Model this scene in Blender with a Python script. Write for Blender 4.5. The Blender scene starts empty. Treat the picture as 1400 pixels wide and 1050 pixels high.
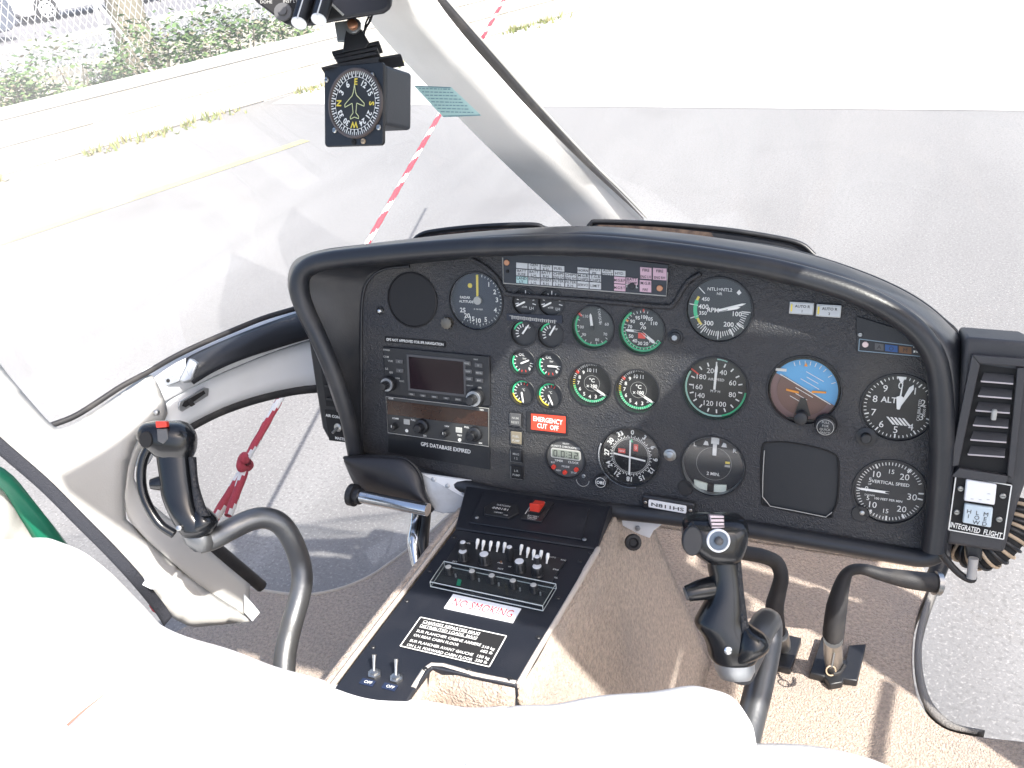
import bpy, math, random
import numpy as np
from math import sin, cos, pi, radians, sqrt
random.seed(7)
SC = bpy.context.scene
COL = SC.collection

# ---------------------------------------------------------------- camera
F = 1155.0
a_, b_, c_ = 0.281, 0.371, 0.101
TAU = radians(17)
def _R():
    ca, sa, cb, sb, cc, sc = cos(a_), sin(a_), cos(b_), sin(b_), cos(c_), sin(c_)
    Rx = np.array([[1, 0, 0], [0, ca, -sa], [0, sa, ca]])
    Ry = np.array([[cb, 0, sb], [0, 1, 0], [-sb, 0, cb]])
    Rz = np.array([[cc, -sc, 0], [sc, cc, 0], [0, 0, 1]])
    return Rz @ Ry @ Rx
M_ = np.array([[1, 0, 0], [0, -sin(TAU), cos(TAU)], [0, -cos(TAU), -sin(TAU)]])
W = M_ @ _R().T
P0 = np.array([-.12, 0, 1.20])
CAM = P0 - W @ np.array([0, 0, 1.2078])
cam_d = bpy.data.cameras.new('camera')
cam = bpy.data.objects.new('camera', cam_d)
COL.objects.link(cam)
cam_d.sensor_width = 36
cam_d.lens = F / 1400 * 36
cam_d.clip_start = .02
cam_d.clip_end = 2000
from mathutils import Matrix, Vector
m = Matrix.Identity(4)
for i in range(3):
    m[i][0] = W[i, 0]; m[i][1] = -W[i, 1]; m[i][2] = -W[i, 2]; m[i][3] = CAM[i]
cam.matrix_world = m
SC.camera = cam

# ---------------------------------------------------------------- sky and sun
SUN = np.array([.56, -.30, .77]); SUN = SUN / np.linalg.norm(SUN)
elev = math.asin(SUN[2]); azim = math.atan2(SUN[0], SUN[1])
world = bpy.data.worlds.new('World'); SC.world = world; world.use_nodes = True
nt = world.node_tree
sky = nt.nodes.new('ShaderNodeTexSky'); sky.sky_type = 'NISHITA'; sky.sun_disc = False
sky.sun_elevation = elev; sky.sun_rotation = azim
sky.dust_density = 3.5; sky.air_density = .9; sky.ozone_density = .8
nt.links.new(sky.outputs[0], nt.nodes['Background'].inputs[0])
nt.nodes['Background'].inputs[1].default_value = .15
sl = bpy.data.lights.new('sun', 'SUN'); so = bpy.data.objects.new('sun', sl); COL.objects.link(so)
sl.energy = 4.1; sl.angle = radians(.6); sl.color = (1, .955, .89)
so.rotation_euler = Vector(tuple(SUN)).to_track_quat('Z', 'Y').to_euler()
so.location = (6, -4, 9)
SC.view_settings.view_transform = 'Standard'
SC.view_settings.look = 'None'
SC.view_settings.gamma = 1
SC.view_settings.exposure = 1.25
SC.view_settings.use_curve_mapping = False
SC.cycles.max_bounces = 6
SC.cycles.transparent_max_bounces = 24
SC.cycles.caustics_reflective = False
SC.cycles.caustics_refractive = False

# ---------------------------------------------------------------- pixel rays and planes
def ray(x, y): return W @ np.array([(x - 700) / F, (y - 525) / F, 1.])
def Pz(x, y, d): return CAM + ray(x, y) * d
def Ph(x, y, z):
    r = ray(x, y); return CAM + r * (z - CAM[2]) / r[2]
def nrm(v): v = np.asarray(v, float); return v / np.linalg.norm(v)
class Pl:
    """a plane in the place: origin, right, up, and normal towards the viewer"""
    def __init__(s, o, u, v):
        s.o = np.array(o, float); s.u = nrm(u)
        v = np.array(v, float); s.v = nrm(v - s.u * (v @ s.u)); s.n = np.cross(s.u, s.v)
    def hit(s, x, y, w=0):
        r = ray(x, y); o = s.o + s.n * w
        return CAM + r * (((o - CAM) @ s.n) / (r @ s.n))
    def uv(s, x, y, w=0):
        p = s.hit(x, y, w) - s.o
        return np.array([p @ s.u, p @ s.v])
    def at(s, u, v, w=0): return s.o + s.u * u + s.v * v + s.n * w
    def moved(s, o):
        return Pl(o, s.u, s.v)
    def px(s, x, y, w=0): return s.moved(s.hit(x, y, w))
    def rot(s, deg):
        t = radians(deg); return Pl(s.o, s.u * cos(t) + s.v * sin(t), -s.u * sin(t) + s.v * cos(t))
PAN = Pl(P0, [1, 0, 0], [0, sin(TAU), cos(TAU)])
CF = Pl(CAM, W[:, 0], -W[:, 1])          # frame square to the line of sight
def camframe(x, y, d): return Pl(Pz(x, y, d), W[:, 0], -W[:, 1])

# ---------------------------------------------------------------- mesh builder (world coordinates)
class MB:
    def __init__(s): s.v = []; s.f = []; s.m = []
    def add(s, vs, fs, m=0):
        b = len(s.v); s.v += [tuple(float(c) for c in p) for p in vs]
        s.f += [tuple(b + i for i in f) for f in fs]; s.m += [m] * len(fs)
        return s
    def poly(s, fr, pts, w0, w1, m=0):
        """polygon pts in frame coordinates, from height w0 to w1"""
        n = len(pts)
        A = sum(pts[i][0] * pts[(i + 1) % n][1] - pts[(i + 1) % n][0] * pts[i][1] for i in range(n))
        if A < 0: pts = pts[::-1]
        vs = [fr.at(p[0], p[1], w1) for p in pts] + [fr.at(p[0], p[1], w0) for p in pts]
        fs = [tuple(range(n)), tuple(range(2 * n - 1, n - 1, -1))]
        fs += [(i, i + n, (i + 1) % n + n, (i + 1) % n) for i in range(n)]
        return s.add(vs, fs, m)
    def ppoly(s, fr, px, w0, w1, m=0):
        return s.poly(fr, [fr.uv(x, y, w1) for x, y in px], w0, w1, m)
    def flat(s, fr, pts, w, m=0):
        return s.add([fr.at(p[0], p[1], w) for p in pts], [tuple(range(len(pts)))], m)
    def box(s, fr, cx, cy, cz, sx, sy, sz, m=0):
        return s.poly(fr, [(cx - sx / 2, cy - sy / 2), (cx + sx / 2, cy - sy / 2), (cx + sx / 2, cy + sy / 2), (cx - sx / 2, cy + sy / 2)], cz - sz / 2, cz + sz / 2, m)
    def wbox(s, x0, x1, y0, y1, z0, z1, m=0):
        return s.poly(WF, [(x0, y0), (x1, y0), (x1, y1), (x0, y1)], z0, z1, m)
    def lathe(s, fr, prof, n=28, m=0, cx=0, cy=0, cap0=False, cap1=False):
        k = len(prof); vs = []
        for i in range(n):
            t = 2 * pi * i / n
            for r, z in prof: vs.append(fr.at(cx + r * cos(t), cy + r * sin(t), z))
        fs = []
        for i in range(n):
            j = (i + 1) % n
            for q in range(k - 1): fs.append((i * k + q, j * k + q, j * k + q + 1, i * k + q + 1))
        if cap0: fs.append(tuple(i * k for i in range(n))[::-1])
        if cap1: fs.append(tuple(i * k + k - 1 for i in range(n)))
        return s.add(vs, fs, m)
    def cyl(s, fr, cx, cy, r, w0, w1, n=20, m=0, r1=None, ch=0):
        r1 = r if r1 is None else r1
        pr = [(r, w0), (r1, w1)] if not ch else [(r, w0), (r1, w1 - ch), (r1 - ch, w1)]
        return s.lathe(fr, pr, n, m, cx, cy, True, True)
    def tube(s, path, rad, n=12, m=0, closed=False, caps=True, sub=0):
        P = [np.array(p, float) for p in path]
        Rr = list(rad) if hasattr(rad, '__len__') else [rad] * len(P)
        if sub: P, Rr = cat(P, Rr, sub, closed)
        k = len(P); up = None; rings = []
        for i in range(k):
            if closed: t = P[(i + 1) % k] - P[i - 1]
            else: t = P[min(i + 1, k - 1)] - P[max(i - 1, 0)]
            t = nrm(t)
            if up is None: up = np.array([0, 0, 1.]) if abs(t[2]) < .9 else np.array([1., 0, 0])
            up = nrm(up - t * (up @ t)); sd = np.cross(t, up)
            rings.append([P[i] + (up * cos(2 * pi * j / n) + sd * sin(2 * pi * j / n)) * Rr[i] for j in range(n)])
        return s.rings(rings, m, closed, caps)
    def rings(s, rings, m=0, closed=False, caps=True):
        n = len(rings[0]); k = len(rings); vs = [p for r in rings for p in r]; fs = []
        for i in range(k if closed else k - 1):
            a = i * n; b = ((i + 1) % k) * n
            for j in range(n): fs.append((a + j, b + j, b + (j + 1) % n, a + (j + 1) % n))
        if caps and not closed:
            fs.append(tuple(range(n))[::-1][::-1]); fs.append(tuple((k - 1) * n + j for j in range(n))[::-1])
        return s.add(vs, fs, m)
    def loft(s, rows, m=0):
        n = len(rows[0]); vs = [p for r in rows for p in r]; fs = []
        for i in range(len(rows) - 1):
            for j in range(n - 1): fs.append((i * n + j, i * n + j + 1, (i + 1) * n + j + 1, (i + 1) * n + j))
        return s.add(vs, fs, m)
    def text(s, fr, txt, x, y, h, w=.0004, m=0, rot=0, align='C', sx=1.0, bold=0.0):
        T = text_tris(txt, bold)
        if T is None: return s
        vs, fs, x0, x1 = T
        k = h / .72; off = {'C': -(x0 + x1) / 2, 'L': -x0, 'R': -x1}[align]
        t = radians(rot); cr, sr = cos(t), sin(t)
        out = []
        for p in vs:
            X = (p[0] + off) * k * sx; Y = (p[1] - .36) * k
            out.append(fr.at(x + X * cr - Y * sr, y + X * sr + Y * cr, w))
        return s.add(out, fs, m)
    def build(s, name, mats, parent=None, smooth=None, bevel=0, bseg=2, solid=0, subsurf=0, soff=-1):
        me = bpy.data.meshes.new(name)
        vs = np.array(s.v) if s.v else np.zeros((0, 3))
        if parent is not None:
            mw = parent.matrix_basis.copy(); q = parent.parent
            while q is not None: mw = q.matrix_basis @ mw; q = q.parent
            Mi = np.array(mw.inverted())
            vs = vs @ Mi[:3, :3].T + Mi[:3, 3]
        me.from_pydata([tuple(v) for v in vs], [], s.f)
        if not isinstance(mats, (list, tuple)): mats = [mats]
        for mt in mats: me.materials.append(mt)
        for p, k in zip(me.polygons, s.m): p.material_index = k
        me.update()
        if smooth is not None:
            for p in me.polygons: p.use_smooth = True
            if smooth < 180: me.set_sharp_from_angle(angle=radians(smooth))
        o = bpy.data.objects.new(name, me); COL.objects.link(o)
        if parent is not None: o.parent = parent
        if solid:
            md = o.modifiers.new('solid', 'SOLIDIFY'); md.thickness = solid; md.offset = soff
        if bevel:
            md = o.modifiers.new('bevel', 'BEVEL'); md.width = bevel; md.segments = bseg; md.limit_method = 'ANGLE'; md.angle_limit = radians(35)
            if smooth is None:
                for p in me.polygons: p.use_smooth = True
                me.set_sharp_from_angle(angle=radians(50))
        if subsurf:
            md = o.modifiers.new('sub', 'SUBSURF'); md.levels = subsurf; md.render_levels = subsurf
        return o
WF = Pl([0, 0, 0], [1, 0, 0], [0, 1, 0])

def cat(P, Rr, sub, closed=False):
    """catmull-rom refinement"""
    n = len(P); Q = []; S = []
    for i in range(n if closed else n - 1):
        p0 = P[i - 1] if (i > 0 or closed) else P[0] * 2 - P[1]
        p1 = P[i]; p2 = P[(i + 1) % n]
        p3 = P[(i + 2) % n] if (i + 2 < n or closed) else p2 * 2 - p1
        for k in range(sub):
            t = k / sub
            Q.append(.5 * ((2 * p1) + (-p0 + p2) * t + (2 * p0 - 5 * p1 + 4 * p2 - p3) * t * t + (-p0 + 3 * p1 - 3 * p2 + p3) * t ** 3))
            S.append(Rr[i] * (1 - t) + Rr[(i + 1) % n] * t)
    if not closed: Q.append(P[-1]); S.append(Rr[-1])
    return Q, S
def smooth_line(pts, sub=6, closed=False):
    return cat([np.array(p, float) for p in pts], [0] * len(pts), sub, closed)[0]
def resample(pts, n):
    P = [np.array(p, float) for p in pts]
    L = [0]
    for i in range(1, len(P)): L.append(L[-1] + np.linalg.norm(P[i] - P[i - 1]))
    out = []
    for k in range(n):
        t = L[-1] * k / (n - 1); i = 0
        while i < len(P) - 2 and L[i + 1] < t: i += 1
        f = (t - L[i]) / max(L[i + 1] - L[i], 1e-9)
        out.append(P[i] * (1 - f) + P[i + 1] * f)
    return out

_tc = {}
def text_tris(txt, bold=0.0):
    key = (txt, bold)
    if key in _tc: return _tc[key]
    cu = bpy.data.curves.new('t', 'FONT'); cu.body = txt; cu.resolution_u = 2; cu.offset = bold
    o = bpy.data.objects.new('t', cu)
    me = bpy.data.meshes.new_from_object(o)
    if len(me.vertices) == 0:
        bpy.data.objects.remove(o); bpy.data.curves.remove(cu); _tc[key] = None; return None
    vs = [(v.co.x, v.co.y) for v in me.vertices]; fs = [tuple(p.vertices) for p in me.polygons]
    x = [v[0] for v in vs]; _tc[key] = (vs, fs, min(x), max(x))
    bpy.data.objects.remove(o); bpy.data.curves.remove(cu); bpy.data.meshes.remove(me)
    return _tc[key]

# ---------------------------------------------------------------- materials
def mat(name, col, rough=.5, metal=0, bump=None, var=None, spec=.5, coat=0, dirt=None, sheen=0):
    """bump=(scale, strength, kind)  var=(scale, colour2, contrast)  dirt=(scale, colour, amount)"""
    mt = bpy.data.materials.new(name); mt.use_nodes = True; t = mt.node_tree; N = t.nodes; Lk = t.links
    b = N['Principled BSDF']
    b.inputs['Base Color'].default_value = (*col, 1); b.inputs['Roughness'].default_value = rough
    b.inputs['Metallic'].default_value = metal; b.inputs['Specular IOR Level'].default_value = spec
    b.inputs['Coat Weight'].default_value = coat
    if sheen: b.inputs['Sheen Weight'].default_value = sheen
    tc = N.new('ShaderNodeTexCoord'); gm = N.new('ShaderNodeNewGeometry')
    src = gm.outputs['Position']
    cur = None
    if var:
        n = N.new('ShaderNodeTexNoise'); n.inputs['Scale'].default_value = var[0]; n.inputs['Detail'].default_value = 6
        n.inputs['Roughness'].default_value = .65
        Lk.new(src, n.inputs['Vector'])
        r = N.new('ShaderNodeMapRange'); r.inputs[1].default_value = .5 - var[2]; r.inputs[2].default_value = .5 + var[2]
        Lk.new(n.outputs[0], r.inputs[0])
        mx = N.new('ShaderNodeMix'); mx.data_type = 'RGBA'
        mx.inputs[6].default_value = (*col, 1); mx.inputs[7].default_value = (*var[1], 1)
        Lk.new(r.outputs[0], mx.inputs[0]); cur = mx.outputs[2]
    if dirt:
        n = N.new('ShaderNodeTexNoise'); n.inputs['Scale'].default_value = dirt[0]; n.inputs['Detail'].default_value = 5
        Lk.new(src, n.inputs['Vector'])
        r = N.new('ShaderNodeMapRange'); r.inputs[1].default_value = .52; r.inputs[2].default_value = .75; r.inputs[4].default_value = dirt[2]
        Lk.new(n.outputs[0], r.inputs[0])
        mx = N.new('ShaderNodeMix'); mx.data_type = 'RGBA'
        if cur is None: mx.inputs[6].default_value = (*col, 1)
        else: Lk.new(cur, mx.inputs[6])
        mx.inputs[7].default_value = (*dirt[1], 1)
        Lk.new(r.outputs[0], mx.inputs[0]); cur = mx.outputs[2]
        ra = N.new('ShaderNodeMath'); ra.operation = 'MULTIPLY_ADD'; ra.inputs[1].default_value = .25; ra.inputs[2].default_value = rough
        Lk.new(r.outputs[0], ra.inputs[0]); Lk.new(ra.outputs[0], b.inputs['Roughness'])
    if cur is not None: Lk.new(cur, b.inputs['Base Color'])
    if bump:
        kind = bump[2] if len(bump) > 2 else 'noise'
        if kind == 'leather':
            n = N.new('ShaderNodeTexVoronoi'); n.feature = 'F1'; n.inputs['Scale'].default_value = bump[0]
            n.inputs['Randomness'].default_value = 1; n.distance = 'EUCLIDEAN'
            w = N.new('ShaderNodeTexNoise'); w.inputs['Scale'].default_value = bump[0] * .35; Lk.new(src, w.inputs['Vector'])
            ad = N.new('ShaderNodeVectorMath'); ad.operation = 'MULTIPLY_ADD'
            ad.inputs[1].default_value = (.012, .012, .012)
            Lk.new(w.outputs['Color'], ad.inputs[0]); Lk.new(src, ad.inputs[2]); Lk.new(ad.outputs[0], n.inputs['Vector'])
            out = n.outputs[0]
        else:
            n = N.new('ShaderNodeTexNoise'); n.inputs['Scale'].default_value = bump[0]; n.inputs['Detail'].default_value = 5
            Lk.new(src, n.inputs['Vector']); out = n.outputs[0]
        bp = N.new('ShaderNodeBump'); bp.inputs['Strength'].default_value = bump[1]; bp.inputs['Distance'].default_value = bump[3] if len(bump) > 3 else .002
        Lk.new(out, bp.inputs['Height']); Lk.new(bp.outputs[0], b.inputs['Normal'])
    return mt
def glass_mat(name, tint, veil=0.0, veilcol=(.9, .9, .92), refl=.06):
    mt = bpy.data.materials.new(name); mt.use_nodes = True; t = mt.node_tree; N = t.nodes; Lk = t.links
    for n in list(N): N.remove(n)
    out = N.new('ShaderNodeOutputMaterial'); tr = N.new('ShaderNodeBsdfTransparent'); tr.inputs[0].default_value = (*tint, 1)
    gl = N.new('ShaderNodeBsdfGlossy'); gl.inputs['Roughness'].default_value = .03
    lw = N.new('ShaderNodeLayerWeight'); lw.inputs[0].default_value = .5
    pw = N.new('ShaderNodeMath'); pw.operation = 'POWER'; pw.inputs[1].default_value = 5; Lk.new(lw.outputs['Facing'], pw.inputs[0])
    fr = N.new('ShaderNodeMath'); fr.operation = 'MULTIPLY_ADD'; fr.inputs[1].default_value = .6; fr.inputs[2].default_value = refl * .5; Lk.new(pw.outputs[0], fr.inputs[0])
    mx = N.new('ShaderNodeMixShader'); Lk.new(fr.outputs[0], mx.inputs[0]); Lk.new(tr.outputs[0], mx.inputs[1]); Lk.new(gl.outputs[0], mx.inputs[2])
    last = mx
    if veil > 0:
        df = N.new('ShaderNodeBsdfDiffuse'); df.inputs[0].default_value = (*veilcol, 1)
        tl = N.new('ShaderNodeBsdfTranslucent'); tl.inputs[0].default_value = (*veilcol, 1)
        m1 = N.new('ShaderNodeMixShader'); m1.inputs[0].default_value = .5; Lk.new(df.outputs[0], m1.inputs[1]); Lk.new(tl.outputs[0], m1.inputs[2])
        gm = N.new('ShaderNodeNewGeometry'); no = N.new('ShaderNodeTexNoise'); no.inputs['Scale'].default_value = 2.2; no.inputs['Detail'].default_value = 4
        Lk.new(gm.outputs['Position'], no.inputs['Vector'])
        mr = N.new('ShaderNodeMapRange'); mr.inputs[1].default_value = .3; mr.inputs[2].default_value = .7
        mr.inputs[3].default_value = veil * .7; mr.inputs[4].default_value = veil * 1.3
        Lk.new(no.outputs[0], mr.inputs[0])
        m2 = N.new('ShaderNodeMixShader'); Lk.new(mr.outputs[0], m2.inputs[0]); Lk.new(last.outputs[0], m2.inputs[1]); Lk.new(m1.outputs[0], m2.inputs[2]); last = m2
    Lk.new(last.outputs[0], out.inputs[0])
    return mt
LEA = mat('leather_black', (.034, .036, .042), .38, bump=(420, .55, 'leather', .0022), var=(14, (.034, .034, .037), .25), dirt=(7, (.085, .08, .072), .7))
HOOD = mat('hood_vinyl', (.020, .022, .027), .36, bump=(300, .25, 'noise', .001), dirt=(16, (.075, .07, .065), .35))
BLK = mat('black_plastic', (.016, .017, .020), .38, bump=(900, .12), dirt=(30, (.05, .05, .048), .3))
BLKM = mat('black_matte', (.011, .011, .012), .8)
RUB = mat('rubber', (.018, .018, .02), .6, bump=(500, .25), dirt=(25, (.07, .065, .06), .5))
BAKE = mat('grip_bakelite', (.007, .008, .010), .22, bump=(160, .05), coat=.15)
BAKER = mat('grip_knurl', (.012, .013, .017), .35, bump=(420, .9, 'leather', .0012))
DIAL = mat('dial_black', (.020, .021, .023), .55)
DIALG = mat('dial_dark_grey', (.035, .036, .038), .5, bump=(700, .15))
WHT = mat('marking_white', (.80, .80, .77), .6)
WHTD = mat('marking_dim_white', (.42, .42, .40), .6)
GRN = mat('marking_green', (.05, .55, .25), .5)
GRNP = mat('marking_pale_green', (.35, .62, .52), .5)
YEL = mat('marking_yellow', (.75, .6, .08), .5)
REDM = mat('marking_red', (.7, .06, .04), .5)
ORG = mat('marking_orange', (.85, .32, .03), .5)
STEEL = mat('brushed_steel', (.45, .45, .44), .32, metal=1, bump=(300, .1), dirt=(40, (.2, .19, .17), .4))
CHR = mat('worn_chrome', (.62, .64, .66), .16, metal=1, bump=(60, .1), dirt=(30, (.25, .24, .22), .5))
TUBE = mat('cyclic_tube_grey', (.16, .165, .17), .34, metal=.75, bump=(200, .12), dirt=(20, (.1, .095, .09), .6))
ALU = mat('dull_aluminium', (.40, .42, .44), .45, metal=.8, bump=(120, .15), dirt=(18, (.22, .21, .19), .5))
WPT = mat('white_paint', (.70, .72, .74), .35, bump=(50, .03), dirt=(7, (.5, .5, .48), .35))
PLAC = mat('placard_white', (.84, .85, .87), .5)
BEI = mat('beige_moulding', (.46, .455, .435), .48, bump=(420, .12), dirt=(6, (.38, .36, .33), .5))
POST = mat('post_moulding', (.76, .755, .74), .5, bump=(380, .10), dirt=(7, (.46, .45, .43), .4))
CAR = mat('carpet', (.64, .515, .415), .95, bump=(330, 1.0, 'noise', .008), var=(170, (.38, .295, .23), .13), dirt=(11, (.42, .35, .30), .7), sheen=.3)
SEAM = mat('carpet_edge', (.5, .45, .40), .9, bump=(600, .6))
SEAT = mat('white_seat_cover', (.90, .895, .885), .75, bump=(260, .35, 'noise', .002), dirt=(5, (.85, .84, .82), .6))
SEATD = mat('seat_seam', (.30, .12, .09), .8)
CONS = mat('console_black', (.010, .012, .018), .5, bump=(800, .12), dirt=(12, (.03, .03, .035), .5))
SCRN = mat('screen_dark', (.018, .010, .014), .12)
AMB = mat('amber_window', (.020, .006, .004), .22, var=(22, (.045, .018, .008), .2))
LCD = mat('lcd', (.20, .22, .19), .35)
SKYB = mat('horizon_blue', (.12, .42, .75), .5)
BRN = mat('horizon_brown', (.16, .085, .07), .5)
BRN2 = mat('horizon_mauve', (.22, .13, .13), .5)
REDP = mat('red_placard', (.78, .07, .035), .45)
REDS = mat('red_switch', (.66, .05, .03), .4)
TILEW = mat('tile_white', (.55, .57, .58), .4)
TILEC = mat('tile_cyan', (.38, .56, .56), .4)
TILEP = mat('tile_pink', (.62, .42, .50), .4)
INK = mat('ink', (.03, .03, .03), .6)
GRNC = mat('green_card', (.42, .62, .60), .6)
INKC = mat('card_ink', (.16, .28, .32), .6)
TAN = mat('tan_button', (.22, .19, .14), .45)
GREY = mat('grey_button', (.09, .09, .092), .4)
GPAINT = mat('green_paint', (.01, .15, .085), .3)
ROPR = mat('rope_red', (.42, .035, .055), .8, bump=(300, .6))
ROPW = mat('rope_white', (.78, .76, .72), .8, bump=(300, .6))
BLU = mat('blue_segment', (.02, .08, .25), .4)
BRS = mat('brown_segment', (.16, .07, .025), .4)
COPP = mat('copper', (.55, .27, .16), .35, metal=1)
BRASS = mat('hose_tan', (.42, .32, .22), .4)
CLEAR = glass_mat('clear_cover', (.9, .92, .92))
GGL = glass_mat('gauge_glass', (.97, .97, .97))
WS_L = glass_mat('windscreen_dusty', (.97, .98, .98), .125)
WS_R = glass_mat('windscreen_right', (.97, .98, .98), .07)
CHING = glass_mat('chin_glass', (.98, .98, .98), .015)

# ---------------------------------------------------------------- objects
def setp(o, label=None, cat=None, group=None, kind=None):
    if label: o['label'] = label
    if cat: o['category'] = cat
    if group: o['group'] = group
    if kind: o['kind'] = kind
    return o
def thing(name, label, cat, fr=None, loc=None, group=None):
    o = bpy.data.objects.new(name, None); o.empty_display_size = .02; COL.objects.link(o)
    mm = Matrix.Identity(4)
    if fr is not None:
        for i in range(3):
            mm[i][0] = fr.u[i]; mm[i][1] = fr.v[i]; mm[i][2] = fr.n[i]; mm[i][3] = fr.o[i]
    else:
        for i in range(3): mm[i][3] = float(loc[i])
    o.matrix_world = mm
    o.matrix_basis = mm
    return setp(o, label, cat, group)
def circ(r, n=28, cx=0, cy=0): return [(cx + r * cos(2 * pi * i / n), cy + r * sin(2 * pi * i / n)) for i in range(n)]
def clk(a, r): t = radians(a); return (r * sin(t), r * cos(t))     # clock angle
def rrect(x0, y0, x1, y1, r, k=5):
    out = []
    for cx, cy, a0 in ((x1 - r, y1 - r, 0), (x0 + r, y1 - r, 90), (x0 + r, y0 + r, 180), (x1 - r, y0 + r, 270)):
        for i in range(k): 
            t = radians(a0 + 90 * i / (k - 1)); out.append((cx + r * cos(t), cy + r * sin(t)))
    return out
def tick(mb, fr, a, r0, r1, wd, w, m=0):
    t = radians(a); dx, dy = sin(t), cos(t); px_, py_ = dy * wd / 2, -dx * wd / 2
    mb.flat(fr, [(dx * r0 - px_, dy * r0 - py_), (dx * r0 + px_, dy * r0 + py_), (dx * r1 + px_, dy * r1 + py_), (dx * r1 - px_, dy * r1 - py_)][::-1], w, m)
def arc(mb, fr, a0, a1, r0, r1, w, m=0, n=None):
    n = n or max(3, int(abs(a1 - a0) / 8))
    P = [clk(a0 + (a1 - a0) * i / n, r0) for i in range(n + 1)]; Q = [clk(a0 + (a1 - a0) * i / n, r1) for i in range(n + 1)]
    vs = [fr.at(*p, w) for p in P] + [fr.at(*q, w) for q in Q]
    mb.add(vs, [(i, i + 1, n + 2 + i, n + 1 + i) for i in range(n)], m)
def line(mb, fr, p, q, wd, w, m=0):
    p = np.array(p, float); q = np.array(q, float); d = nrm(q - p); s = np.array([-d[1], d[0]]) * wd / 2
    mb.flat(fr, [p - s, q - s, q + s, p + s], w, m)
def screw(fr, x, y, r, w, parent, mt=None, name='screw'):
    mb = MB(); mb.lathe(fr, [(r, w), (r, w + r * .35), (r * .75, w + r * .6)], 12, 0, x, y, False, True)
    mb.box(fr, x, y, w + r * .62, r * 1.2, r * .22, r * .1, 1)
    return mb.build(name, [mt or BLK, BLKM], parent, smooth=40)

# ================================================================ OUTSIDE
def gpoly(name, pts, z, mt, kind='structure'):
    mb = MB(); mb.add([(p[0], p[1], z) for p in pts], [tuple(range(len(pts)))]); o = mb.build(name, mt); o['kind'] = kind; return o
ASP = mat('asphalt_pale', (.162, .160, .160), .9, bump=(170, .4, 'noise', .004), var=(1.1, (.186, .184, .184), .22), dirt=(300, (.20, .19, .185), .5))
CONC = mat('concrete_pad', (.42, .415, .40), .85, bump=(30, .2), var=(.8, (.38, .375, .365), .3))
def asphalt_tune(mt):
    # long pale sweeping streaks in the surface
    t = mt.node_tree; N = t.nodes; Lk = t.links; b = N['Principled BSDF']
    cur = b.inputs['Base Color'].links[0].from_socket
    gm = N.new('ShaderNodeNewGeometry'); mp = N.new('ShaderNodeMapping'); mp.inputs['Scale'].default_value = (1.6, .28, 1); mp.inputs['Rotation'].default_value = (0, 0, radians(22))
    n = N.new('ShaderNodeTexNoise'); n.inputs['Scale'].default_value = 1.0; n.inputs['Detail'].default_value = 5; n.inputs['Distortion'].default_value = .8
    Lk.new(gm.outputs['Position'], mp.inputs[0]); Lk.new(mp.outputs[0], n.inputs['Vector'])
    r = N.new('ShaderNodeMapRange'); r.inputs[1].default_value = .42; r.inputs[2].default_value = .66; r.inputs[4].default_value = .8
    Lk.new(n.outputs[0], r.inputs[0])
    mx = N.new('ShaderNodeMix'); mx.data_type = 'RGBA'; mx.inputs[7].default_value = (.24, .239, .238, 1)
    Lk.new(r.outputs[0], mx.inputs[0]); Lk.new(cur, mx.inputs[6])
    # asphalt painted paler with distance, in place of brightness seen through the windscreen
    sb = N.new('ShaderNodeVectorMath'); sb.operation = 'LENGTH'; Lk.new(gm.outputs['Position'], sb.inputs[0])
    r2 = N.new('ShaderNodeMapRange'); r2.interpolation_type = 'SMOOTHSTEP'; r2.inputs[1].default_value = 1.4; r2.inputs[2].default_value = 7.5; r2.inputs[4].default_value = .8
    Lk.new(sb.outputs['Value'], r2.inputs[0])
    def grain(prev, scale, col, lo, hi, amt):
        g = N.new('ShaderNodeTexNoise'); g.inputs['Scale'].default_value = scale; g.inputs['Detail'].default_value = 4; Lk.new(gm.outputs['Position'], g.inputs['Vector'])
        q = N.new('ShaderNodeMapRange'); q.inputs[1].default_value = lo; q.inputs[2].default_value = hi; q.inputs[4].default_value = amt; Lk.new(g.outputs[0], q.inputs[0])
        z = N.new('ShaderNodeMix'); z.data_type = 'RGBA'; z.inputs[7].default_value = (*col, 1); Lk.new(q.outputs[0], z.inputs[0]); Lk.new(prev, z.inputs[6]); return z.outputs[2]
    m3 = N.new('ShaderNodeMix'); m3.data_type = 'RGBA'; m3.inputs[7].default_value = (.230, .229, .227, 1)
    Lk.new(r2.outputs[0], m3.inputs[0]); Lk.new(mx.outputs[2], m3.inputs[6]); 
    o3 = grain(m3.outputs[2], 75, (.12, .118, .116), .50, .66, .52); o3 = grain(o3, 110, (.42, .41, .40), .56, .70, .50); o3 = grain(o3, .9, (.15, .147, .145), .56, .72, .45)
    Lk.new(o3, b.inputs['Base Color'])
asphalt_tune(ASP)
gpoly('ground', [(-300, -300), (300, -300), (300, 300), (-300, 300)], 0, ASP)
# concrete apron ahead of the nose on the right
pa, pb = Ph(858, 147, 0), Ph(1400, 152, 0); dv = nrm(pb - pa)
gpoly('concrete_apron', [pa - dv * 4.2, pb + dv * 20, pb + dv * 20 + np.array([0, 30, 0]), pa - dv * 4.2 + np.array([0, 30, 0])], .003, CONC)
YLW = mat('yellow_line_paint', (.36, .33, .17), .8, dirt=(3, (.42, .40, .34), .8))
def ground_line(name, p, q, wd):
    p = p[:2]; q = q[:2]; d = nrm(q - p); s_ = np.array([-d[1], d[0]]) * wd / 2
    gpoly(name, [p - s_, q - s_, q + s_, p + s_], .004, YLW)
L0, L1 = Ph(0, 333, 0), Ph(300, 232, 0)
ground_line('yellow_line', L0 - (L1 - L0) * .5, L1 + (L1 - L0) * .5, .13)
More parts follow.
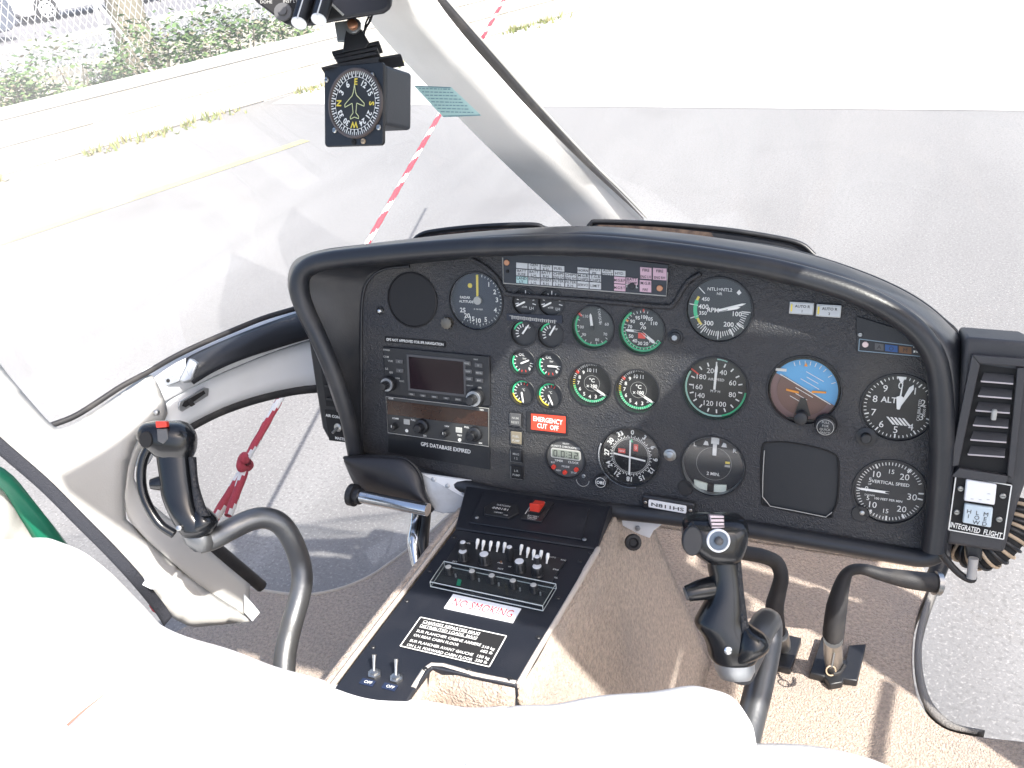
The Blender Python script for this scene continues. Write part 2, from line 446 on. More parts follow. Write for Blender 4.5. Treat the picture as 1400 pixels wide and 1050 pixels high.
# boundary wall of concrete blocks
wa, wb = Ph(0, 243, 0), Ph(400, 128, 0); wd_ = nrm(wb - wa); wn = np.array([-wd_[1], wd_[0], 0]);
if wn[0] > 0: wn = -wn
wa = wa - wd_ * 5
WALL_H = .54
wallT = thing('boundary_wall', 'low pale concrete block wall with weeds along its foot beside the ramp', 'wall', loc=(wa[0], wa[1], 0))
WALLM = mat('wall_render', (.46, .445, .41), .9, bump=(25, .4, 'noise', .01), var=(1.3, (.40, .38, .34), .25), dirt=(2.2, (.33, .30, .24), .7))
WALLM2 = mat('wall_coping', (.55, .54, .51), .85, bump=(20, .3))
BLKW = 1.2
for r_ in range(2):
    for k in range(24):
        s0 = k * BLKW + (r_ % 2) * .5 - .5
        A = wa + wd_ * (s0 + .008) ; 
        fr = Pl((A[0], A[1], 0), wd_, wn)
        mb = MB(); dep = random.uniform(0, .012)
        mb.poly(fr, [(0, -.0 + dep), (BLKW - .016, -.0 + dep), (BLKW - .016, .24), (0, .24)], r_ * .235 + .005, r_ * .235 + .228)
        mb.build('block', WALLM, wallT, bevel=.012)
mb = MB(); fr = Pl((wa[0], wa[1], 0), wd_, wn)
mb.poly(fr, [(-.5, .012), (28.2, .012), (28.2, .22), (-.5, .22)], 0, .47); mb.build('mortar', WALLM, wallT)
mb = MB(); mb.poly(fr, [(-.5, -.004), (28.2, -.004), (28.2, .27), (-.5, .27)], .47, WALL_H); mb.build('coping', WALLM2, wallT, bevel=.01)
# dirt strip, road and kerb beyond the wall
def off(s0, t0): p = wa + wd_ * s0 + wn * t0; return (p[0], p[1])
DIRT = mat('dry_earth', (.40, .36, .29), .95, bump=(20, .6, 'noise', .02), var=(2, (.30, .28, .2), .3))
ROAD = mat('road_asphalt', (.17, .165, .175), .9, bump=(40, .3), var=(1.5, (.2, .195, .2), .3))
gpoly('verge', [off(-20, .25), off(80, .25), off(80, 7), off(-20, 7)], .006, DIRT)
KX = abs(float((Ph(60, 62, 0) - wa) @ wn)); RW = 9
gpoly('road', [off(-20, KX), off(120, KX), off(120, KX + RW + 14), off(-20, KX + RW + 14)], .012, ROAD)
mb = MB(); mb.poly(Pl((wa[0], wa[1], 0), wd_, wn), [(-20, KX - .15), (90, KX - .15), (90, KX), (-20, KX)], 0, .13)
setp(mb.build('kerb', CONC, bevel=.01), kind='structure')
mb = MB(); 
for k in range(520):
    s0 = random.uniform(2, 13); t0 = -abs(random.gauss(0, .12)) - .02
    cl = sin(s0 * 2.1) + sin(s0 * 5.3 + 1)
    if cl < -.3: continue
    p = wa + wd_ * s0 + wn * t0; h = random.uniform(.02, .09) * (1 + max(cl, 0) * .4)
    for q in range(3):
        an = random.uniform(0, 2 * pi); dx, dy = cos(an) * .012, sin(an) * .012; lx, ly = random.gauss(0, .03), random.gauss(0, .03)
        mb.add([(p[0] - dx, p[1] - dy, 0), (p[0] + dx, p[1] + dy, 0), (p[0] + lx, p[1] + ly, h)], [(0, 1, 2)], random.choice([0, 0, 1]))
WEED1 = mat('weed_green', (.20, .24, .07), .8); WEED2 = mat('weed_straw', (.38, .32, .15), .8)
setp(mb.build('weeds', [WEED1, WEED2]), 'dry green and straw weeds growing along the foot of the boundary wall', 'weeds', kind='stuff')
# chain link fence
FT = 1.9
fenceT = thing('chain_link_fence', 'galvanised chain link fence on white posts behind the bushes', 'fence', loc=(*off(0, FT), 0))
WIRE = mat('wire', (.62, .63, .64), .5, metal=.3)
ff = Pl((*off(0, FT), 0), wd_, (0, 0, 1))
mb = MB(); Hf = 2.3; sp = .075
def wire_line(p, q, r=.0032):
    d = nrm(q - p); s = nrm(np.cross(d, wn)) * r; t = wn * r
    mb.add([p - s, p + t, p + s, q - s, q + t, q + s], [(0, 1, 4, 3), (1, 2, 5, 4), (2, 0, 3, 5)])
k = -8
x = -3.0
while x < 24:
    wire_line(ff.at(x, .05, 0), ff.at(x + Hf * .5, Hf, 0)); wire_line(ff.at(x, .05, 0), ff.at(x - Hf * .5, Hf, 0)); x += sp
setp(mb.build('wire_mesh', WIRE, fenceT), kind='stuff')
def fence_post(px_, py_, lean=0):
    r = ray(px_, py_); t = ((ff.o - CAM) @ ff.n) / (r @ ff.n); p = CAM + r * t
    return p
pp = fence_post(147, 60)
for dx in (0, 3.2, 6.4, 9.6, -3.2):
    b = pp + wd_ * dx; mb = MB(); mb.tube([(b[0], b[1], 0), (b[0], b[1], 2.35)], .024, 10); mb.build('post', WPT, fenceT, smooth=40)
b1 = fence_post(200, 40); b1[2] = .1
mb = MB(); mb.tube([b1, b1 - wd_ * .9 + np.array([0, 0, 2.0])], .018, 8); mb.build('brace', WPT, fenceT, smooth=40)
# tree trunk behind the fence
BARK = mat('bark', (.30, .27, .20), .9, bump=(18, .7, 'noise', .02), var=(5, (.22, .2, .15), .3))
LEAF = [mat('leaf_a', (.09, .17, .045), .6), mat('leaf_b', (.05, .10, .03), .6), mat('leaf_c', (.14, .21, .07), .6), mat('leaf_dry', (.26, .22, .15), .7)]
tp = CAM + ray(184, 58) * 1.0
r = ray(184, 58); t = ((ff.o + wn * .5 - CAM) @ ff.n) / (r @ ff.n); tb = CAM + r * t
treeT = thing('tree', 'thick pale tree trunk rising behind the chain link fence', 'tree', loc=(tb[0], tb[1], 0))
mb = MB(); b0 = np.array([tb[0], tb[1], 0.])
mb.tube([b0, b0 + [.02, 0, .8], b0 + [.0, .05, 1.8], b0 + [-.05, .1, 3.2]], [.27, .22, .20, .17], 14, sub=4); mb.build('trunk', BARK, treeT, smooth=60)
def leaves(center, rad, n, size, seed):
    rnd = random.Random(seed); mb = MB()
    clumps = [(rnd.gauss(0, .45), rnd.gauss(0, .45), rnd.uniform(-.5, .8)) for _ in range(9)]
    for i in range(n):
        c = rnd.choice(clumps); p = [center[j] + rad[j] * (c[j] + rnd.gauss(0, .23)) for j in range(3)]
        if p[2] < .03: p[2] = .03 + rnd.random() * .1
        an, ti = rnd.uniform(0, 2 * pi), rnd.uniform(-.9, .9); s = size * rnd.uniform(.5, 1.3)
        u = np.array([cos(an), sin(an), ti * .6]) * s; v = np.array([-sin(an) * .5, cos(an) * .5, rnd.uniform(-.3, .8)]) * s * .6
        p = np.array(p); mb.add([p - u, p - v, p + u, p + v], [(0, 1, 2, 3)], rnd.choice([0, 0, 1, 1, 2, 2, 3]))
    return mb
mb = leaves(b0 + [0, 0, 4.2], (1.6, 1.6, 1.1), 900, .09, 5); mb.build('crown', LEAF, treeT)
bush_px = [(-12, 118, .42, 'leftmost dense green bush behind the wall at the picture edge'), (38, 112, .38, 'low spreading leafy bush second from the left behind the wall'),
           (92, 92, .55, 'tall bright green bush left of the white fence post'), (150, 88, .36, 'small yellowish dry bush in front of the white fence post'),
           (208, 68, .52, 'big leafed green bush at the foot of the tree trunk'), (262, 52, .42, 'greyish bush right of the tree trunk'),
           (325, 33, .50, 'hazy olive bush further along the wall left of the overhead console'), (375, 20, .36, 'last faint bush beside the overhead console')]
bf = Pl((*off(0, 1.0), 0), wd_, (0, 0, 1))
for i, (bx_, by_, sz, lab) in enumerate(bush_px):
    r = ray(bx_, by_); t = ((bf.o - CAM) @ bf.n) / (r @ bf.n); p = CAM + r * t; sc_ = np.linalg.norm(p - CAM) / 9.5
    p = np.array([p[0], p[1], 0])
    T = thing('bush', lab, 'bush', loc=p, group='bushes behind the boundary wall')
    hh = sz * sc_ * .86
    mb = leaves(p + [0, 0, hh * .9], (hh * .8, hh * .95, hh * .9), 1100, .032 * sc_, 20 + i); mb.build('foliage', LEAF, T)
    mb = MB()
    for q in range(5):
        an = q * 1.3; mb.tube([p, p + [cos(an) * .1, sin(an) * .1, hh * .6], p + [cos(an) * .22, sin(an) * .22, hh * 1.3]], [.02, .012, .005], 6)
    mb.build('stems', BARK, T)
# parked cars across the road
TYRE = mat('tyre', (.02, .02, .02), .8); RIM = mat('wheel_cover', (.68, .69, .70), .35, metal=.2)
CGL = mat('car_glass', (.02, .025, .03), .08); LAMP = mat('lamp_clear', (.8, .82, .85), .15); LAMPR = mat('tail_lamp', (.5, .03, .03), .3)
def car(p, direction, paint, label, L=4.2, Wd=1.7, H=1.42):
    T = thing('parked_car', label, 'car', loc=p, group='cars parked across the road')
    u = nrm(direction); v = np.array([-u[1], u[0], 0]); fr = Pl(p, u, (0, 0, 1))  # u length, v up, n side
    prof = [(-L / 2, .35), (-L / 2 + .02, .72), (-L / 2 + .12, .86), (-L * .27, .95), (-L * .13, H - .06), (0, H), (L * .2, H - .03), (L * .36, 1.02), (L / 2 - .1, .92), (L / 2, .7), (L / 2, .33), (L / 2 - .2, .22), (-L / 2 + .2, .22)]
    rings = []
    for w_, sc1 in ((-Wd / 2, .93), (-Wd / 2 * .93, 1), (Wd / 2 * .93, 1), (Wd / 2, .93)):
        rings.append([fr.at(a * (.985 if sc1 < 1 else 1), .3 + (b - .3) * (sc1 if b > .9 else 1), w_ * (1 if b < .95 else .84)) for a, b in prof])
    mb = MB(); mb.rings(rings); mb.build('body', paint, T, smooth=40, bevel=.04, bseg=3)
    for s in (-1, 1):
        mb = MB(); sidew = s * (Wd / 2 * .84 + .006)
        mb.poly(fr, [(-L * .24, .99), (-L * .12, H - .11), (-.03, H - .07), (-.03, .99)], sidew - .004, sidew + .004)
        mb.poly(fr, [(.03, .99), (.03, H - .07), (L * .19, H - .1), (L * .31, 1.02)], sidew - .004, sidew + .004); mb.build('window', CGL, T)
        for q in (-1, 1):
            wx = q * L * .31; mb = MB(); wf = Pl(fr.at(wx, .31, s * (Wd / 2 - .06)), fr.u, fr.v * s)
            mb.lathe(wf, [(.0, -.1), (.31, -.1), (.31, .05), (.27, .085), (.2, .08)], 24, 0); w1 = mb.build('tyre', TYRE, T, smooth=50)
            mb = MB(); mb.lathe(wf, [(.21, .075), (.19, .095), (.05, .10), (.0, .105)], 24, 0); 
            for h_ in range(9): mb.box(wf, *clk(h_ * 40, .14), .1, .05, .05, .01, 1)
            mb.build('wheel_cover', [RIM, BLKM], T, smooth=50)
        for q, mm_ in ((-1, LAMPR), (1, LAMP)):
            mb = MB(); mb.box(fr, q * (L / 2 - .03), .72, s * (Wd / 2 - .25), .1, .16, .34); mb.build('lamp', mm_, T, bevel=.03)
    return T
WCAR = mat('car_white', (.72, .72, .72), .25, coat=.5); DCAR = mat('car_dark', (.05, .06, .085), .22, coat=.6); SCAR = mat('car_silver', (.4, .41, .43), .3, metal=.5)
wp = Ph(70, 30, 0)
cc1 = wp + wd_ * 1.3 - np.array([0, 0, wp[2]]) + wn * .85
car(cc1, -wd_, WCAR, 'white car parked beyond the road with its pale wheel showing')
dk = Ph(34, 54, 0); dk = dk - wd_ * 2.1 + wn * .85; dk[2] = 0
car(dk, wd_, DCAR, 'dark blue car at the top left corner with a round lamp lit by sun')
car(cc1 + wd_ * 5.4 + wn * .1, wd_, SCAR, 'silver car mostly hidden behind fence and bushes right of the tree trunk')

# ================================================================ CABIN STRUCTURE
ZF = .60
# floor carpet with both chin windows left open
fl = [(-40, 900), (150, 905), (240, 862), (300, 830), (338, 805), (352, 806), (395, 812), (430, 812), (470, 803), (505, 788), (535, 768), (562, 748), (590, 726), (612, 706), (640, 684)]
fr_ = [(1262, 772), (1272, 800), (1258, 830), (1250, 865), (1248, 905), (1253, 945), (1266, 972), (1290, 993), (1325, 1003), (1400, 1012), (1480, 1018)]
left = [Ph(x, y, ZF) for x, y in smooth_line(fl, 3)]; right = [Ph(x, y, ZF) for x, y in smooth_line(fr_, 3)]
yF = .52
outline = left + [np.array([left[-1][0] + .03, yF, ZF]), np.array([right[0][0], yF, ZF])] + right + [np.array([right[-1][0] + .1, -1.4, ZF]), np.array([left[0][0] - .1, -1.4, ZF])]
mb = MB(); mb.poly(WF, [(p[0], p[1]) for p in outline], ZF - .05, ZF)
floor = mb.build('floor', CAR, bevel=.008, bseg=3); floor['kind'] = 'structure'
# light frayed welt along the carpet edge beside each chin window
for nm, pts in (('left', left[8:]), ('right', right)):
    mb = MB(); mb.tube([p + np.array([0, 0, -.001]) for p in pts], .004, 6)
    if nm == 'left': o = mb.build('carpet_binding', SEAM, floor, smooth=60)
# carpeted toe board rising at the front
mb = MB(); rows = []
for k in range(9):
    t = k / 8; rows.append([np.array([x, yF - .10 + .10 * sin(t * pi / 2) + max(0, t - .5) * .08, ZF + .004 + (t ** 1.6) * .22]) for x in np.linspace(-.30, right[0][0] - .01, 14)])
mb.loft(rows); setp(mb.build('toe_board', CAR, smooth=180, solid=.012), kind='structure')
# pedestal planes
A_ = Pz(622, 722, 1.15)
r = ray(465, 930); B_ = CAM + r * ((A_[0] - CAM[0]) / r[0])
PED = Pl(A_, [1, 0, 0], A_ - B_)
C_ = PED.hit(815, 751)
T_ = PAN.hit(637, 668, .030)
UPP = Pl(A_, [1, 0, 0], T_ - A_)
# pedestal body
pedT = thing('centre_pedestal', 'black centre console running down between the seats under the instrument panel', 'console', fr=PED)
mb = MB(); mb.ppoly(PED, [(622, 724), (815, 752), (705, 937), (590, 912), (564, 946), (556, 960), (445, 957)], -.02, 0)
mb.build('console_plate', CONS, pedT, bevel=.0015)
mb = MB(); mb.ppoly(UPP, [(637, 664), (832, 692), (814, 750), (622, 722)], -.012, 0.0); mb.build('upper_plate', CONS, pedT, bevel=.002)
mb = MB(); mb.ppoly(UPP, [(660, 674), (806, 694), (795, 737), (641, 714)], .0, 0.0025); mb.build('raised_cover', CONS, pedT, bevel=.001)
# side cheek of upper part
q0 = UPP.hit(832, 692); q1 = UPP.hit(814, 750)
mb = MB(); bk = np.array([0, .10, -.01])
mb.add([q0 + [.002, 0, 0], q1 + [.002, 0, 0], q1 + bk + [.02, .02, -.25], q0 + bk + [.02, .02, -.1]], [(0, 1, 2, 3)]); mb.build('cheek', CONS, pedT, solid=.006)
# carpeted sides of the pedestal
mb = MB(); top = [PED.hit(x, y, -.004) for x, y in ((817, 751), (790, 797), (760, 847), (732, 893), (706, 938))]
top = [UPP.hit(850, 713, -.06) + np.array([.01, .09, -.01])] + [UPP.hit(840, 708, -.03) + np.array([.006, .03, 0])] + top
top = smooth_line(top, 4)
rows = []
for k in range(10):
    t = k / 9
    row = []
    for i, p in enumerate(top):
        q = p.copy(); q[2] = p[2] * (1 - t) + ZF * t; q[0] = p[0] + .105 * (t ** 1.5) + .01 * sin(t * pi) + .0; q[1] = p[1] + .02 * t
        row.append(q)
    rows.append(row)
mb.loft(rows); mb.build('side_carpet', CAR, pedT, smooth=180, solid=.006)
mb = MB(); mb.tube([p + np.array([.001, 0, .001]) for p in top[8:]], .0038, 6); mb.build('carpet_welt', SEAM, pedT, smooth=60)
# rear carpet hump in the notch
mb = MB(); e = [PED.hit(x, y, -.006) for x, y in ((545, 975), (566, 945), (591, 913), (648, 926), (706, 938))]
rows = []
for k in range(8):
    t = k / 7; rows.append([p + np.array([0, -.07 * t, -.30 * t ** 1.3]) + np.array([.0, 0, .004 * sin(t * 9)]) for p in smooth_line(e, 3)])
mb.loft(rows); mb.build('rear_carpet', CAR, pedT, smooth=180, solid=.006)
mb = MB(); mb.tube([p + np.array([0, 0, .004]) for p in smooth_line(e[1:], 3)], .0035, 6); mb.build('rear_welt', SEAM, pedT, smooth=60)
# left carpet strip running along the pedestal edge
mb = MB(); e = smooth_line([PED.hit(x, y, -.012) for x, y in ((640, 700), (622, 722), (575, 785), (520, 857), (465, 930), (445, 957))], 4)
rows = []
for k in range(8):
    t = k / 7; rows.append([p + np.array([-.002 - .034 * t ** .7 * (1 if i < 99 else 1), 0, .004 - (p[2] - ZF - .0) * t ** 2.6]) for i, p in enumerate(e)])
mb.loft(rows); mb.build('left_carpet', CAR, pedT, smooth=180, solid=.005)
mb = MB(); mb.tube([p + np.array([0, 0, .006]) for p in e], .0036, 6); mb.build('left_welt', SEAM, pedT, smooth=60)
for x, y in ((620, 735), (588, 781), (556, 822), (510, 885), (793, 768), (763, 818), (736, 872), (697, 929), (640, 916), (581, 915), (807, 757)):
    u_, v_ = PED.uv(x, y); screw(PED, u_, v_, .003, 0, pedT)
for x, y in ((652, 708), (799, 738)):
    u_, v_ = UPP.uv(x, y, .0025); screw(UPP, u_, v_, .0028, .0025, pedT, ALU)
# hour meter
hf = UPP.px(685, 699, .003)
T = thing('hour_meter', 'small black hour meter with white digits on the upper console', 'hour meter', fr=hf)
mb = MB(); mb.poly(hf, [(-.025, .0), (-.018, .017), (.018, .017), (.027, .0), (.018, -.017), (-.018, -.017)], -.001, .003); mb.build('case', BLK, T, bevel=.0008)
mb = MB(); mb.box(hf, 0, 0, .0035, .026, .009, .001); mb.build('counter_window', BLKM, T)
mb = MB()
for k, ch in enumerate('000101'): mb.text(hf, ch, -.0105 + k * .0042, 0, .0052, .0043)
mb.text(hf, 'DATCON', 0, .010, .0034, .0033); mb.text(hf, 'HOURS', 0, -.0085, .0026, .0033); mb.text(hf, '1/10', .012, -.012, .0026, .0033); mb.build('lettering', WHT, T)
# red guarded switch
rf = UPP.px(735, 699, .003)
T = thing('red_rocker_switch', 'bright red rocker switch on a black lettered plate on the upper console', 'switch', fr=rf)
mb = MB(); mb.box(rf, 0, 0, .001, .030, .052, .002); mb.build('plate', BLK, T, bevel=.0006)
mb = MB(); mb.poly(rf, [(-.0075, -.012), (.0075, -.012), (.0075, .012), (-.0075, .012)], .002, .006)
mb.build('surround', BLKM, T, bevel=.0005)
mb = MB(); fr2 = Pl(rf.at(0, 0, .006), rf.n, rf.v)
mb.poly(fr2, [(0, -.0115), (.0125, -.0105), (.0065, .0), (.0045, .0115), (0, .0115)], -.0072, .0072); mb.build('rocker', REDS, T, bevel=.0008)
mb = MB(); mb.text(rf, 'RAD', 0, .020, .0032, .0024); mb.text(rf, 'BATTERY', 0, -.0165, .0028, .0024); mb.text(rf, 'MASTER', 0, -.0205, .0028, .0024); mb.text(rf, 'SWITCH', 0, -.0242, .0022, .0024)
mb.box(rf, -.0128, 0, .0025, .0008, .028, .0004); mb.text(rf, 'ON', -.0105, .006, .0026, .0024); mb.text(rf, 'OFF', -.0103, -.006, .0026, .0024); mb.build('lettering', WHT, T)
# audio selector panel
def uvp(P, x, y, w=0): return P.uv(x, y, w)
af = PED.px(690, 775, 0)
def au(x, y, w=.003): return af.uv(x, y, w)
T = thing('audio_panel', 'radio control panel with silver capped knobs and a row of white toggle tabs', 'radio panel', fr=af)
mb = MB(); mb.ppoly(af, [(627, 736), (775, 764), (750, 801), (608, 770)], 0, .003); mb.build('face_plate', BLK, T, bevel=.001)
CAPM = mat('knob_cap', (.62, .63, .65), .35)
def knob(T, fr, x, y, r, h, top=WHTD, w=.003, ring=True, name='knob', rb=None):
    mb = MB(); rb = rb or r * 1.1
    n = 18; mb.lathe(fr, [(rb, w), (rb * 1.02, w + h * .12), (r * 1.0, w + h * .2), (r * .92, w + h * .93), (r * .82, w + h)], n, 0, x, y, False, True)
    for k in range(9):
        t = 2 * pi * k / 9; mb.cyl(fr, x + r * .95 * cos(t), y + r * .95 * sin(t), r * .13, w + h * .15, w + h * .9, 5)
    kb = mb.build(name, BLK, T, smooth=35)
    if ring:
        mb = MB(); mb.cyl(fr, x, y, r * .78, w + h, w + h + .0008, 18, ch=.0003); mb.build('cap', top, kb, smooth=40)
    return kb
for (x, y, r, h) in ((634, 765, .0065, .013), (663, 770, .0072, .014), (711, 780, .0072, .014), (735, 786, .0070, .013)):
    u_, v_ = au(x, y); knob(T, af, u_, v_, r, h, top=CAPM)
for (x, y) in ((634, 752), (697, 756), (735, 772)):
    u_, v_ = au(x, y, .014); knob(T, af, u_, v_, .0045, .020, top=CAPM, w=.006 if y != 756 else .003)
for (x, y) in ((651, 748), (659, 750), (669, 751), (679, 752), (688, 753), (711, 756), (720, 760), (728, 763), (738, 764), (747, 768)):
    u_, v_ = au(x, y, .006); mb = MB(); fr2 = Pl(af.at(u_, v_, .003), af.u, af.v * cos(.5) + af.n * sin(.5))
    mb.lathe(Pl(fr2.o, af.u, np.cross(nrm(af.n * .8 + af.v * .6), af.u)), [(.0012, 0), (.0014, .004), (.0024, .008), (.0024, .012), (.0015, .0135)], 10, 0, 0, 0, False, True); mb.build('toggle_tab', WHT, T, smooth=50)
mb = MB()
for (x, y, s) in ((684, 770, 'MKR'), (684, 778, 'TEST'), (697, 775, 'HI'), (640, 743, 'VOL'), (755, 762, 'AUTO'), (760, 779, 'SPKR'), (622, 768, 'EXT'), (760, 790, 'SEL'), (770, 766, 'ADF'), (645, 778, 'MIC')):
    u_, v_ = au(x, y); mb.text(af, s, u_, v_, .0026, .0034)
mb.build('lettering', WHT, T)
mb = MB(); mb.cyl(af, *au(685, 769), .0016, .003, .0045, 10); mb.build('lamp', COPP, T)
# breaker strip under clear cover
bf_ = PED.px(675, 797, 0)
T = thing('covered_knob_strip', 'row of five dark knobs under a clear plastic cover on the console', 'switch strip', fr=bf_)
mb = MB(); mb.ppoly(bf_, [(607, 771), (757, 801), (743, 826), (589, 796)], 0, .003); mb.build('base_plate', DIALG, T, bevel=.001)
for (x, y) in ((614, 783), (646, 789), (673, 795), (702, 802), (730, 808)):
    u_, v_ = bf_.uv(x, y, .004); knob(T, bf_, u_, v_, .0048, .010, top=WHTD)
    mb = MB(); u2, v2 = bf_.uv(x + 9, y + 5, .004); mb.cyl(bf_, u2, v2, .0011, .003, .0075, 8); mb.build('pin', ALU, T, smooth=40)
mb = MB(); mb.ppoly(bf_, [(626, 791), (631, 793), (629, 800), (624, 799)], .003, .0045); mb.build('green_tag', mat('tag_green', (.02, .22, .12), .5), T)
mb = MB(); 
cv = [bf_.uv(x, y, .010) for x, y in ((607, 768), (760, 799), (742, 829), (588, 796))]
mb.poly(bf_, cv, .003, .0105); mb.build('clear_cover', CLEAR, T, bevel=.002)
mb = MB(); loop = [bf_.at(*p, .0107) for p in cv]; mb.tube(loop, .0006, 5, closed=True); loop = [bf_.at(*p, .0035) for p in cv]; mb.tube(loop, .0006, 5, closed=True)
for p in cv: mb.tube([bf_.at(*p, .0035), bf_.at(*p, .0107)], .0005, 5)
mb.build('cover_edge', mat('edge_light', (.5, .55, .55), .3), T)
# no smoking placard
T_ns = thing('no_smoking_placard', 'white placard with red NO SMOKING lettering on the console', 'placard', fr=PED.px(660, 831, 0))
nf = PED.px(660, 831, .0012)
mb = MB(); mb.ppoly(PED, [(619.5, 812), (712.5, 832), (701, 851), (607, 831)], 0, .0012); mb.build('plate', PLAC, T_ns)
mb = MB(); wN = abs(PED.uv(712.5, 832)[0] - PED.uv(619.5, 812)[0]); hN = np.linalg.norm(np.array(PED.uv(607, 831)) - PED.uv(619.5, 812))
mb.text(nf, 'NO SMOKING', 0, 0, hN * .50, .0003, sx=wN * .86 / ((text_tris('NO SMOKING')[3] - text_tris('NO SMOKING')[2]) * hN * .50 / .72))
tr = text_tris('NO SMOKING'); sc0 = (hN * .5 / .72)
o = mb.build('lettering', mat('ink_red', (.62, .03, .06), .6), T_ns)
# loads placard
T = thing('floor_load_placard', 'black placard with white border listing the maximum distributed floor loads in French and English', 'placard', fr=PED.px(620, 878, 0))
lf = PED.px(620, 878, 0.0)
c4 = [PED.uv(x, y) - PED.uv(620, 878) for x, y in ((575, 844.5), (692.5, 871), (669, 912.5), (547.5, 884.5))]
x0, x1 = (c4[0][0] + c4[3][0]) / 2, (c4[1][0] + c4[2][0]) / 2; y1, y0 = (c4[0][1] + c4[1][1]) / 2, (c4[2][1] + c4[3][1]) / 2
mb = MB(); mb.poly(lf, [(x0, y0), (x1, y0), (x1, y1), (x0, y1)], 0, .001); mb.build('plate', BLKM, T)
mb = MB()
for p, q in (((x0, y0), (x1, y0)), ((x1, y0), (x1, y1)), ((x1, y1), (x0, y1)), ((x0, y1), (x0, y0))): line(mb, lf, p, q, .0014, .0013)
HH = (y1 - y0); Lx = x0 + (x1 - x0) * .06
for k, (s, fx) in enumerate((('CHARGES REPARTIES MAXI', .66), ('DISTRIBUTED LOADS, MAXI', .66), ('SUR PLANCHER CABINE ARRIERE', .74), ('ON REAR CABIN FLOOR', .52), ('SUR PLANCHER AVANT GAUCHE', .72), ('ON L.H. FORWARD CABIN FLOOR', .74))):
    yy = y1 - HH * (.11 + .145 * k + (.04 if k > 1 else 0) + (.04 if k > 3 else 0)); tw = text_tris(s, .01); hh = HH * .085
    nat = (tw[3] - tw[2]) * hh / .72
    mb.text(lf, s, Lx, yy, hh, .0014, align='L', sx=(x1 - x0) * fx / nat, bold=.01)
    if k < 2: line(mb, lf, (Lx, yy - hh * .72), (Lx + (x1 - x0) * fx, yy - hh * .72), .0006, .0014)
for s, yy in (('310 kg', .47), ('682 lb', .60), ('150 kg', .77), ('330 lb', .90)):
    mb.text(lf, s, x1 - (x1 - x0) * .04, y1 - HH * yy, HH * .085, .0014, align='R', bold=.01)
mb.build('lettering', WHT, T)
# two toggle switches
for (x, y, lab, tx) in ((512, 922, 'metal toggle switch at the lower left end of the console', 'HTR'), (542, 928, 'metal toggle switch nearer the seat gap, right of the other one', 'VENT')):
    tf = PED.px(x, y, 0); T = thing('toggle_switch', lab, 'switch', fr=tf, group='toggle switches on the console')
    mb = MB(); mb.lathe(tf, [(.0075, 0), (.0075, .0022), (.005, .003), (.005, .005), (.003, .0055)], 6, 0, 0, 0, False, True); mb.build('nut', STEEL, T, smooth=30)
    mb = MB(); mb.tube([tf.at(0, 0, .004), tf.at(-.002, .006, .012), tf.at(-.003, .010, .018)], [.0016, .0018, .0026], 10); mb.build('lever', STEEL, T, smooth=50)
    mb = MB(); mb.box(tf, -.001, -.013, .0006, .016, .008, .001); mb.build('tag_plate', mat('tag_navy', (.015, .025, .06), .5), T)
    mb = MB(); mb.text(tf, 'OFF', 0, -.013, .004, .0013); mb.build('lettering', WHT, T)

# ================================================================ INSTRUMENT PANEL
HOLES = []      # outlines in panel coordinates
panT = thing('instrument_panel', 'black leather grained instrument panel full of round gauges under a padded hood', 'instrument panel', fr=PAN)
REC = .008
def gauge(name, label, px_, py_, D, draw, rec=REC, rim=None, wall=None, glass=True, group=None, dial=None, cat='gauge', lip=.0015):
    """a round instrument let into the panel; draw(mb, fr, R) adds the printed marks; returns the thing"""
    fr = PAN.px(px_, py_, 0); R = D / 2
    c = PAN.uv(px_, py_); HOLES.append([(c[0] + (R + .0004) * cos(2 * pi * i / 40), c[1] + (R + .0004) * sin(2 * pi * i / 40)) for i in range(40)])
    T = thing(name, label, cat, fr=fr, group=group)
    mb = MB(); mb.lathe(fr, [(R + .002, .0004), (R + .0016, lip), (R, lip), (R - .0005, -rec), (R - .001, -rec - .012)], 48); mb.build('bezel', wall or BLK, T, smooth=40)
    if rim:
        mb = MB(); mb.lathe(fr, [(R - .0003, -.002), (R - .0012, -.0015), (R - .0016, -rec * .9)], 48); mb.build('inner_rim', rim, T, smooth=40)
    mb = MB(); mb.cyl(fr, 0, 0, R - .0004, -rec - .010, -rec, 40); mb.build('dial', dial or DIAL, T)
    df = Pl(fr.at(0, 0, -rec), fr.u, fr.v)
    mb = MB(); draw(T, mb, df, R * .96)
    if mb.v: mb.build('dial_markings', [WHT, GRN, REDM, YEL, WHTD, GRNP, ORG], T)
    if glass:
        mb = MB(); mb.cyl(fr, 0, 0, R - .0012, -.0035, -.0022, 32); mb.build('glass', GGL, T)
    return T
def needle(T, fr, ang, R, r1=.8, r0=-.18, w0=.06, w1=.02, w=.0018, mt=WHT, hub=.12, name='pointer'):
    mb = MB(); t = radians(ang); d = np.array([sin(t), cos(t)]); s = np.array([d[1], -d[0]])
    pts = [d * R * r0 + s * R * w0 * .6, d * R * 0 + s * R * w0, d * R * r1 * .85 + s * R * w1 * 1.2, d * R * r1, d * R * r1 * .85 - s * R * w1 * 1.2, -s * R * w0, d * R * r0 - s * R * w0 * .6]
    mb.poly(fr, pts, w, w + .0006); p = mb.build(name, mt, T)
    if hub:
        mb = MB(); mb.cyl(fr, 0, 0, R * hub, w + .0006, w + .002, 16, ch=.0003); mb.build('hub', BLK, p, smooth=40)
    return p
W0 = .0004
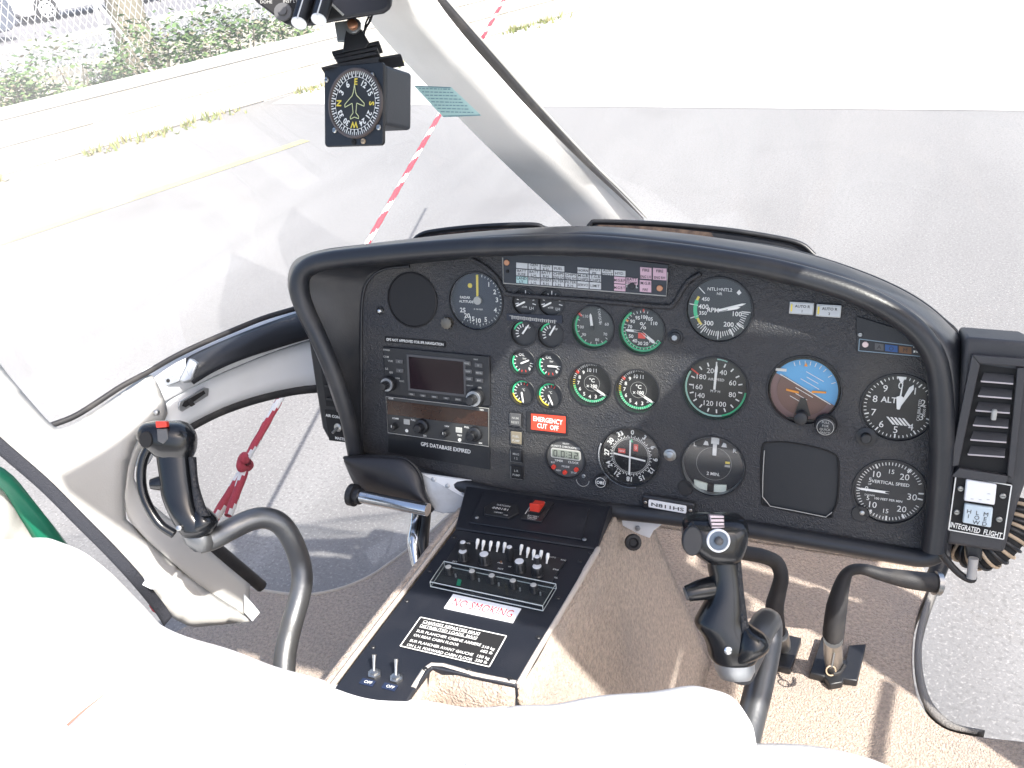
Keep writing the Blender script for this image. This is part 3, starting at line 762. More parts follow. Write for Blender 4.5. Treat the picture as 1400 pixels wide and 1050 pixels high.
# radar altimeter
def d_radar(T, mb, f, R):
    for k in range(26): tick(mb, f, 10 + k * 8.3, R * .86, R * (.97 if k % 5 == 0 else .92), .0008, W0)
    for s, a in (('1', 35), ('2', 62), ('3', 85), ('4', 115), ('5', 157), ('10', 180), ('15', 200), ('20', 218), ('25', 238)):
        x, y = clk(a, R * .74); mb.text(f, s, x, y, .0068, W0, bold=.02)
    mb.text(f, 'RADAR', -R * .52, R * .08, .0036, W0, bold=.02); mb.text(f, 'ALTITUDE', -R * .48, -R * .07, .0036, W0, bold=.02); mb.text(f, 'X 100 FEET', 0, -R * .33, .0022, W0)
    mb.poly(f, [(-R * .32 + p[0], R * .52 + p[1]) for p in circ(R * .09, 12)], 0, .0006, 3)
    mb.flat(f, [(-R * .07, R * .12), (R * .02, R * .12), (R * .02, R * .93), (-R * .07, R * .93)], .0009, 3)
    mb.poly(f, circ(R * .15, 16), 0, .004, 0 if False else 4)
def fix(T): pass
T = gauge('radar_altimeter', 'round radar altitude gauge with a yellow pointer at the upper left of the panel', 650, 412, .082, d_radar, rec=.010, rim=CHR, dial=mat('dial_blue_black', (.022, .025, .045), .35))
kf = PAN.px(613, 441, .0)
mb = MB(); mb.lathe(kf, [(.0085, 0), (.008, .008), (.006, .009)], 14, 0, 0, 0, False, True)
for k in range(10): mb.cyl(kf, .0078 * cos(k * .628), .0078 * sin(k * .628), .0012, .001, .008, 5)
mb.build('adjust_knob', mat('knurl_dull', (.16, .15, .13), .5, metal=.6), T, smooth=40)
# twin rows of small gauges
def d_small(kind):
    def f_(T, mb, f, R):
        if kind == 'fuel':
            for k in range(9): tick(mb, f, -105 + k * 26, R * .60, R * (.9 if k % 2 == 0 else .76), .0013 if k % 2 == 0 else .0009, W0)
            mb.text(f, 'LH', R * .5, -R * .5, .004, W0); mb.text(f, 'x100', -.002, -R * .42, .0028, W0)
        elif kind == 'amp':
            arc(mb, f, -75, -10, R * .8, R * .93, W0, 1); 
            for k in range(6): tick(mb, f, -120 + k * 22, R * .48, R * .74, .0013, W0)
            mb.text(f, 'AMP', R * .3, R * .45, .0032, W0)
        elif kind == 'oil':
            arc(mb, f, -150, -60, R * .84, R * .97, W0, 1)
            for k in range(5): tick(mb, f, -150 + k * 24, R * .66, R * .84, .0011, W0)
            for k in range(4): tick(mb, f, 190 - k * 26, R * .66, R * .85, .0011, W0, 2 if k < 2 else 0)
            mb.text(f, 'OIL', -R * .15, R * .62, .0042, W0); mb.text(f, 'bar', R * .1, R * .32, .003, W0)
            for k in range(3): tick(mb, f, 95 + k * 18, R * .6, R * .85, .001, W0)
        else:
            arc(mb, f, -100, 20, R * .84, R * .97, W0, 1); arc(mb, f, -170, -100, R * .84, R * .97, W0, 3)
            for k in range(10): tick(mb, f, -170 + k * 22, R * .62, R * .84, .0011, W0, 0 if k < 8 else 2)
            mb.text(f, '°C', 0, R * .2, .0035, W0)
    return f_
D36 = .0365
rows_ = [('fuel_gauge', 'fuel', ((717, 413, 'left small fuel gauge directly under the warning lights', -118, .75), (753, 414, 'right small fuel gauge directly under the warning lights', -118, .72)), False),
         ('ammeter', 'amp', ((715, 456, 'left small ammeter, second row under the warning lights', 35, .95), (752, 458, 'right small ammeter, second row under the warning lights', 30, .95)), True),
         ('oil_pressure_gauge', 'oil', ((714, 496, 'left small oil pressure gauge in the third pair', 65, .7), (751, 500, 'right small oil pressure gauge in the third pair', 90, .75)), True),
         ('oil_temperature_gauge', 'temp', ((714, 537, 'left small oil temperature gauge above the red placard', 170, .8), (751, 541, 'right small oil temperature gauge above the red placard', 155, .8)), True)]
for nm, kind, items, cap in rows_:
    for (x, y, lab, na, nl) in items:
        T = gauge(nm, lab, x, y, D36, d_small(kind), rec=.005, glass=False, group='small paired engine gauges', dial=DIALG, lip=.0008)
        df = Pl(PAN.hit(x, y, -.005), PAN.u, PAN.v); needle(T, df, na, D36 / 2, nl, .0 if kind == 'amp' else -.1, .07, .05, hub=.0)
        if kind == 'amp':
            pass
# engraved scale strip below fuel gauges
sf = PAN.px(729, 435.5, 0)
T = thing('scale_strip', 'narrow dark blue strip with white dashes beneath the fuel gauges', 'placard', fr=sf)
p4 = [PAN.uv(x, y) - PAN.uv(729, 435.5) for x, y in ((693, 428), (769, 431.5), (769, 442), (693, 438))]
mb = MB(); mb.poly(sf, p4, .0003, .0012); mb.build('plate', mat('navy', (.012, .016, .03), .4), T)
mb = MB()
for k in range(22): mb.box(sf, -.031 + k * .0030, (-.0001 * k), .0015, .0016, .0038 if k % 3 else .0052, .0002)
line(mb, sf, (-.035, .002), (.035, -.001), .0007, .0015); mb.build('markings', WHTD, T)
# torque / Ng / T4 gauges
def d_torque(T, mb, f, R):
    arc(mb, f, -225, -60, R * .88, R * .98, W0, 1); tick(mb, f, -52, R * .8, R, .003, W0, 2)
    for k in range(10): tick(mb, f, -230 + k * 20, R * .78, R * .9, .0009, W0)
    for s, a in (('110', -42), ('100', -95), ('90', -130), ('80', -195), ('70', -240), ('60', -285)):
        x, y = clk(a, R * .66); mb.text(f, s, x, y, .0042, W0)
    mb.text(f, 'TORQUE', R * .28, R * .55, .0036, W0, rot=-80); mb.text(f, '%', R * .30, R * .2, .004, W0)
T = gauge('torque_gauge', 'round torque gauge with a green arc, upper middle of the panel left of the other', 810, 448, .058, d_torque, dial=DIALG)
needle(T, Pl(PAN.hit(810, 448, -REC), PAN.u, PAN.v), -8, .027, .75, -.1, .07, .05)
def d_ng(T, mb, f, R):
    arc(mb, f, -240, -70, R * .90, R, W0, 1); arc(mb, f, -70, -35, R * .90, R, W0, 1); arc(mb, f, -240, -100, R * .80, R * .85, W0, 1); tick(mb, f, 0, R * .85, R, .002, W0, 2); tick(mb, f, -62, R * .78, R * .9, .003, W0, 6)
    for k in range(24): tick(mb, f, -240 + k * 11, R * .80, R * .9, .0009, W0)
    for s, a in (('110', 55), ('105', 28), ('100', 5), ('95', -25), ('90', -52), ('70', -78), ('50', -120), ('40', -145), ('30', -170), ('20', -195), ('10', -222)):
        x, y = clk(a, R * .62); mb.text(f, s, x, y, .0048, W0, bold=.02)
    mb.box(f, -.001, -R * .25, .0006, .010, .0075, .0006, 2); mb.text(f, '%', 0, R * .22, .010, W0)
T = gauge('gas_generator_gauge', 'round gauge with a bright green arc and white numbers beside the torque gauge', 877, 453, .061, d_ng)
df = Pl(PAN.hit(877, 453, -REC), PAN.u, PAN.v); needle(T, df, 127, .029, .85, .35, .05, .06, hub=0); needle(T, df, -88, .029, .75, .35, .05, .05, hub=0)
def d_t4(T, mb, f, R):
    arc(mb, f, -232, -100, R * .85, R * .96, W0, 1)
    for k in range(34): tick(mb, f, -235 + k * 6.6, R * .86, R * .97, .0009, W0, 3 if 18 < k < 24 else 0)
    tick(mb, f, -55, R * .82, R, .0035, W0, 2)
    for k in range(13): tick(mb, f, -48 + k * 5, R * .9, R * .99, .0007, W0)
    for s, a in (('11', 12), ('10', -12), ('9', -40), ('8', -67), ('7', -92), ('6', -118), ('5', -146), ('4', -172), ('3', -198), ('2', -224)):
        x, y = clk(a, R * .68); mb.text(f, s, x, y, .0052, W0, bold=.02)
    mb.text(f, '°C', 0, R * .16, .0055, W0, bold=.02); mb.text(f, 'x 100', 0, -R * .12, .0048, W0, bold=.02)
    arc(mb, f, 0, 360, R * .385, R * .40, W0, 4, 30)
for x, y, lab in ((807, 526, 'round turbine temperature gauge left of its twin, in the middle of the panel'), (871, 535, 'round turbine temperature gauge right of its twin, above the compass dial')):
    T = gauge('turbine_temperature_gauge', lab, x, y, .059, d_t4, group='turbine temperature gauges'); needle(T, Pl(PAN.hit(x, y, -REC), PAN.u, PAN.v), 120, .028, .95, .45, .05, .05, hub=0)
# rotor rpm
def d_rpm(T, mb, f, R):
    for k in range(27): tick(mb, f, 96 + k * 5.2, R * .72, R * (.88 if k % 5 else .93), .0009, W0)
    for s, a, rr in (('450', -55, .56), ('400', -82, .52), ('350', -105, .54), ('300', -145, .56), ('200', 145, .56), ('100', 100, .58)):
        x, y = clk(a, R * rr); mb.text(f, s, x, y, .0048 if s in ('450', '350') else .0062, W0, bold=.015)
    for a in (-45, -82, -110, -145, 180, 150, 125, 92): tick(mb, f, a, R * .70, R * .98, .0012, W0)
    arc(mb, f, -115, -70, R * .72, R * .84, W0, 1); arc(mb, f, -135, -115, R * .72, R * .80, W0, 3); arc(mb, f, -70, -60, R * .74, R * .82, W0, 3)
    mb.text(f, 'NTL1=NTL2', -.001, R * .66, .0042, W0, bold=.01); mb.text(f, 'NR', -.001, R * .52, .0036, W0); mb.text(f, 'RPM', -.008, -R * .02, .0058, W0, bold=.02)
    mb.poly(f, [(R * .58 + p[0], R * .58 + p[1]) for p in [(-.003, 0), (0, .004), (.003, 0), (0, -.003)]], 0, .0004)
T = gauge('rotor_rpm_gauge', 'large round rotor RPM gauge at the top of the panel right of the warning lights', 983, 424, .082, d_rpm, rec=.004)
df = Pl(PAN.hit(983, 424, -.004), PAN.u, PAN.v); needle(T, df, 72, .038, .92, -.0, .04, .03, hub=0); needle(T, df, 78, .038, .72, .3, .05, .035, hub=0, w=.003)
# airspeed
def d_asi(T, mb, f, R):
    for k in range(18): tick(mb, f, -40 + k * 19.5, R * .74, R * .87, .0018, W0)
    for s, a in (('200', -14), ('40', 22), ('60', 68), ('80', 108), ('100', 158), ('120', 200), ('140', 238), ('160', 268), ('180', 305)):
        x, y = clk(a, R * .58); mb.text(f, s, x, y, .0070, W0)
    arc(mb, f, 165, 300, R * .94, R, W0, 5); arc(mb, f, 95, 165, R * .94, R, W0, 1); arc(mb, f, 0, 20, R * .94, R, W0, 5); tick(mb, f, 305, R * .7, R, .002, W0, 2)
    mb.text(f, 'AIRSPEED', 0, R * .28, .0036, W0); mb.text(f, 'M P H', 0, -R * .12, .0036, W0)
T = gauge('airspeed_indicator', 'large round airspeed indicator with numbers up to 200 and a thin vertical pointer', 977, 532, .083, d_asi)
needle(T, Pl(PAN.hit(977, 532, -REC), PAN.u, PAN.v), 2, .04, .88, 0, .035, .035, hub=0)
# attitude indicator
def d_att(T, mb, f, R): pass
T = gauge('attitude_indicator', 'round artificial horizon with blue sky half and brown ground half', 1099, 534, .087, d_att, dial=BLKM, rec=.010)
df = Pl(PAN.hit(1099, 534, -.010), PAN.u, PAN.v); R = .0405; tilt = -25
def seg(cut_r, r_, a0, a1): return [clk(a0 + (a1 - a0) * i / 24, r_) for i in range(25)]
mb = MB(); mb.poly(df, seg(0, R, -60, 112), 0, .0012); mb.build('sky_half', SKYB, T)
mb = MB(); mb.poly(df, seg(0, R, 112, 300), 0, .0012); mb.build('ground_half', BRN2, T)
mb = MB(); ri = R * .80; h0 = clk(-55, ri); h1 = clk(112, ri)
mb.poly(df, [clk(112 + (-55 + 360 - 112) * i / 24, ri) for i in range(25)], .0014, .0024); mb.build('ground_disc', BRN, T)
mb = MB(); line(mb, df, clk(-57, ri * 1.1), clk(113, ri * 1.12), .0012, .0028)
for k, L_ in ((-.18, .3), (-.34, .2), (-.5, .3), (.14, .32), (.28, .2), (.42, .3)):
    cx_, cy_ = sin(radians(20)) * R * k * -1, 0
    c = np.array([0, 0.]) + np.array([sin(radians(27)), cos(radians(27))]) * R * k + np.array([.1 * R, .12 * R]); dd = np.array([cos(radians(27)), -sin(radians(27))])
    line(mb, df, c - dd * R * L_, c + dd * R * L_, .0008, .0028)
for a in (-30, -20, -10, 0, 10, 20, 30, 45, 60): tick(mb, df, a + 8, R * .84, R * .97, .0009, .0028)
mb.box(df, -R * .72, R * .62, .003, .013, .0035, .0004); mb.build('scale_marks', WHT, T)
mb = MB(); mb.poly(df, [(-R * .52, -.001), (-R * .14, -.0035), (-R * .14, -.001), (-R * .52, .0015)], .003, .0042); mb.poly(df, [(R * .66, .0), (R * .24, -.001), (R * .24, .0016), (R * .66, .0022)], .003, .0042)
mb.poly(df, [(0 - .002, R * .8), (.002, R * .8), (0, R * .92)], .003, .0042); mb.build('aircraft_symbol', ORG, T)
mb = MB(); mb.poly(df, [(-.003, -R * .22), (.003, -R * .22), (.011, -R * .78), (-.009, -R * .78)], .0026, .0038); mb.poly(df, [clk(150 + i * 5, R * 1.02) for i in range(13)], .0026, .0045); mb.build('lower_mask', BLK, T)
uv1 = PAN.uv(1095, 571) - PAN.uv(1099, 534)
gf = PAN.px(1099, 534, 0)
mb = MB(); mb.lathe(gf, [(.0085, -.004), (.008, .007), (.006, .008)], 18, 0, uv1[0], uv1[1], False, True); mb.build('trim_knob', BLK, T, smooth=40)
ef = PAN.px(1129, 580, 0)
T = thing('caging_knob', 'round black pull knob with white lettering below the artificial horizon', 'knob', fr=ef)
mb = MB(); mb.lathe(ef, [(.014, 0), (.013, .003), (.0118, .004), (.0118, .013), (.0105, .014)], 24, 0, 0, 0, False, True); mb.build('body', BLK, T, smooth=40)
mb = MB(); mb.text(ef, 'PULL', 0, .0065, .003, .0144); mb.text(ef, 'FOR', 0, .002, .003, .0144); mb.text(ef, 'QUICK', 0, -.0025, .003, .0144); mb.text(ef, 'ERECT', 0, -.007, .003, .0144); arc(mb, ef, 0, 360, .0095, .0101, .0143, 0, 24); mb.build('lettering', WHTD, T)
# altimeter
def d_alt(T, mb, f, R):
    for k in range(50): tick(mb, f, k * 7.2, R * (.84 if k % 5 == 0 else .89), R * .97, .0016 if k % 5 == 0 else .0009, W0)
    for k in range(10):
        x, y = clk(k * 36, R * .70); mb.text(f, str(k), x, y, .0088, W0)
    mb.text(f, 'ALT', -R * .28, R * .22, .0072, W0, bold=.015); mb.text(f, 'CALIBRATED', R * .58, -R * .02, .0034, W0, rot=90); mb.text(f, '20000 FT', R * .72, -R * .02, .0030, W0, rot=90)
    for k in range(5): mb.flat(f, [(-R * .3 + k * R * .11, -R * .32 - k * .0), (-R * .24 + k * R * .11, -R * .32), (-R * .02 + k * R * .11, -R * .55), (-R * .10 + k * R * .11, -R * .55)], W0)
T = gauge('altimeter', 'large round altimeter with digits 0 to 9 at the right side of the panel', 1228, 558, .083, d_alt, rec=.003)
df = Pl(PAN.hit(1228, 558, -.003), PAN.u, PAN.v); needle(T, df, 3, .04, .93, -.02, .04, .008, hub=0); needle(T, df, 3, .04, .42, -.02, .045, .09, hub=0, w=.0026, name='short_pointer'); needle(T, df, 24, .04, .85, -.02, .02, .055, hub=0, w=.0012, name='long_pointer')
mb = MB(); mb.poly(df, [(-.005, .0395), (.005, .0395), (0, .031)], .0005, .0012); mb.build('index_mark', WHT, T)
u_ = PAN.uv(1184, 597); kf = PAN.px(1184, 597, 0)
mb = MB(); mb.lathe(kf, [(.012, 0), (.012, .002), (.0065, .003), (.0062, .011), (.005, .012)], 20, 0, 0, 0, False, True); mb.build('setting_knob', BLK, T, smooth=40)
# vertical speed
def d_vsi(T, mb, f, R):
    for k in range(60): 
        a = -90 + k * 6
        if 70 < (a % 360) < 110: continue
        tick(mb, f, a, R * .86, R * .96, .0009, W0)
    for s, a, h in (('5', -62, .0058), ('10', -38, .0082), ('15', 0, .0058), ('20', 35, .0082), ('30', 97, .0086), ('20', 142, .0082), ('15', 183, .0058), ('10', 220, .0082), ('5', 243, .0058), ('0', -90, .0070)):
        x, y = clk(a, R * .66); mb.text(f, s, x, y, h, W0)
    for a in (-30, 33, 86, 98, 148, 213, 180): tick(mb, f, a, R * .82, R * .97, .002, W0)
    mb.text(f, 'VERTICAL SPEED', 0, R * .28, .0042, W0, bold=.01); mb.text(f, '100 FEET PER MIN', 0, -R * .28, .0030, W0, bold=.01); mb.text(f, 'UP', -R * .58, R * .17, .0025, W0); mb.text(f, 'DOWN', -R * .55, -R * .2, .0025, W0)
T = gauge('vertical_speed_indicator', 'large round vertical speed indicator at the lower right corner of the panel', 1216, 673, .083, d_vsi, rec=.003)
needle(T, Pl(PAN.hit(1216, 673, -.003), PAN.u, PAN.v), -89, .04, .95, .12, .04, .03, hub=0)
kf = PAN.px(1176, 702, 0)
mb = MB(); mb.lathe(kf, [(.011, 0), (.010, .0015)], 18, 0, 0, 0, False, True); mb.build('corner_lug', BLK, T, smooth=40)
mb = MB(); mb.lathe(kf, [(.003, .0015), (.003, .003), (.002, .0035)], 12, 0, .002, .002, False, True); mb.build('screw', STEEL, T, smooth=40)
# turn and bank
def d_turn(T, mb, f, R):
    mb.text(f, 'L', -R * .66, R * .62, .0058, W0, bold=.02); mb.text(f, 'R', R * .66, R * .55, .0058, W0, bold=.02)
    mb.box(f, 0, R * .82, .0006, .0105, .009, .0006); mb.box(f, 0, R * .50, .0006, .0052, .016, .0006)
    for s in (-1, 1): mb.poly(f, [(s * R * .30 + p[0] * 1.2, R * .68 + p[1]) for p in [(-.003, -.002), (.003, -.002), (.002, .003), (-.001, .0042)]], 0, .0006)
    mb.text(f, '2 MIN.', 0, -R * .36, .0045, W0, bold=.02); mb.box(f, R * .45, R * .10, .0006, .006, .003, .0006, 3); mb.box(f, R * .45, -R * .02, .0006, .007, .003, .0006, 4)
    arc(mb, f, 0, 360, R * .575, R * .585, W0, 4, 36)
T = gauge('turn_indicator', 'round turn and slip indicator with two white ball blocks, left of the blank rounded plate', 974, 638, .083, d_turn, rec=.012, rim=ALU)
df = Pl(PAN.hit(974, 638, -.012), PAN.u, PAN.v); R = .04
mb = MB(); 
mb.poly(df, [(-R * .58, -R * .52), (-R * .12, -R * .60), (-R * .12, -R * .86), (-R * .55, -R * .78)], .0005, .004); mb.poly(df, [(R * .10, -R * .60), (R * .52, -R * .56), (R * .50, -R * .84), (R * .10, -R * .87)], .0005, .004)
mb.build('inclinometer_block', mat('inclino_white', (.66, .72, .64), .4), T, bevel=.0008)
mb = MB(); mb.box(df, -R * .01, -R * .73, .0025, R * .2, R * .30, .004); mb.build('slip_ball', BLKM, T, bevel=.001)
kf = PAN.px(937, 667, 0); mb = MB(); mb.lathe(kf, [(.011, 0), (.010, .0015)], 18, 0, 0, 0, False, True); mb.build('corner_lug', BLK, T, smooth=40)
# course deviation indicator
def d_vor(T, mb, f, R):
    for k in range(72): tick(mb, f, k * 5, R * .64, R * (.74 if k % 2 == 0 else .69), .0009, W0)
    for k, s in enumerate(('0', '33', '30', '27', '24', '21', '18', '15', '12', '9', '6', '3')):
        a = 360 - k * 30 + 2; x, y = clk(a * 1.0, R * .86); mb.text(f, s, x, y, .0068, W0, rot=-a, bold=.03)
    arc(mb, f, 0, 360, R * .60, R * .62, W0, 4, 40)
    mb.flat(f, [(-.003, R * .50), (.003, R * .50), (0, R * .62)], W0 + .0004, 1)
T = gauge('course_deviation_indicator', 'round navigation dial with crossed white needles and a compass rose', 861, 625, .084, d_vor, rec=.006, rim=CHR, dial=BLKM)
df = Pl(PAN.hit(861, 625, -.006), PAN.u, PAN.v); R = .042
mb = MB(); mb.box(df, .0005, 0, .0016, .0022, R * 1.2, .0007); mb.build('course_needle', WHT, T)
mb = MB(); fr2 = df.rot(-7); mb.box(fr2, 0, .001, .0026, R * 1.08, .0022, .0007); mb.build('glideslope_needle', WHT, T)
mb = MB(); mb.box(df, R * .20, R * .36, .0012, .006, .010, .0007); mb.box(df, -R * .27, R * .20, .0012, .010, .0062, .0007); mb.build('flag', REDM, T)
mb = MB(); mb.text(df, 'GS', R * .2, R * .36, .003, .0017, rot=90); mb.text(df, 'NAV', -R * .27, R * .2, .003, .0017); mb.build('flag_lettering', WHT, T)
mb = MB(); arc(mb, PAN.px(861, 625), 165, 292, .0425, .0445, .0032, 0, 30); mb.build('bright_edge', CHR, T)
of = PAN.px(824, 656, 0)
mb = MB(); mb.lathe(of, [(.0095, 0), (.0088, .010), (.0075, .011)], 22, 0, 0, 0, False, True); kb = mb.build('obs_knob', BLK, T, smooth=40)
mb = MB(); mb.text(of, 'OBS', 0, 0, .0045, .0114, bold=.02); arc(mb, of, 0, 360, .0068, .0074, .0113, 0, 20); mb.build('knob_lettering', WHT, kb)
# digital clock
def d_clk(T, mb, f, R):
    mb.text(f, 'QUARTZ CHRONOMETER', 0, R * .62, .0028, W0); mb.text(f, 'SELECT', 0, R * .80, .0022, W0); mb.text(f, 'TIMER', -R * .38, -R * .18, .0034, W0); mb.text(f, 'CLOCK', R * .42, -R * .18, .0034, W0)
    mb.text(f, 'MODE', 0, -R * .46, .003, W0); mb.text(f, 'RST', -R * .7, -R * .32, .0026, W0); mb.text(f, 'STOP', R * .45, -R * .74, .0026, W0); mb.text(f, 'ADV', -R * .4, -R * .72, .0026, W0)
T = gauge('digital_clock', 'round grey panel chronometer with an LCD reading 0.0:32 and three red buttons', 773, 627, .057, d_clk, rec=.002, glass=False, dial=mat('clock_grey', (.075, .075, .075), .45), cat='clock')
df = Pl(PAN.hit(773, 627, -.002), PAN.u, PAN.v); R = .0275
mb = MB(); mb.poly(df, rrect(-R * .78, R * .0, R * .84, R * .52, .003), 0, .0018); mb.build('display_frame', WHTD, T)
mb = MB(); mb.poly(df, rrect(-R * .72, R * .05, R * .78, R * .47, .002), .0018, .0022); mb.build('display', LCD, T)
mb = MB()
SEG = {'0': 'abcdef', '3': 'abcdg', '2': 'abged'}
def digit(ch, cx_, cy_, w_, h_):
    for s in SEG[ch]:
        p = {'a': ((-w_, h_), (w_, h_)), 'b': ((w_, h_), (w_, 0)), 'c': ((w_, 0), (w_, -h_)), 'd': ((-w_, -h_), (w_, -h_)), 'e': ((-w_, 0), (-w_, -h_)), 'f': ((-w_, h_), (-w_, 0)), 'g': ((-w_, 0), (w_, 0))}[s]
        line(mb, df, (cx_ + p[0][0], cy_ + p[0][1]), (cx_ + p[1][0], cy_ + p[1][1]), .0011, .0025)
for ch, x in (('0', -R * .52), ('0', -R * .12), ('3', R * .28), ('2', R * .60)): digit(ch, x, R * .26, .0022, .0042)
for x, y in ((-R * .33, R * .12), (R * .09, R * .34), (R * .09, R * .16)): mb.box(df, x, y, .0025, .0011, .0011, .0002)
mb.build('display_digits', INK, T)
for x, y in ((-R * .62, -R * .52), (0, -R * .74), (R * .62, -R * .50)):
    mb = MB(); mb.cyl(df, x, y, .0033, 0, .004, 14, ch=.0006); mb.build('button', REDS, T, smooth=40)
u1 = PAN.px(797, 656, 0)
mb = MB(); arc(mb, u1, 90, 270, .009, .0098, .001, 0, 16); mb.build('flange_edge', WHTD, T); screw(u1, .001, .006, .0028, 0, T, ALU)
# blank cover plates
def bl(x, y): return tuple(PAN.uv(x, y))
bp = [(1043, 614), (1043, 679), (1052, 691), (1128, 706), (1137, 699), (1144, 680), (1145, 632), (1136, 620), (1112, 612), (1078, 606), (1056, 606)]
bpu = [bl(*p) for p in bp]; cxy = np.mean(bpu, 0)
T = thing('blank_plate', 'blank dark rounded square cover plate filling an empty instrument opening', 'blanking plate', fr=PAN.px(1094, 655))
gro = [tuple(cxy + (np.array(p) - cxy) * 1.03) for p in smooth_line([np.array(p) for p in bpu], 3, True)]
HOLES.append([tuple(p) for p in gro])
mb = MB(); mb.poly(PAN, [tuple(cxy + (np.array(p) - cxy) * 1.01) for p in gro], -.012, -.003); mb.build('cover', mat('blank_black', (.017, .019, .023), .5, bump=(800, .1)), T)
mb = MB(); e = [PAN.at(*p, -.001) for p in gro]; k0 = len(e)
pts_e = [PAN.hit(x, y, .0004) for x, y in ((1045, 616), (1043, 650), (1042.5, 679), (1053, 692), (1090, 699), (1129, 707), (1138, 700))]
mb.tube(pts_e, .0006, 6); mb.build('pale_edge', WHTD, T)  # pale line along the left and lower edges of the plate
mb = MB(); wl = [PAN.at(*p, .0) for p in gro]; mb.tube(wl, .0012, 6, closed=True); mb.build('edge_seal', BLKM, T, smooth=60)
bc = [bl(x, y) for x, y in ((520, 410), (526, 375), (545, 366), (572, 366), (590, 382), (597, 410), (592, 438), (578, 450), (556, 451), (538, 440), (534, 430), (521, 432))]
T = thing('round_blank_cover', 'large round black blanking cover at the upper left of the panel with a small screw', 'blanking plate', fr=PAN.px(563, 410))
c0 = PAN.uv(564, 410); frb = PAN.px(564, 410)
mb = MB(); mb.lathe(frb, [(.041, .0002), (.041, .002), (.039, .003), (.0385, .0012)], 44, 0, 0, 0, False, True); mb.build('disc', mat('matte_disc', (.010, .010, .012), .65), T, smooth=30)
mb = MB(); q = PAN.px(521, 424.5); mb.lathe(q, [(.0065, 0), (.0062, .002), (.004, .0045), (.0035, .0065), (.002, .0075)], 16, 0, 0, 0, False, True); mb.build('screw', CHR, T, smooth=50)
# big panel screws
for x, y, lab, rr in ((923, 461, 'black round panel fastener between the gauges near the top', .0078), (916, 622, 'bright round panel fastener right of the navigation dial', .0065)):
    f0 = PAN.px(x, y); T = thing('panel_fastener', lab, 'screw', fr=f0)
    mb = MB(); mb.lathe(f0, [(rr * 1.35, 0), (rr * 1.3, .0012), (rr, .0016), (rr * .9, .0036), (rr * .6, .0044)], 20, 0, 0, 0, False, True); mb.build('head', BLK if x == 923 else STEEL, T, smooth=40)
    mb = MB(); mb.lathe(f0, [(rr * .5, .0044), (rr * .45, .005)], 8, 0, 0, 0, False, True); mb.build('socket', ALU, T)
# auto relight lamps
for x, y, s2, lab in ((1096, 421, '1', 'white lamp tile reading AUTO R 1, left of its twin'), (1133, 424.5, '2', 'white lamp tile reading AUTO R 2, right of its twin')):
    f0 = PAN.px(x, y); T = thing('auto_relight_lamp', lab, 'indicator lamp', fr=f0, group='pair of AUTO R lamps')
    mb = MB(); mb.box(f0, 0, 0, .0015, .0285, .0155, .003); mb.build('frame', STEEL, T, bevel=.0006)
    mb = MB(); mb.box(f0, .001, 0, .0033, .0235, .012, .001); mb.build('tile', TILEW, T)
    mb = MB(); mb.text(f0, 'AUTO R', .001, .0026, .0034, .0040, bold=.02); mb.text(f0, s2, .001, -.0032, .0032, .0040, bold=.02); mb.build('lettering', INK, T)
    mb = MB(); mb.box(f0, -.0115, 0, .0033, .002, .009, .001); mb.build('clip', YEL, T)
# marker beacon strip
f0 = PAN.px(1217, 472)
T = thing('marker_beacon_strip', 'thin panel strip with grey, blue and brown lamp segments marked A, O and M', 'indicator strip', fr=f0)
def lp(x, y): return tuple(PAN.uv(x, y) - PAN.uv(1217, 472))
mb = MB(); mb.poly(f0, [lp(1171, 432), lp(1230, 450), lp(1262, 470), lp(1264, 488), lp(1171, 481)], .0003, .0018); mb.build('plate', BLK, T, bevel=.0004)
cs = [lp(1175, 463), lp(1262, 474), lp(1262, 487), lp(1174, 479)]
mb = MB()
for i in range(4): line(mb, f0, cs[i], cs[(i + 1) % 4], .0010, .0022)
mb.build('border', mat('border_blue', (.22, .30, .36), .5), T)
mb = MB(); mb.cyl(f0, *lp(1183, 470.5), .0036, .0018, .0032, 14, ch=.0006); mb.build('round_lamp', mat('lamp_pink', (.75, .6, .58), .4), T, smooth=40)
for i, (x0_, x1_, mt_, s) in enumerate(((1196, 1208, GREY, 'A'), (1210, 1227, BLU, 'O'), (1229, 1246, BRS, 'M'))):
    mb = MB(); mb.poly(f0, [lp(x0_, 466 + (x0_ - 1175) * .12), lp(x1_, 466 + (x1_ - 1175) * .12), lp(x1_, 475 + (x1_ - 1175) * .12), lp(x0_, 475 + (x0_ - 1175) * .12)], .0018, .0026); sgm = mb.build('segment', mt_, T)
    mb = MB(); c = (np.array(lp(x0_, 466 + (x0_ - 1175) * .12)) + lp(x1_, 475 + (x1_ - 1175) * .12)) / 2; mb.text(f0, s, c[0], c[1], .005, .0028); mb.build('letter', INK, sgm)
mb = MB()
for k in range(6): x, y = lp(1250 + (k % 3) * 4, 473 + (k // 3) * 7); mb.box(f0, x, y, .0024, .002, .0026, .0006)
mb.build('edge_marks', WHT, T)
u0 = PAN.px(1176, 457); screw(u0, 0, 0, .0028, .0018, T, STEEL)
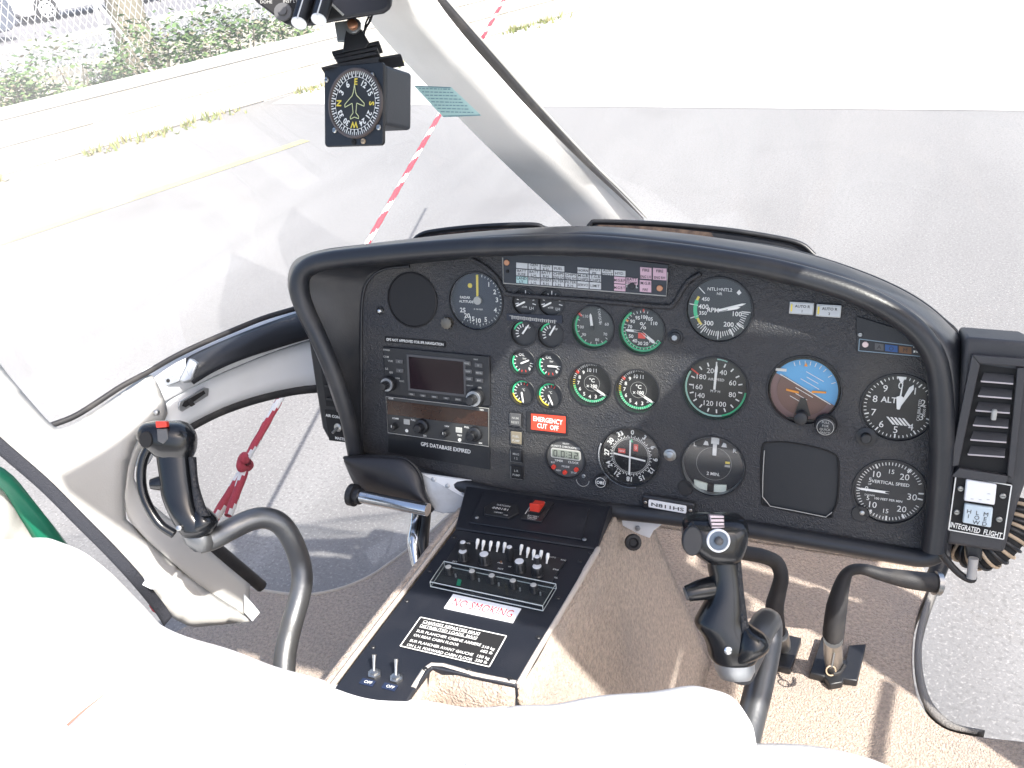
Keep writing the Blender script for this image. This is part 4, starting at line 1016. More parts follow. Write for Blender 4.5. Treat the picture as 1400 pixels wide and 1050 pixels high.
# annunciator
f0 = PAN.px(800, 378); o_ = PAN.uv(800, 378)
def an(x, y): return tuple(PAN.uv(x, y, .003) - o_)
T = thing('annunciator_panel', 'block of small white and pink warning light tiles along the top of the panel', 'warning light panel', fr=f0)
hl = [PAN.uv(x, y) for x, y in ((686, 345), (688, 387.5), (911, 405.5), (914, 362), (800, 348))]
mb = MB(); mb.poly(f0, [np.array(h) - o_ for h in hl], .0003, .003); mb.build('housing', mat('annun_dark', (.03, .034, .042), .4), T)
mb = MB(); pp_ = [f0.at(*an(x, y), .0035) for x, y in ((687.5, 352), (688.5, 387), (911, 404.5), (913, 372))]; mb.tube(pp_, .0007, 6); mb.build('silver_edge', WHTD, T)
def ly(x): return (x - 705.7) * .078          # rows slope down to the right
TX = {(0, 1): ('BATT', 'FUSE'), (0, 2): ('LAND', 'LT.'), (1, 0): ('GEN', 'L.H.'), (1, 1): ('BATT', 'L.H.'), (1, 2): ('INVERT', 'L.H.'), (2, 0): ('GEN', 'R.H.'), (2, 1): ('BATT', 'R.H.'), (2, 2): ('INVERT', 'R.H.'),
      (3, 0): ('FUEL',), (3, 1): ('CHIPS', 'ENG LH'), (3, 2): ('FILTER', 'L.H.'), (4, 1): ('CHIPS', 'ENG RH'), (4, 2): ('FILTER', 'R.H.'), (5, 0): ('HORN',), (5, 1): ('M.G.B', 'CHIPS'), (5, 2): ('SERVO',),
      (6, 0): ('PITOT', 'PIL.'), (6, 1): ('T.G.B', 'CHIPS'), (6, 2): ('LIMIT',), (7, 0): ('AUX.', 'PITOT'), (8, 0): ('HYD.',), (8, 1): ('M.G.B.P',), (8, 2): ('M.G.B.T',), (9, 1): ('BATT', 'TEMP'), (0, 0): ()}
for c in range(10):
    for rw in range(3):
        if (c, rw) not in TX: continue
        xa = 706.2 + c * 16.72; xb = xa + 15.3; ya = 357.2 + rw * 10.2; yb = ya + 9.0
        if rw == 0: ya += 1.5
        pts = [an(xa, ya + ly(xa)), an(xb, ya + ly(xb)), an(xb, yb + ly(xb)), an(xa, yb + ly(xa))]
        if c in (8, 9) and rw > 0 or (c == 9): mt_ = TILEP
        elif (c, rw) == (0, 2): mt_ = TILEC
        else: mt_ = TILEW
        mb = MB(); mb.poly(f0, pts, .003, .0042); tl = mb.build('tile', mt_, T)
        cc = np.mean(pts, 0); ln = TX[(c, rw)]
        if ln:
            mb = MB()
            for i, s in enumerate(ln):
                dy = (0.0024 - .0048 * i) if len(ln) == 2 else 0
                nat = (text_tris(s)[3] - text_tris(s)[2]) * .0036 / .72
                mb.text(f0, s, cc[0], cc[1] + dy, .0036, .0045, sx=min(1.1, .0145 / nat), bold=.01)
            mb.build('tile_lettering', INK, tl)
for (xa, xb, ya, yb, t1, t2) in ((875.5, 891, 365, 380.5, 'FIRE', 'ENG LH'), (875, 890.5, 382.5, 398.5, 'M.G.B', 'FIRE'), (893, 911.5, 366, 382, 'FIRE', 'ENG RH')):
    pts = [an(xa, ya), an(xb, ya + 1.2), an(xb, yb + 1.2), an(xa, yb)]
    mb = MB(); mb.poly(f0, pts, .003, .0042); tl = mb.build('tile', TILEP, T); cc = np.mean(pts, 0)
    mb = MB(); mb.text(f0, t1, cc[0], cc[1] + .004, .0038, .0045, bold=.01); mb.text(f0, t2, cc[0], cc[1] - .0045, .0036, .0045, bold=.01, sx=.8); mb.build('tile_lettering', INK, tl)
mb = MB(); x, y = an(864, 391); mb.cyl(f0, x, y, .0045, .003, .0052, 16, ch=.0006); kn = mb.build('test_button', BLK, T, smooth=40)
mb = MB(); mb.text(f0, 'T', x - .0068, y, .0045, .0034); mb.text(f0, 'L', x + .0068, y, .0045, .0034); mb.build('button_lettering', WHT, kn)
for x, y in ((693, 359), (902, 394)): mb = MB(); mb.cyl(f0, *an(x, y), .0042, .003, .0045, 14, ch=.0005); mb.build('stud', COPP, T, smooth=40)
mb = MB(); mb.cyl(f0, *an(694, 371), .0022, .003, .005, 12); mb.build('light_sensor', BLKM, T)
# raised seam around annunciator
mb = MB(); sp_ = smooth_line([PAN.hit(x, y, .0012) for x, y in ((643, 353), (662, 364), (679, 379), (688, 395), (702, 403), (800, 410), (905, 419), (920, 416), (932, 398), (942, 384), (958, 374))], 5)
mb.tube(sp_, .0035, 8); mb.build('hood_seam', LEA, panT, smooth=60)
# GPS unit
def place_box(x0_, y0_, x1_, y1_, x2_, y2_, x3_, y3_):
    return [(x0_, y0_), (x1_, y1_), (x2_, y2_), (x3_, y3_)]
def quad_map(P4, w=0):
    """returns f(s,t)->uv on the panel for s,t in 0..1 (t down)"""
    q = [np.array(PAN.uv(x, y, w)) for x, y in P4]
    def f(s, t): return q[0] * (1 - s) * (1 - t) + q[1] * s * (1 - t) + q[2] * s * t + q[3] * (1 - s) * t
    return f
GQ = [(523, 474), (669, 487.5), (670, 555.5), (527, 539)]
gq = quad_map(GQ, .004); fg = PAN
T = thing('gps_receiver', 'GPS navigator with a wide dark blank screen, key pad and two large knobs', 'gps unit', fr=PAN.px(595, 515))
mb = MB(); mb.poly(PAN, [gq(0, 0), gq(1, 0), gq(1, 1), gq(0, 1)], -.01, .004); mb.build('case', BLK, T, bevel=.0012)
mb = MB(); mb.poly(PAN, [gq(.232, .10), gq(.785, .10), gq(.785, .865), gq(.232, .865)], .004, .0052); mb.build('screen_bezel', mat('bezel_grey', (.07, .07, .075), .4), T, bevel=.0006)
mb = MB(); mb.poly(PAN, [gq(.255, .15), gq(.765, .15), gq(.765, .81), gq(.255, .81)], .0052, .0056); mb.build('screen', SCRN, T)
def key(T, f, s0, t0, ds, dt, txt=None, mt_=GREY, w=.004, h=.0016, name='key'):
    mb = MB(); c = f(s0, t0); a = f(s0 - ds / 2, t0); b = f(s0 + ds / 2, t0); wd = np.linalg.norm(b - a); ht = np.linalg.norm(f(s0, t0 + dt / 2) - f(s0, t0 - dt / 2))
    ang = math.degrees(math.atan2((b - a)[1], (b - a)[0])); fr2 = Pl(PAN.at(*c), PAN.u, PAN.v).rot(ang)
    mb.box(fr2, 0, 0, w + h / 2, wd, ht, h); kk = mb.build(name, mt_, T, bevel=.0005)
    if txt: mb = MB(); mb.text(fr2, txt, 0, 0, min(.0026, ht * .6), w + h + .0003, bold=.02); mb.build('key_lettering', WHTD, kk)
for s0, t0, tx in ((.80, .17, 'RNG'), (.905, .19, 'D'), (.81, .33, 'NAV'), (.91, .34, 'MENU'), (.815, .48, 'CLR'), (.91, .49, 'ENT'), (.16, .27, 'C'), (.16, .46, 'V'), (.265, .93, 'CDI'), (.375, .93, 'OBS'), (.485, .93, 'MSG'), (.60, .93, 'FPL'), (.71, .93, 'PROC')):
    key(T, gq, s0, t0, .07 if t0 < .9 else .06, .085 if t0 < .9 else .05, tx)
mb = MB()
for s0, t0, tx, hh in ((.04, .06, 'POWER', .0024), (.88, .08, 'NAV', .0024), (.03, .2, 'COM', .003), (.07, .28, 'VOR', .003), (.03, .45, 'ILS', .003), (.07, .52, 'G/S', .003), (.13, .63, 'COM', .0024), (.17, .68, 'VLOC', .0024), (.91, .64, 'GPS', .0024), (.82, .62, 'DEFAULT', .0018)):
    c = gq(s0, t0); mb.text(PAN, tx, c[0], c[1], hh, .0044, bold=.02)
mb.build('lettering', WHTD, T)
for (x, y, R_, rim_) in ((533, 524, .012, 1), (651, 543, .0135, 1)):
    kf = PAN.px(x, y, .004); mb = MB(); mb.lathe(kf, [(R_, 0), (R_ * .95, .009), (R_ * .85, .010)], 24, 0, 0, 0, False, True); kb = mb.build('outer_knob', BLK, T, smooth=40)
    for k in range(16): pass
    mb = MB(); mb.lathe(kf, [(R_ * .8, .010), (R_ * .86, .0104), (R_ * .84, .0108), (R_ * .55, .0109)], 24); mb.build('knob_ring', ALU, kb, smooth=40)
    mb = MB(); mb.lathe(kf, [(R_ * .52, .0108), (R_ * .48, .022), (R_ * .42, .023)], 18, 0, 0, 0, False, True)
    for k in range(12): mb.cyl(kf, R_ * .5 * cos(k * .5236), R_ * .5 * sin(k * .5236), .0008, .012, .022, 4)
    ib = mb.build('inner_knob', BLK, kb, smooth=40)
    mb = MB()
    for k in range(-2, 3): mb.box(kf.rot(50), k * .0016, 0, .0236, .0008, R_ * .7, .0005)
# second radio
RQ = [(527, 541.5), (669, 558), (669, 611), (530, 592)]
rq = quad_map(RQ, .003)
T = thing('nav_com_radio', 'slim radio with a dark amber display window and two concentric knobs below the GPS', 'radio', fr=PAN.px(598, 575))
mb = MB(); mb.poly(PAN, [rq(0, 0), rq(1, 0), rq(1, 1), rq(0, 1)], -.01, .003); mb.build('case', mat('radio_face', (.035, .036, .038), .4), T, bevel=.001)
mb = MB(); mb.poly(PAN, [rq(.015, .10), rq(.985, .10), rq(.985, .48), rq(.015, .48)], .003, .0036); mb.build('display_window', AMB, T)
mb = MB(); ps = [PAN.at(*rq(s, t), .0034) for s, t in ((0.005, 0.01), (.995, 0.01), (.995, .99), (.005, .99))]; mb.tube(ps, .0005, 5, closed=True); mb.build('edge_line', WHTD, T)
for (s0, t0, R_) in ((.36, .68, .0115), (.87, .70, .0115)):
    kf = Pl(PAN.at(*rq(s0, t0), .003), PAN.u, PAN.v); mb = MB(); mb.lathe(kf, [(R_, 0), (R_ * .96, .006), (R_ * .85, .007)], 24, 0, 0, 0, False, True); kb = mb.build('outer_knob', BLK, T, smooth=40)
    mb = MB(); mb.lathe(kf, [(R_ * .62, .007), (R_ * .55, .018), (R_ * .45, .019)], 18, 0, 0, 0, False, True); mb.build('inner_knob', BLK, kb, smooth=40)
for (s0, t0) in ((.08, .78), (.59, .78)):
    kf = Pl(PAN.at(*rq(s0, t0), .003), PAN.u, PAN.v); mb = MB(); mb.lathe(kf, [(.0055, 0), (.005, .010), (.004, .011)], 16, 0, 0, 0, False, True); kb = mb.build('volume_knob', BLK, T, smooth=40)
    mb = MB(); mb.box(kf, 0, .0028, .0112, .0009, .004, .0004); mb.build('pointer_line', WHT, kb)
for (s0, t0) in ((.205, .62), (.715, .66)): key(T, rq, s0, t0, .06, .14, '<->', WHTD, .003, .0016, 'transfer_button')
mb = MB()
for s0, t0, tx in ((.09, .57, 'COMM'), (.27, .55, 'PULL'), (.60, .60, 'NAV'), (.79, .56, 'PULL'), (.38, .93, '25K'), (.92, .93, '50K'), (.72, .80, 'TEST'), (.055, .045, 'COM'), (.93, .065, 'TSO')):
    c = rq(s0, t0); mb.text(PAN, tx, c[0], c[1], .0026, .0034, bold=.02)
for s0, t0 in ((.20, .86), (.72, .92)): c = rq(s0, t0); mb.cyl(PAN, c[0], c[1], .0026, .003, .0042, 12)
mb.build('lettering', WHT, T)
# lower plate with expired database notice, and the IFR strip
EQ = [(531, 594), (670, 612), (670, 642), (531, 618)]
T = thing('database_notice', 'black plate below the radio reading GPS DATABASE EXPIRED', 'placard', fr=PAN.px(608, 615)); eq = quad_map(EQ, .001)
mb = MB(); mb.poly(PAN, [eq(0, 0), eq(1, 0), eq(1, 1), eq(0, 1)], .0002, .0012); mb.build('plate', BLK, T)
mb = MB(); c = PAN.uv(609, 612, .0016); q = PAN.uv(575, 607, .0016); q2 = PAN.uv(643, 618, .0016); d = np.linalg.norm(q2 - q); tt = text_tris('GPS DATABASE EXPIRED', .015)
hh = .0062; nat = (tt[3] - tt[2]) * hh / .72; mb.text(PAN, 'GPS DATABASE EXPIRED', c[0], c[1], hh, .0016, sx=d / nat, bold=.015, rot=math.degrees(math.atan2((q2 - q)[1], (q2 - q)[0]))); mb.build('lettering', WHT, T)
T = thing('ifr_notice', 'thin black label strip above the GPS reading GPS NOT APPROVED FOR IFR NAVIGATION', 'placard', fr=PAN.px(568, 466)); iq = quad_map([(526, 459.5), (609, 467), (609, 475), (526, 467.5)], .001)
mb = MB(); mb.poly(PAN, [iq(0, 0), iq(1, 0), iq(1, 1), iq(0, 1)], .0002, .0012); mb.build('strip', BLKM, T)
mb = MB(); c = iq(.5, .5); q = iq(.03, .5); q2 = iq(.97, .5); d = np.linalg.norm(q2 - q); s = 'GPS NOT APPROVED FOR IFR NAVIGATION'; tt = text_tris(s, .015); hh = .0042; nat = (tt[3] - tt[2]) * hh / .72
mb.text(PAN, s, c[0], c[1], hh, .0016, sx=d / nat, bold=.015, rot=math.degrees(math.atan2((q2 - q)[1], (q2 - q)[0]))); mb.build('lettering', WHT, T)
# fuel cut off placard
T = thing('emergency_cut_off_placard', 'bright red placard reading EMERGENCY CUT OFF in white', 'placard', fr=PAN.px(749, 578)); eq = quad_map([(725, 565), (774, 569), (774, 593), (725, 587.5)], .002)
e2 = quad_map([(720, 562), (776, 566.5), (776, 596), (720, 590.5)], .001)
mb = MB(); mb.poly(PAN, [e2(0, 0), e2(1, 0), e2(1, 1), e2(0, 1)], .0002, .0012); mb.build('backing', BLK, T, bevel=.0004)
mb = MB(); mb.poly(PAN, [eq(0.02, 0.02), eq(.98, .02), eq(.98, .98), eq(.02, .98)], .0012, .0024); mb.build('plate', REDP, T, bevel=.0003)
mb = MB()
for s, t_, fx in (('EMERGENCY', .32, .82), ('CUT  OFF', .70, .60)):
    c = eq(.5, t_); tt = text_tris(s, .025); hh = .0072; nat = (tt[3] - tt[2]) * hh / .72; d = np.linalg.norm(eq(1, .5) - eq(0, .5)); mb.text(PAN, s, c[0], c[1], hh, .0028, sx=d * fx / nat, bold=.025, rot=-1.5)
mb.build('lettering', WHT, T)
# column of push buttons
for x, y, mt_, l1, l2, lab in ((706, 573, GREY, 'NUM', 'RESET', 'grey push button at the top of the column left of the red placard'), (707, 598, TAN, 'FUEL', 'PUMP', 'tan coloured push button, second down its column'), (707, 622, BLK, 'MAG', '1 2', 'black push button, third down its column'), (707.5, 645, BLKM, 'L R', 'PUMP', 'black push button with two orange marks at the bottom of its column')):
    f0 = PAN.px(x, y); T = thing('push_button', lab, 'push button', fr=f0, group='column of square push buttons')
    mb = MB(); mb.box(f0, 0, 0, .0012, .0195, .0225, .0024); mb.build('frame', BLK, T, bevel=.0006)
    mb = MB(); mb.box(f0, 0, .0005, .0034, .0165, .0185, .002); mb.build('cap', mt_, T, bevel=.0008)
    mb = MB(); mb.text(f0, l1, 0, .003, .0034, .0047, bold=.01); mb.text(f0, l2, 0, -.0035, .0034, .0047, bold=.01)
    mb.build('lettering', WHTD, T)
    mb = MB(); mb.tube([f0.at(-.0095, .008, .002), f0.at(-.0095, -.0105, .002), f0.at(.009, -.0105, .002)], .0005, 5); mb.build('pale_edge', WHTD, T)  # pale line down the left side and along the bottom
# registration plate
T = thing('registration_plate', 'white registration plate reading N811HS on the lower lip of the panel', 'placard', fr=PAN.px(913, 692)); 
rf = PAN.px(913, 692, .010); rf2 = Pl(rf.o, rf.u * cos(.03) - rf.v * sin(.03), rf.v + rf.n * .25)
mb = MB(); mb.poly(rf2, rrect(-.036, -.0105, .036, .0105, .004), -.006, 0); mb.build('holder', HOOD, T, bevel=.002)
mb = MB(); mb.poly(rf2, rrect(-.0265, -.0062, .0255, .0062, .002), .0, .0014); mb.build('plate', PLAC, T)
mb = MB(); tt = text_tris('N811HS', .02); hh = .0058; nat = (tt[3] - tt[2]) * hh / .72; mb.text(rf2, 'N811HS', 0, 0, hh, .0018, sx=.045 / nat, bold=.01); mb.build('lettering', INK, T)
for x in (-.031, .031): screw(rf2, x, 0, .0024, 0, T, STEEL)

# panel face (a sheet with real openings)
outl = [(498, 366), (560, 353), (640, 345), (700, 340), (830, 339), (960, 347), (1080, 367), (1180, 398), (1248, 435), (1285, 490), (1292, 560), (1288, 650), (1280, 762), (1268, 760), (1140, 740), (960, 712), (830, 696), (690, 676), (580, 655), (497, 632), (494, 560), (494, 480), (494, 410)]
cu = bpy.data.curves.new('face', 'CURVE'); cu.dimensions = '2D'; cu.fill_mode = 'BOTH'; cu.extrude = .0012
def spl(pts):
    s = cu.splines.new('POLY'); s.points.add(len(pts) - 1)
    for i, p in enumerate(pts): s.points[i].co = (p[0], p[1], 0, 1)
    s.use_cyclic_u = True
spl([PAN.uv(*p) for p in outl])
for h in HOLES: spl(h)
tmp = bpy.data.objects.new('t', cu); me = bpy.data.meshes.new_from_object(tmp); bpy.data.objects.remove(tmp)
mb = MB(); mb.add([PAN.at(v.co.x, v.co.y, v.co.z - .0012) for v in me.vertices], [tuple(p.vertices) for p in me.polygons]); mb.build('face', LEA, panT)
# left raised border line of the radio bay
mb = MB(); mb.tube(smooth_line([PAN.hit(x, y, .001) for x, y in ((560, 364), (525, 368), (505, 382), (496, 405), (494, 450), (494, 540), (495, 618))], 4), .0022, 8); mb.build('bay_edge', HOOD, panT, smooth=60)
mb = MB(); mb.ppoly(PAN, [(554, 440), (590, 442), (613, 448), (620, 455), (590, 460)], .0003, .0008)
# lower rolled lip
lp_ = smooth_line([PAN.hit(x, y, .004) for x, y in ((500, 628), (545, 640), (600, 656), (690, 678), (760, 688), (830, 698), (900, 705), (960, 713), (1050, 728), (1140, 743), (1220, 757), (1262, 763), (1283, 757))], 5)
mb = MB(); mb.tube(lp_, .0115, 14); mb.build('lower_lip', HOOD, panT, smooth=60)
# padded hood
roll = [(487, 640, .028, .010), (483, 610, .036, .011), (474, 565, .045, .012), (458, 515, .052, .012), (437, 465, .056, .013), (418, 425, .057, .014), (409, 395, .057, .015), (415, 371, .056, .0138), (440, 358, .054, .0133),
        (500, 350, .050, .0130), (600, 341, .046, .0130), (700, 336, .043, .0133), (800, 336, .040, .0142), (900, 344, .038, .0130), (1000, 358, .035, .0130), (1080, 374, .033, .0130), (1160, 398, .030, .0130), (1220, 427, .028, .0130), (1262, 463, .026, .0130), (1283, 510, .024, .0130), (1288, 600, .022, .0138), (1282, 700, .020, .0133), (1276, 752, .020, .014)]
RP = [PAN.hit(x, y, w) for x, y, w, r in roll]; RR = [r for *_, r in roll]
Q_, S_ = cat(RP, RR, 5)
mb = MB(); mb.tube(Q_, S_, 18); mb.build('padded_roll', HOOD, panT, smooth=60)
inner = [PAN.hit(x, y, -.001) for x, y in ((500, 640), (497, 610), (495, 565), (494, 515), (494, 465), (495, 425), (500, 385), (515, 370), (540, 364), (575, 360), (640, 354), (700, 348), (800, 348), (900, 352), (1000, 362), (1080, 378), (1160, 402), (1215, 430), (1255, 460), (1284, 510), (1290, 600), (1284, 700), (1278, 752))]
mb = MB(); A1 = cat(RP, RR, 5)[0]; B1 = cat(inner, RR, 5)[0]
rows = []
for k in range(5): t = k / 4; rows.append([a * (1 - t) + b * t for a, b in zip(A1, B1)])
mb.loft(rows); mb.build('hood_lining', HOOD, panT, smooth=180)
back = [(None)] * 0
bk_px = [(470, 560), (452, 512), (430, 462), (411, 422), (402, 392), (410, 358), (440, 345), (500, 337), (600, 326), (700, 319), (800, 316), (890, 321), (985, 330), (1075, 343), (1160, 368), (1235, 400), (1287, 437), (1312, 475), (1311, 600), (1297, 700), (1285, 752)]
bw = [-.0, -.01, -.03, -.04, -.05, -.07, -.09, -.10, -.11, -.12, -.12, -.12, -.12, -.11, -.10, -.08, -.06, -.05, -.04, -.03, -.03]
BP = [PAN.hit(x, y, w) for (x, y), w in zip(bk_px, bw)]
FP = RP[2:]; FR = RR[2:]
HOODT = mat('hood_top_vinyl', (.042, .044, .050), .34, bump=(300, .2, 'noise', .001), dirt=(8, (.11, .105, .10), .6))
# outer cover: from over the roll back to the rear edge
rows = []
A2, S2 = cat(FP, FR, 5); B2, _ = cat(BP, FR, 5)
cen = PAN.hit(860, 560, 0)
for k in range(7):
    t = k / 6
    row = []
    for a, b, r_ in zip(A2, B2, S2):
        outw = nrm((a - cen) - PAN.n * ((a - cen) @ PAN.n))
        st = a + outw * r_ * .93
        p = st * (1 - t) + b * t + outw * .010 * sin(pi * t)
        row.append(p)
    rows.append(row)
mb = MB(); mb.loft(rows); mb.build('hood_cover', HOODT, panT, smooth=180, solid=.004, soff=-1)
mb = MB(); mb.tube(B2, .004, 8); mb.build('rear_piping', BLK, panT, smooth=60)
# stitched binding seen behind the centre of the hood
mb = MB()
st_ = smooth_line([PAN.hit(x, y, -.128) for x, y in ((690, 319), (760, 316), (820, 315), (900, 320), (980, 329), (1050, 339), (1105, 349))], 10)
mb.tube(st_, .0035, 6); mb.build('binding', HOOD, panT, smooth=60)
mb = MB()
for p in resample(st_, 70): mb.box(Pl(p + np.array([0, -.003, .003]), PAN.u, PAN.v), 0, 0, 0, .0025, .001, .001)
mb.build('stitches', mat('thread', (.35, .36, .38), .7), panT)
# scuffs at the left end of roll
# demist deflectors behind the hood
def deflector(pts_top, base, slot, w, lab):
    T = thing('demist_deflector', lab, 'air deflector', fr=PAN.px(*pts_top[len(pts_top) // 2], w), group='demister outlets on top of the hood')
    mb = MB(); mb.ppoly(PAN, pts_top + base, w - .03, w); mb.build('body', HOOD, T, bevel=.004, bseg=3)
    mb = MB(); mb.ppoly(PAN, slot, w + .0003, w + .0012); mb.build('slot', mat('slot_brown', (.10, .07, .055), .8, var=(90, (.03, .02, .02), .15)), T)
    mb = MB(); mb.tube(smooth_line([PAN.hit(x, y, w) for x, y in pts_top], 4), .0038, 8); mb.build('rim', BLK, T, smooth=60)
deflector([(560, 335), (575, 321), (600, 315), (660, 309), (728, 307), (745, 313), (775, 322)], [(790, 330), (560, 340)], [(585, 328), (588, 320), (650, 314), (722, 312), (724, 320), (650, 323)], -.16, 'long low black demister outlet on the left of the hood')
deflector([(800, 318), (808, 306), (820, 303), (900, 306), (990, 314), (1060, 325), (1095, 334), (1113, 349)], [(1115, 360), (800, 335)], [(812, 316), (818, 307), (900, 310), (972, 318), (976, 325), (900, 320)], -.16, 'long low black demister outlet on the right of the hood')

# left foot shroud, chrome tube, bracket and strut below the panel
T = thing('black_shroud', 'curved black plastic shroud hanging under the left end of the panel', 'shroud', fr=PAN.px(530, 660, .03))
up_ = [(470, 626), (499, 624), (530, 624), (554, 627), (568, 638), (576, 652), (581, 674), (592, 698)]; dn_ = [(473, 631), (480, 648), (488, 663), (500, 672), (520, 680), (545, 686), (570, 692), (592, 698.5)]
rows = []
for k in range(8):
    t = k / 7; rows.append([PAN.hit(a[0] * (1 - t) + b[0] * t, a[1] * (1 - t) + b[1] * t, .045 + .03 * sin(t * pi * .8) - .03 * t) for a, b in zip(smooth_line(up_, 4), smooth_line(dn_, 4))])
mb = MB(); mb.loft(rows); mb.build('shell', mat('shroud_black', (.018, .018, .022), .42, bump=(300, .1)), T, smooth=180, solid=.003)
mb = MB(); mb.tube([PAN.hit(x, y, .047) for x, y in smooth_line(up_, 4)], .0022, 6); mb.build('edge', BLK, T, smooth=60)
T = thing('chrome_tube', 'short chrome tube with a black end flange sticking out left under the panel', 'tube', loc=Pz(490, 678, 1.22))
a, b = Pz(484, 677, 1.27), Pz(585, 697, 1.22)
mb = MB(); mb.tube([a, b], .0095, 18); mb.build('tube', CHR, T, smooth=60)
dd = nrm(b - a); mb = MB(); mb.tube([a - dd * .006, a + dd * .003], .017, 20); mb.tube([a + dd * .003, a + dd * .012], .0125, 18); mb.build('flange', BLK, T, smooth=40)
T = thing('metal_bracket', 'riveted aluminium bracket between the black shroud and the console', 'bracket', loc=Pz(605, 680, 1.25))
cf = camframe(605, 680, 1.27); bf2 = Pl(cf.o, cf.u, cf.v)
mb = MB(); mb.ppoly(bf2, [(575, 646), (645, 656), (645, 672), (632, 700), (606, 702), (592, 698)], -.003, 0); mb.build('plate', ALU, T, bevel=.0008)
mb = MB(); mb.ppoly(bf2, [(577, 648), (643, 658), (640, 672), (634, 680)], 0, .0015); mb.build('painted_strip', WPT, T)
for x, y in ((593, 655), (612, 664), (634, 673)):
    mb = MB(); u_, v_ = bf2.uv(x, y); mb.lathe(bf2, [(.004, .0), (.0035, .0025), (.002, .003)], 10, 0, u_, v_, False, True); mb.build('rivet', ALU, T, smooth=50)
T = thing('white_bracket', 'white painted bracket plate with a black grommet under the registration plate', 'bracket', fr=PAN.px(880, 710, -.01))
wb_ = Pl(PAN.hit(880, 710, -.012), PAN.u, PAN.v)
mb = MB(); mb.ppoly(wb_, [(838, 692), (935, 706), (932, 714), (905, 717), (893, 726), (888, 736), (872, 730), (846, 716)], -.003, 0); mb.build('plate', WPT, T, bevel=.0008)
mb = MB(); c = wb_.uv(872, 722); mb.lathe(wb_, [(.004, 0), (.0035, .0025), (.002, .003)], 10, 0, c[0], c[1], False, True); mb.build('rivet', ALU, T, smooth=50)
gm_ = camframe(866, 742, 1.175); mb = MB(); mb.lathe(gm_, [(.012, -.004), (.011, .002), (.007, .003), (.005, -.001)], 16, 0, 0, 0, False, True); mb.build('grommet', RUB, T, smooth=50)
T = thing('chrome_strut', 'flattened chrome and black strut running down beside the console', 'strut', loc=Pz(570, 780, 1.25))
st0 = [(572, 690, 1.30, .012), (570, 715, 1.29, .011), (567, 740, 1.27, .012), (569, 765, 1.26, .009), (573, 790, 1.25, .006)]
mb = MB(); mb.tube([Pz(x, y, d) for x, y, d, r in st0], [r for *_, r in st0], 12, sub=4); mb.build('rod', CHR, T, smooth=60)
mb = MB(); mb.tube([Pz(x + 12, y, d - .01) for x, y, d, r in st0[:4]], [.007, .007, .008, .005], 10, sub=4); mb.build('sleeve', BLK, T, smooth=60)
T = thing('floor_clip', 'short black clip lying on the carpet left of the console', 'clip', loc=Ph(555, 800, ZF))
mb = MB(); mb.tube([Ph(563, 786, ZF + .012), Ph(545, 812, ZF + .01)], [.008, .007], 8); mb.build('bar', RUB, T, smooth=50)

# left vent box
lv = Pl(PAN.hit(450, 540, -.02), PAN.u, PAN.v)
T = thing('left_vent_box', 'black side vent box with louvers and an AIR CONDITIONER switch left of the panel', 'air vent', fr=lv)
mb = MB(); mb.ppoly(lv, [(418, 440), (425, 430), (500, 440), (505, 610), (476, 606), (448, 600), (440, 585), (428, 510)], -.06, 0); mb.build('housing', BLK, T, bevel=.004)
mb = MB(); mb.ppoly(lv, [(432, 455), (495, 470), (495, 560), (446, 555)], .0, .001); mb.build('opening', BLKM, T)
for k in range(5):
    y0_ = 472 + k * 18; mb = MB(); mb.ppoly(lv, [(436 + k * 2.5, y0_), (495, y0_ + 8), (495, y0_ + 10.5), (436 + k * 2.5, y0_ + 3)], .001, .006); mb.build('louver', BLK, T)
mb = MB(); mb.ppoly(lv, [(444, 560), (500, 566), (500, 608), (450, 602)], .0, .0012); mb.build('switch_plate', BLKM, T)
mb = MB(); c = lv.uv(463, 584); mb.lathe(lv, [(.007, .0012), (.007, .003), (.004, .004)], 12, 0, c[0], c[1], False, True); mb.tube([lv.at(c[0], c[1], .004), lv.at(c[0] - .003, c[1] - .006, .014)], .0022, 8); mb.build('toggle', STEEL, T, smooth=40)
mb = MB(); c = lv.uv(446, 567); mb.text(lv, 'AIR CONDITIONER', c[0], c[1], .0046, .0016, align='L', bold=.02, rot=-2); c = lv.uv(459, 598); mb.text(lv, 'MASTER', c[0], c[1], .0046, .0016, align='L', bold=.02, rot=-2); mb.build('lettering', WHT, T)

# right vent box
rv = Pl(PAN.hit(1350, 580, .02), PAN.u, PAN.v)
T = thing('right_vent_box', 'tall black air vent housing with angled louvers right of the panel', 'air vent', fr=rv)
VB = mat('vent_grey', (.045, .045, .05), .5, bump=(500, .2), dirt=(20, (.08, .08, .08), .4))
mb = MB(); mb.ppoly(rv, [(1319, 461), (1405, 468), (1430, 480), (1418, 620), (1392, 690), (1373, 757), (1292, 744), (1300, 690), (1309, 600), (1314, 520)], -.07, 0)
HV = mb.build('housing', VB, T, bevel=.005, bseg=3)
def bar(pts, w0, w1, name, mt_, bevel=.001): mb = MB(); mb.ppoly(rv, pts, w0, w1); return mb.build(name, mt_, T, bevel=bevel)
bar([(1329, 485), (1403, 491), (1402, 502), (1338, 497)], 0, .008, 'frame_rail', VB); bar([(1329, 485), (1340, 499), (1311, 636), (1298, 640)], 0, .008, 'frame_rail', VB); bar([(1311, 640), (1378, 651), (1376, 662), (1300, 652)], 0, .008, 'frame_rail', VB); bar([(1391, 503), (1402, 503), (1386, 655), (1377, 650)], 0, .008, 'frame_rail', VB)
bar([(1338, 498), (1392, 505), (1378, 650), (1311, 638)], 0, .0006, 'duct_opening', BLKM, 0)
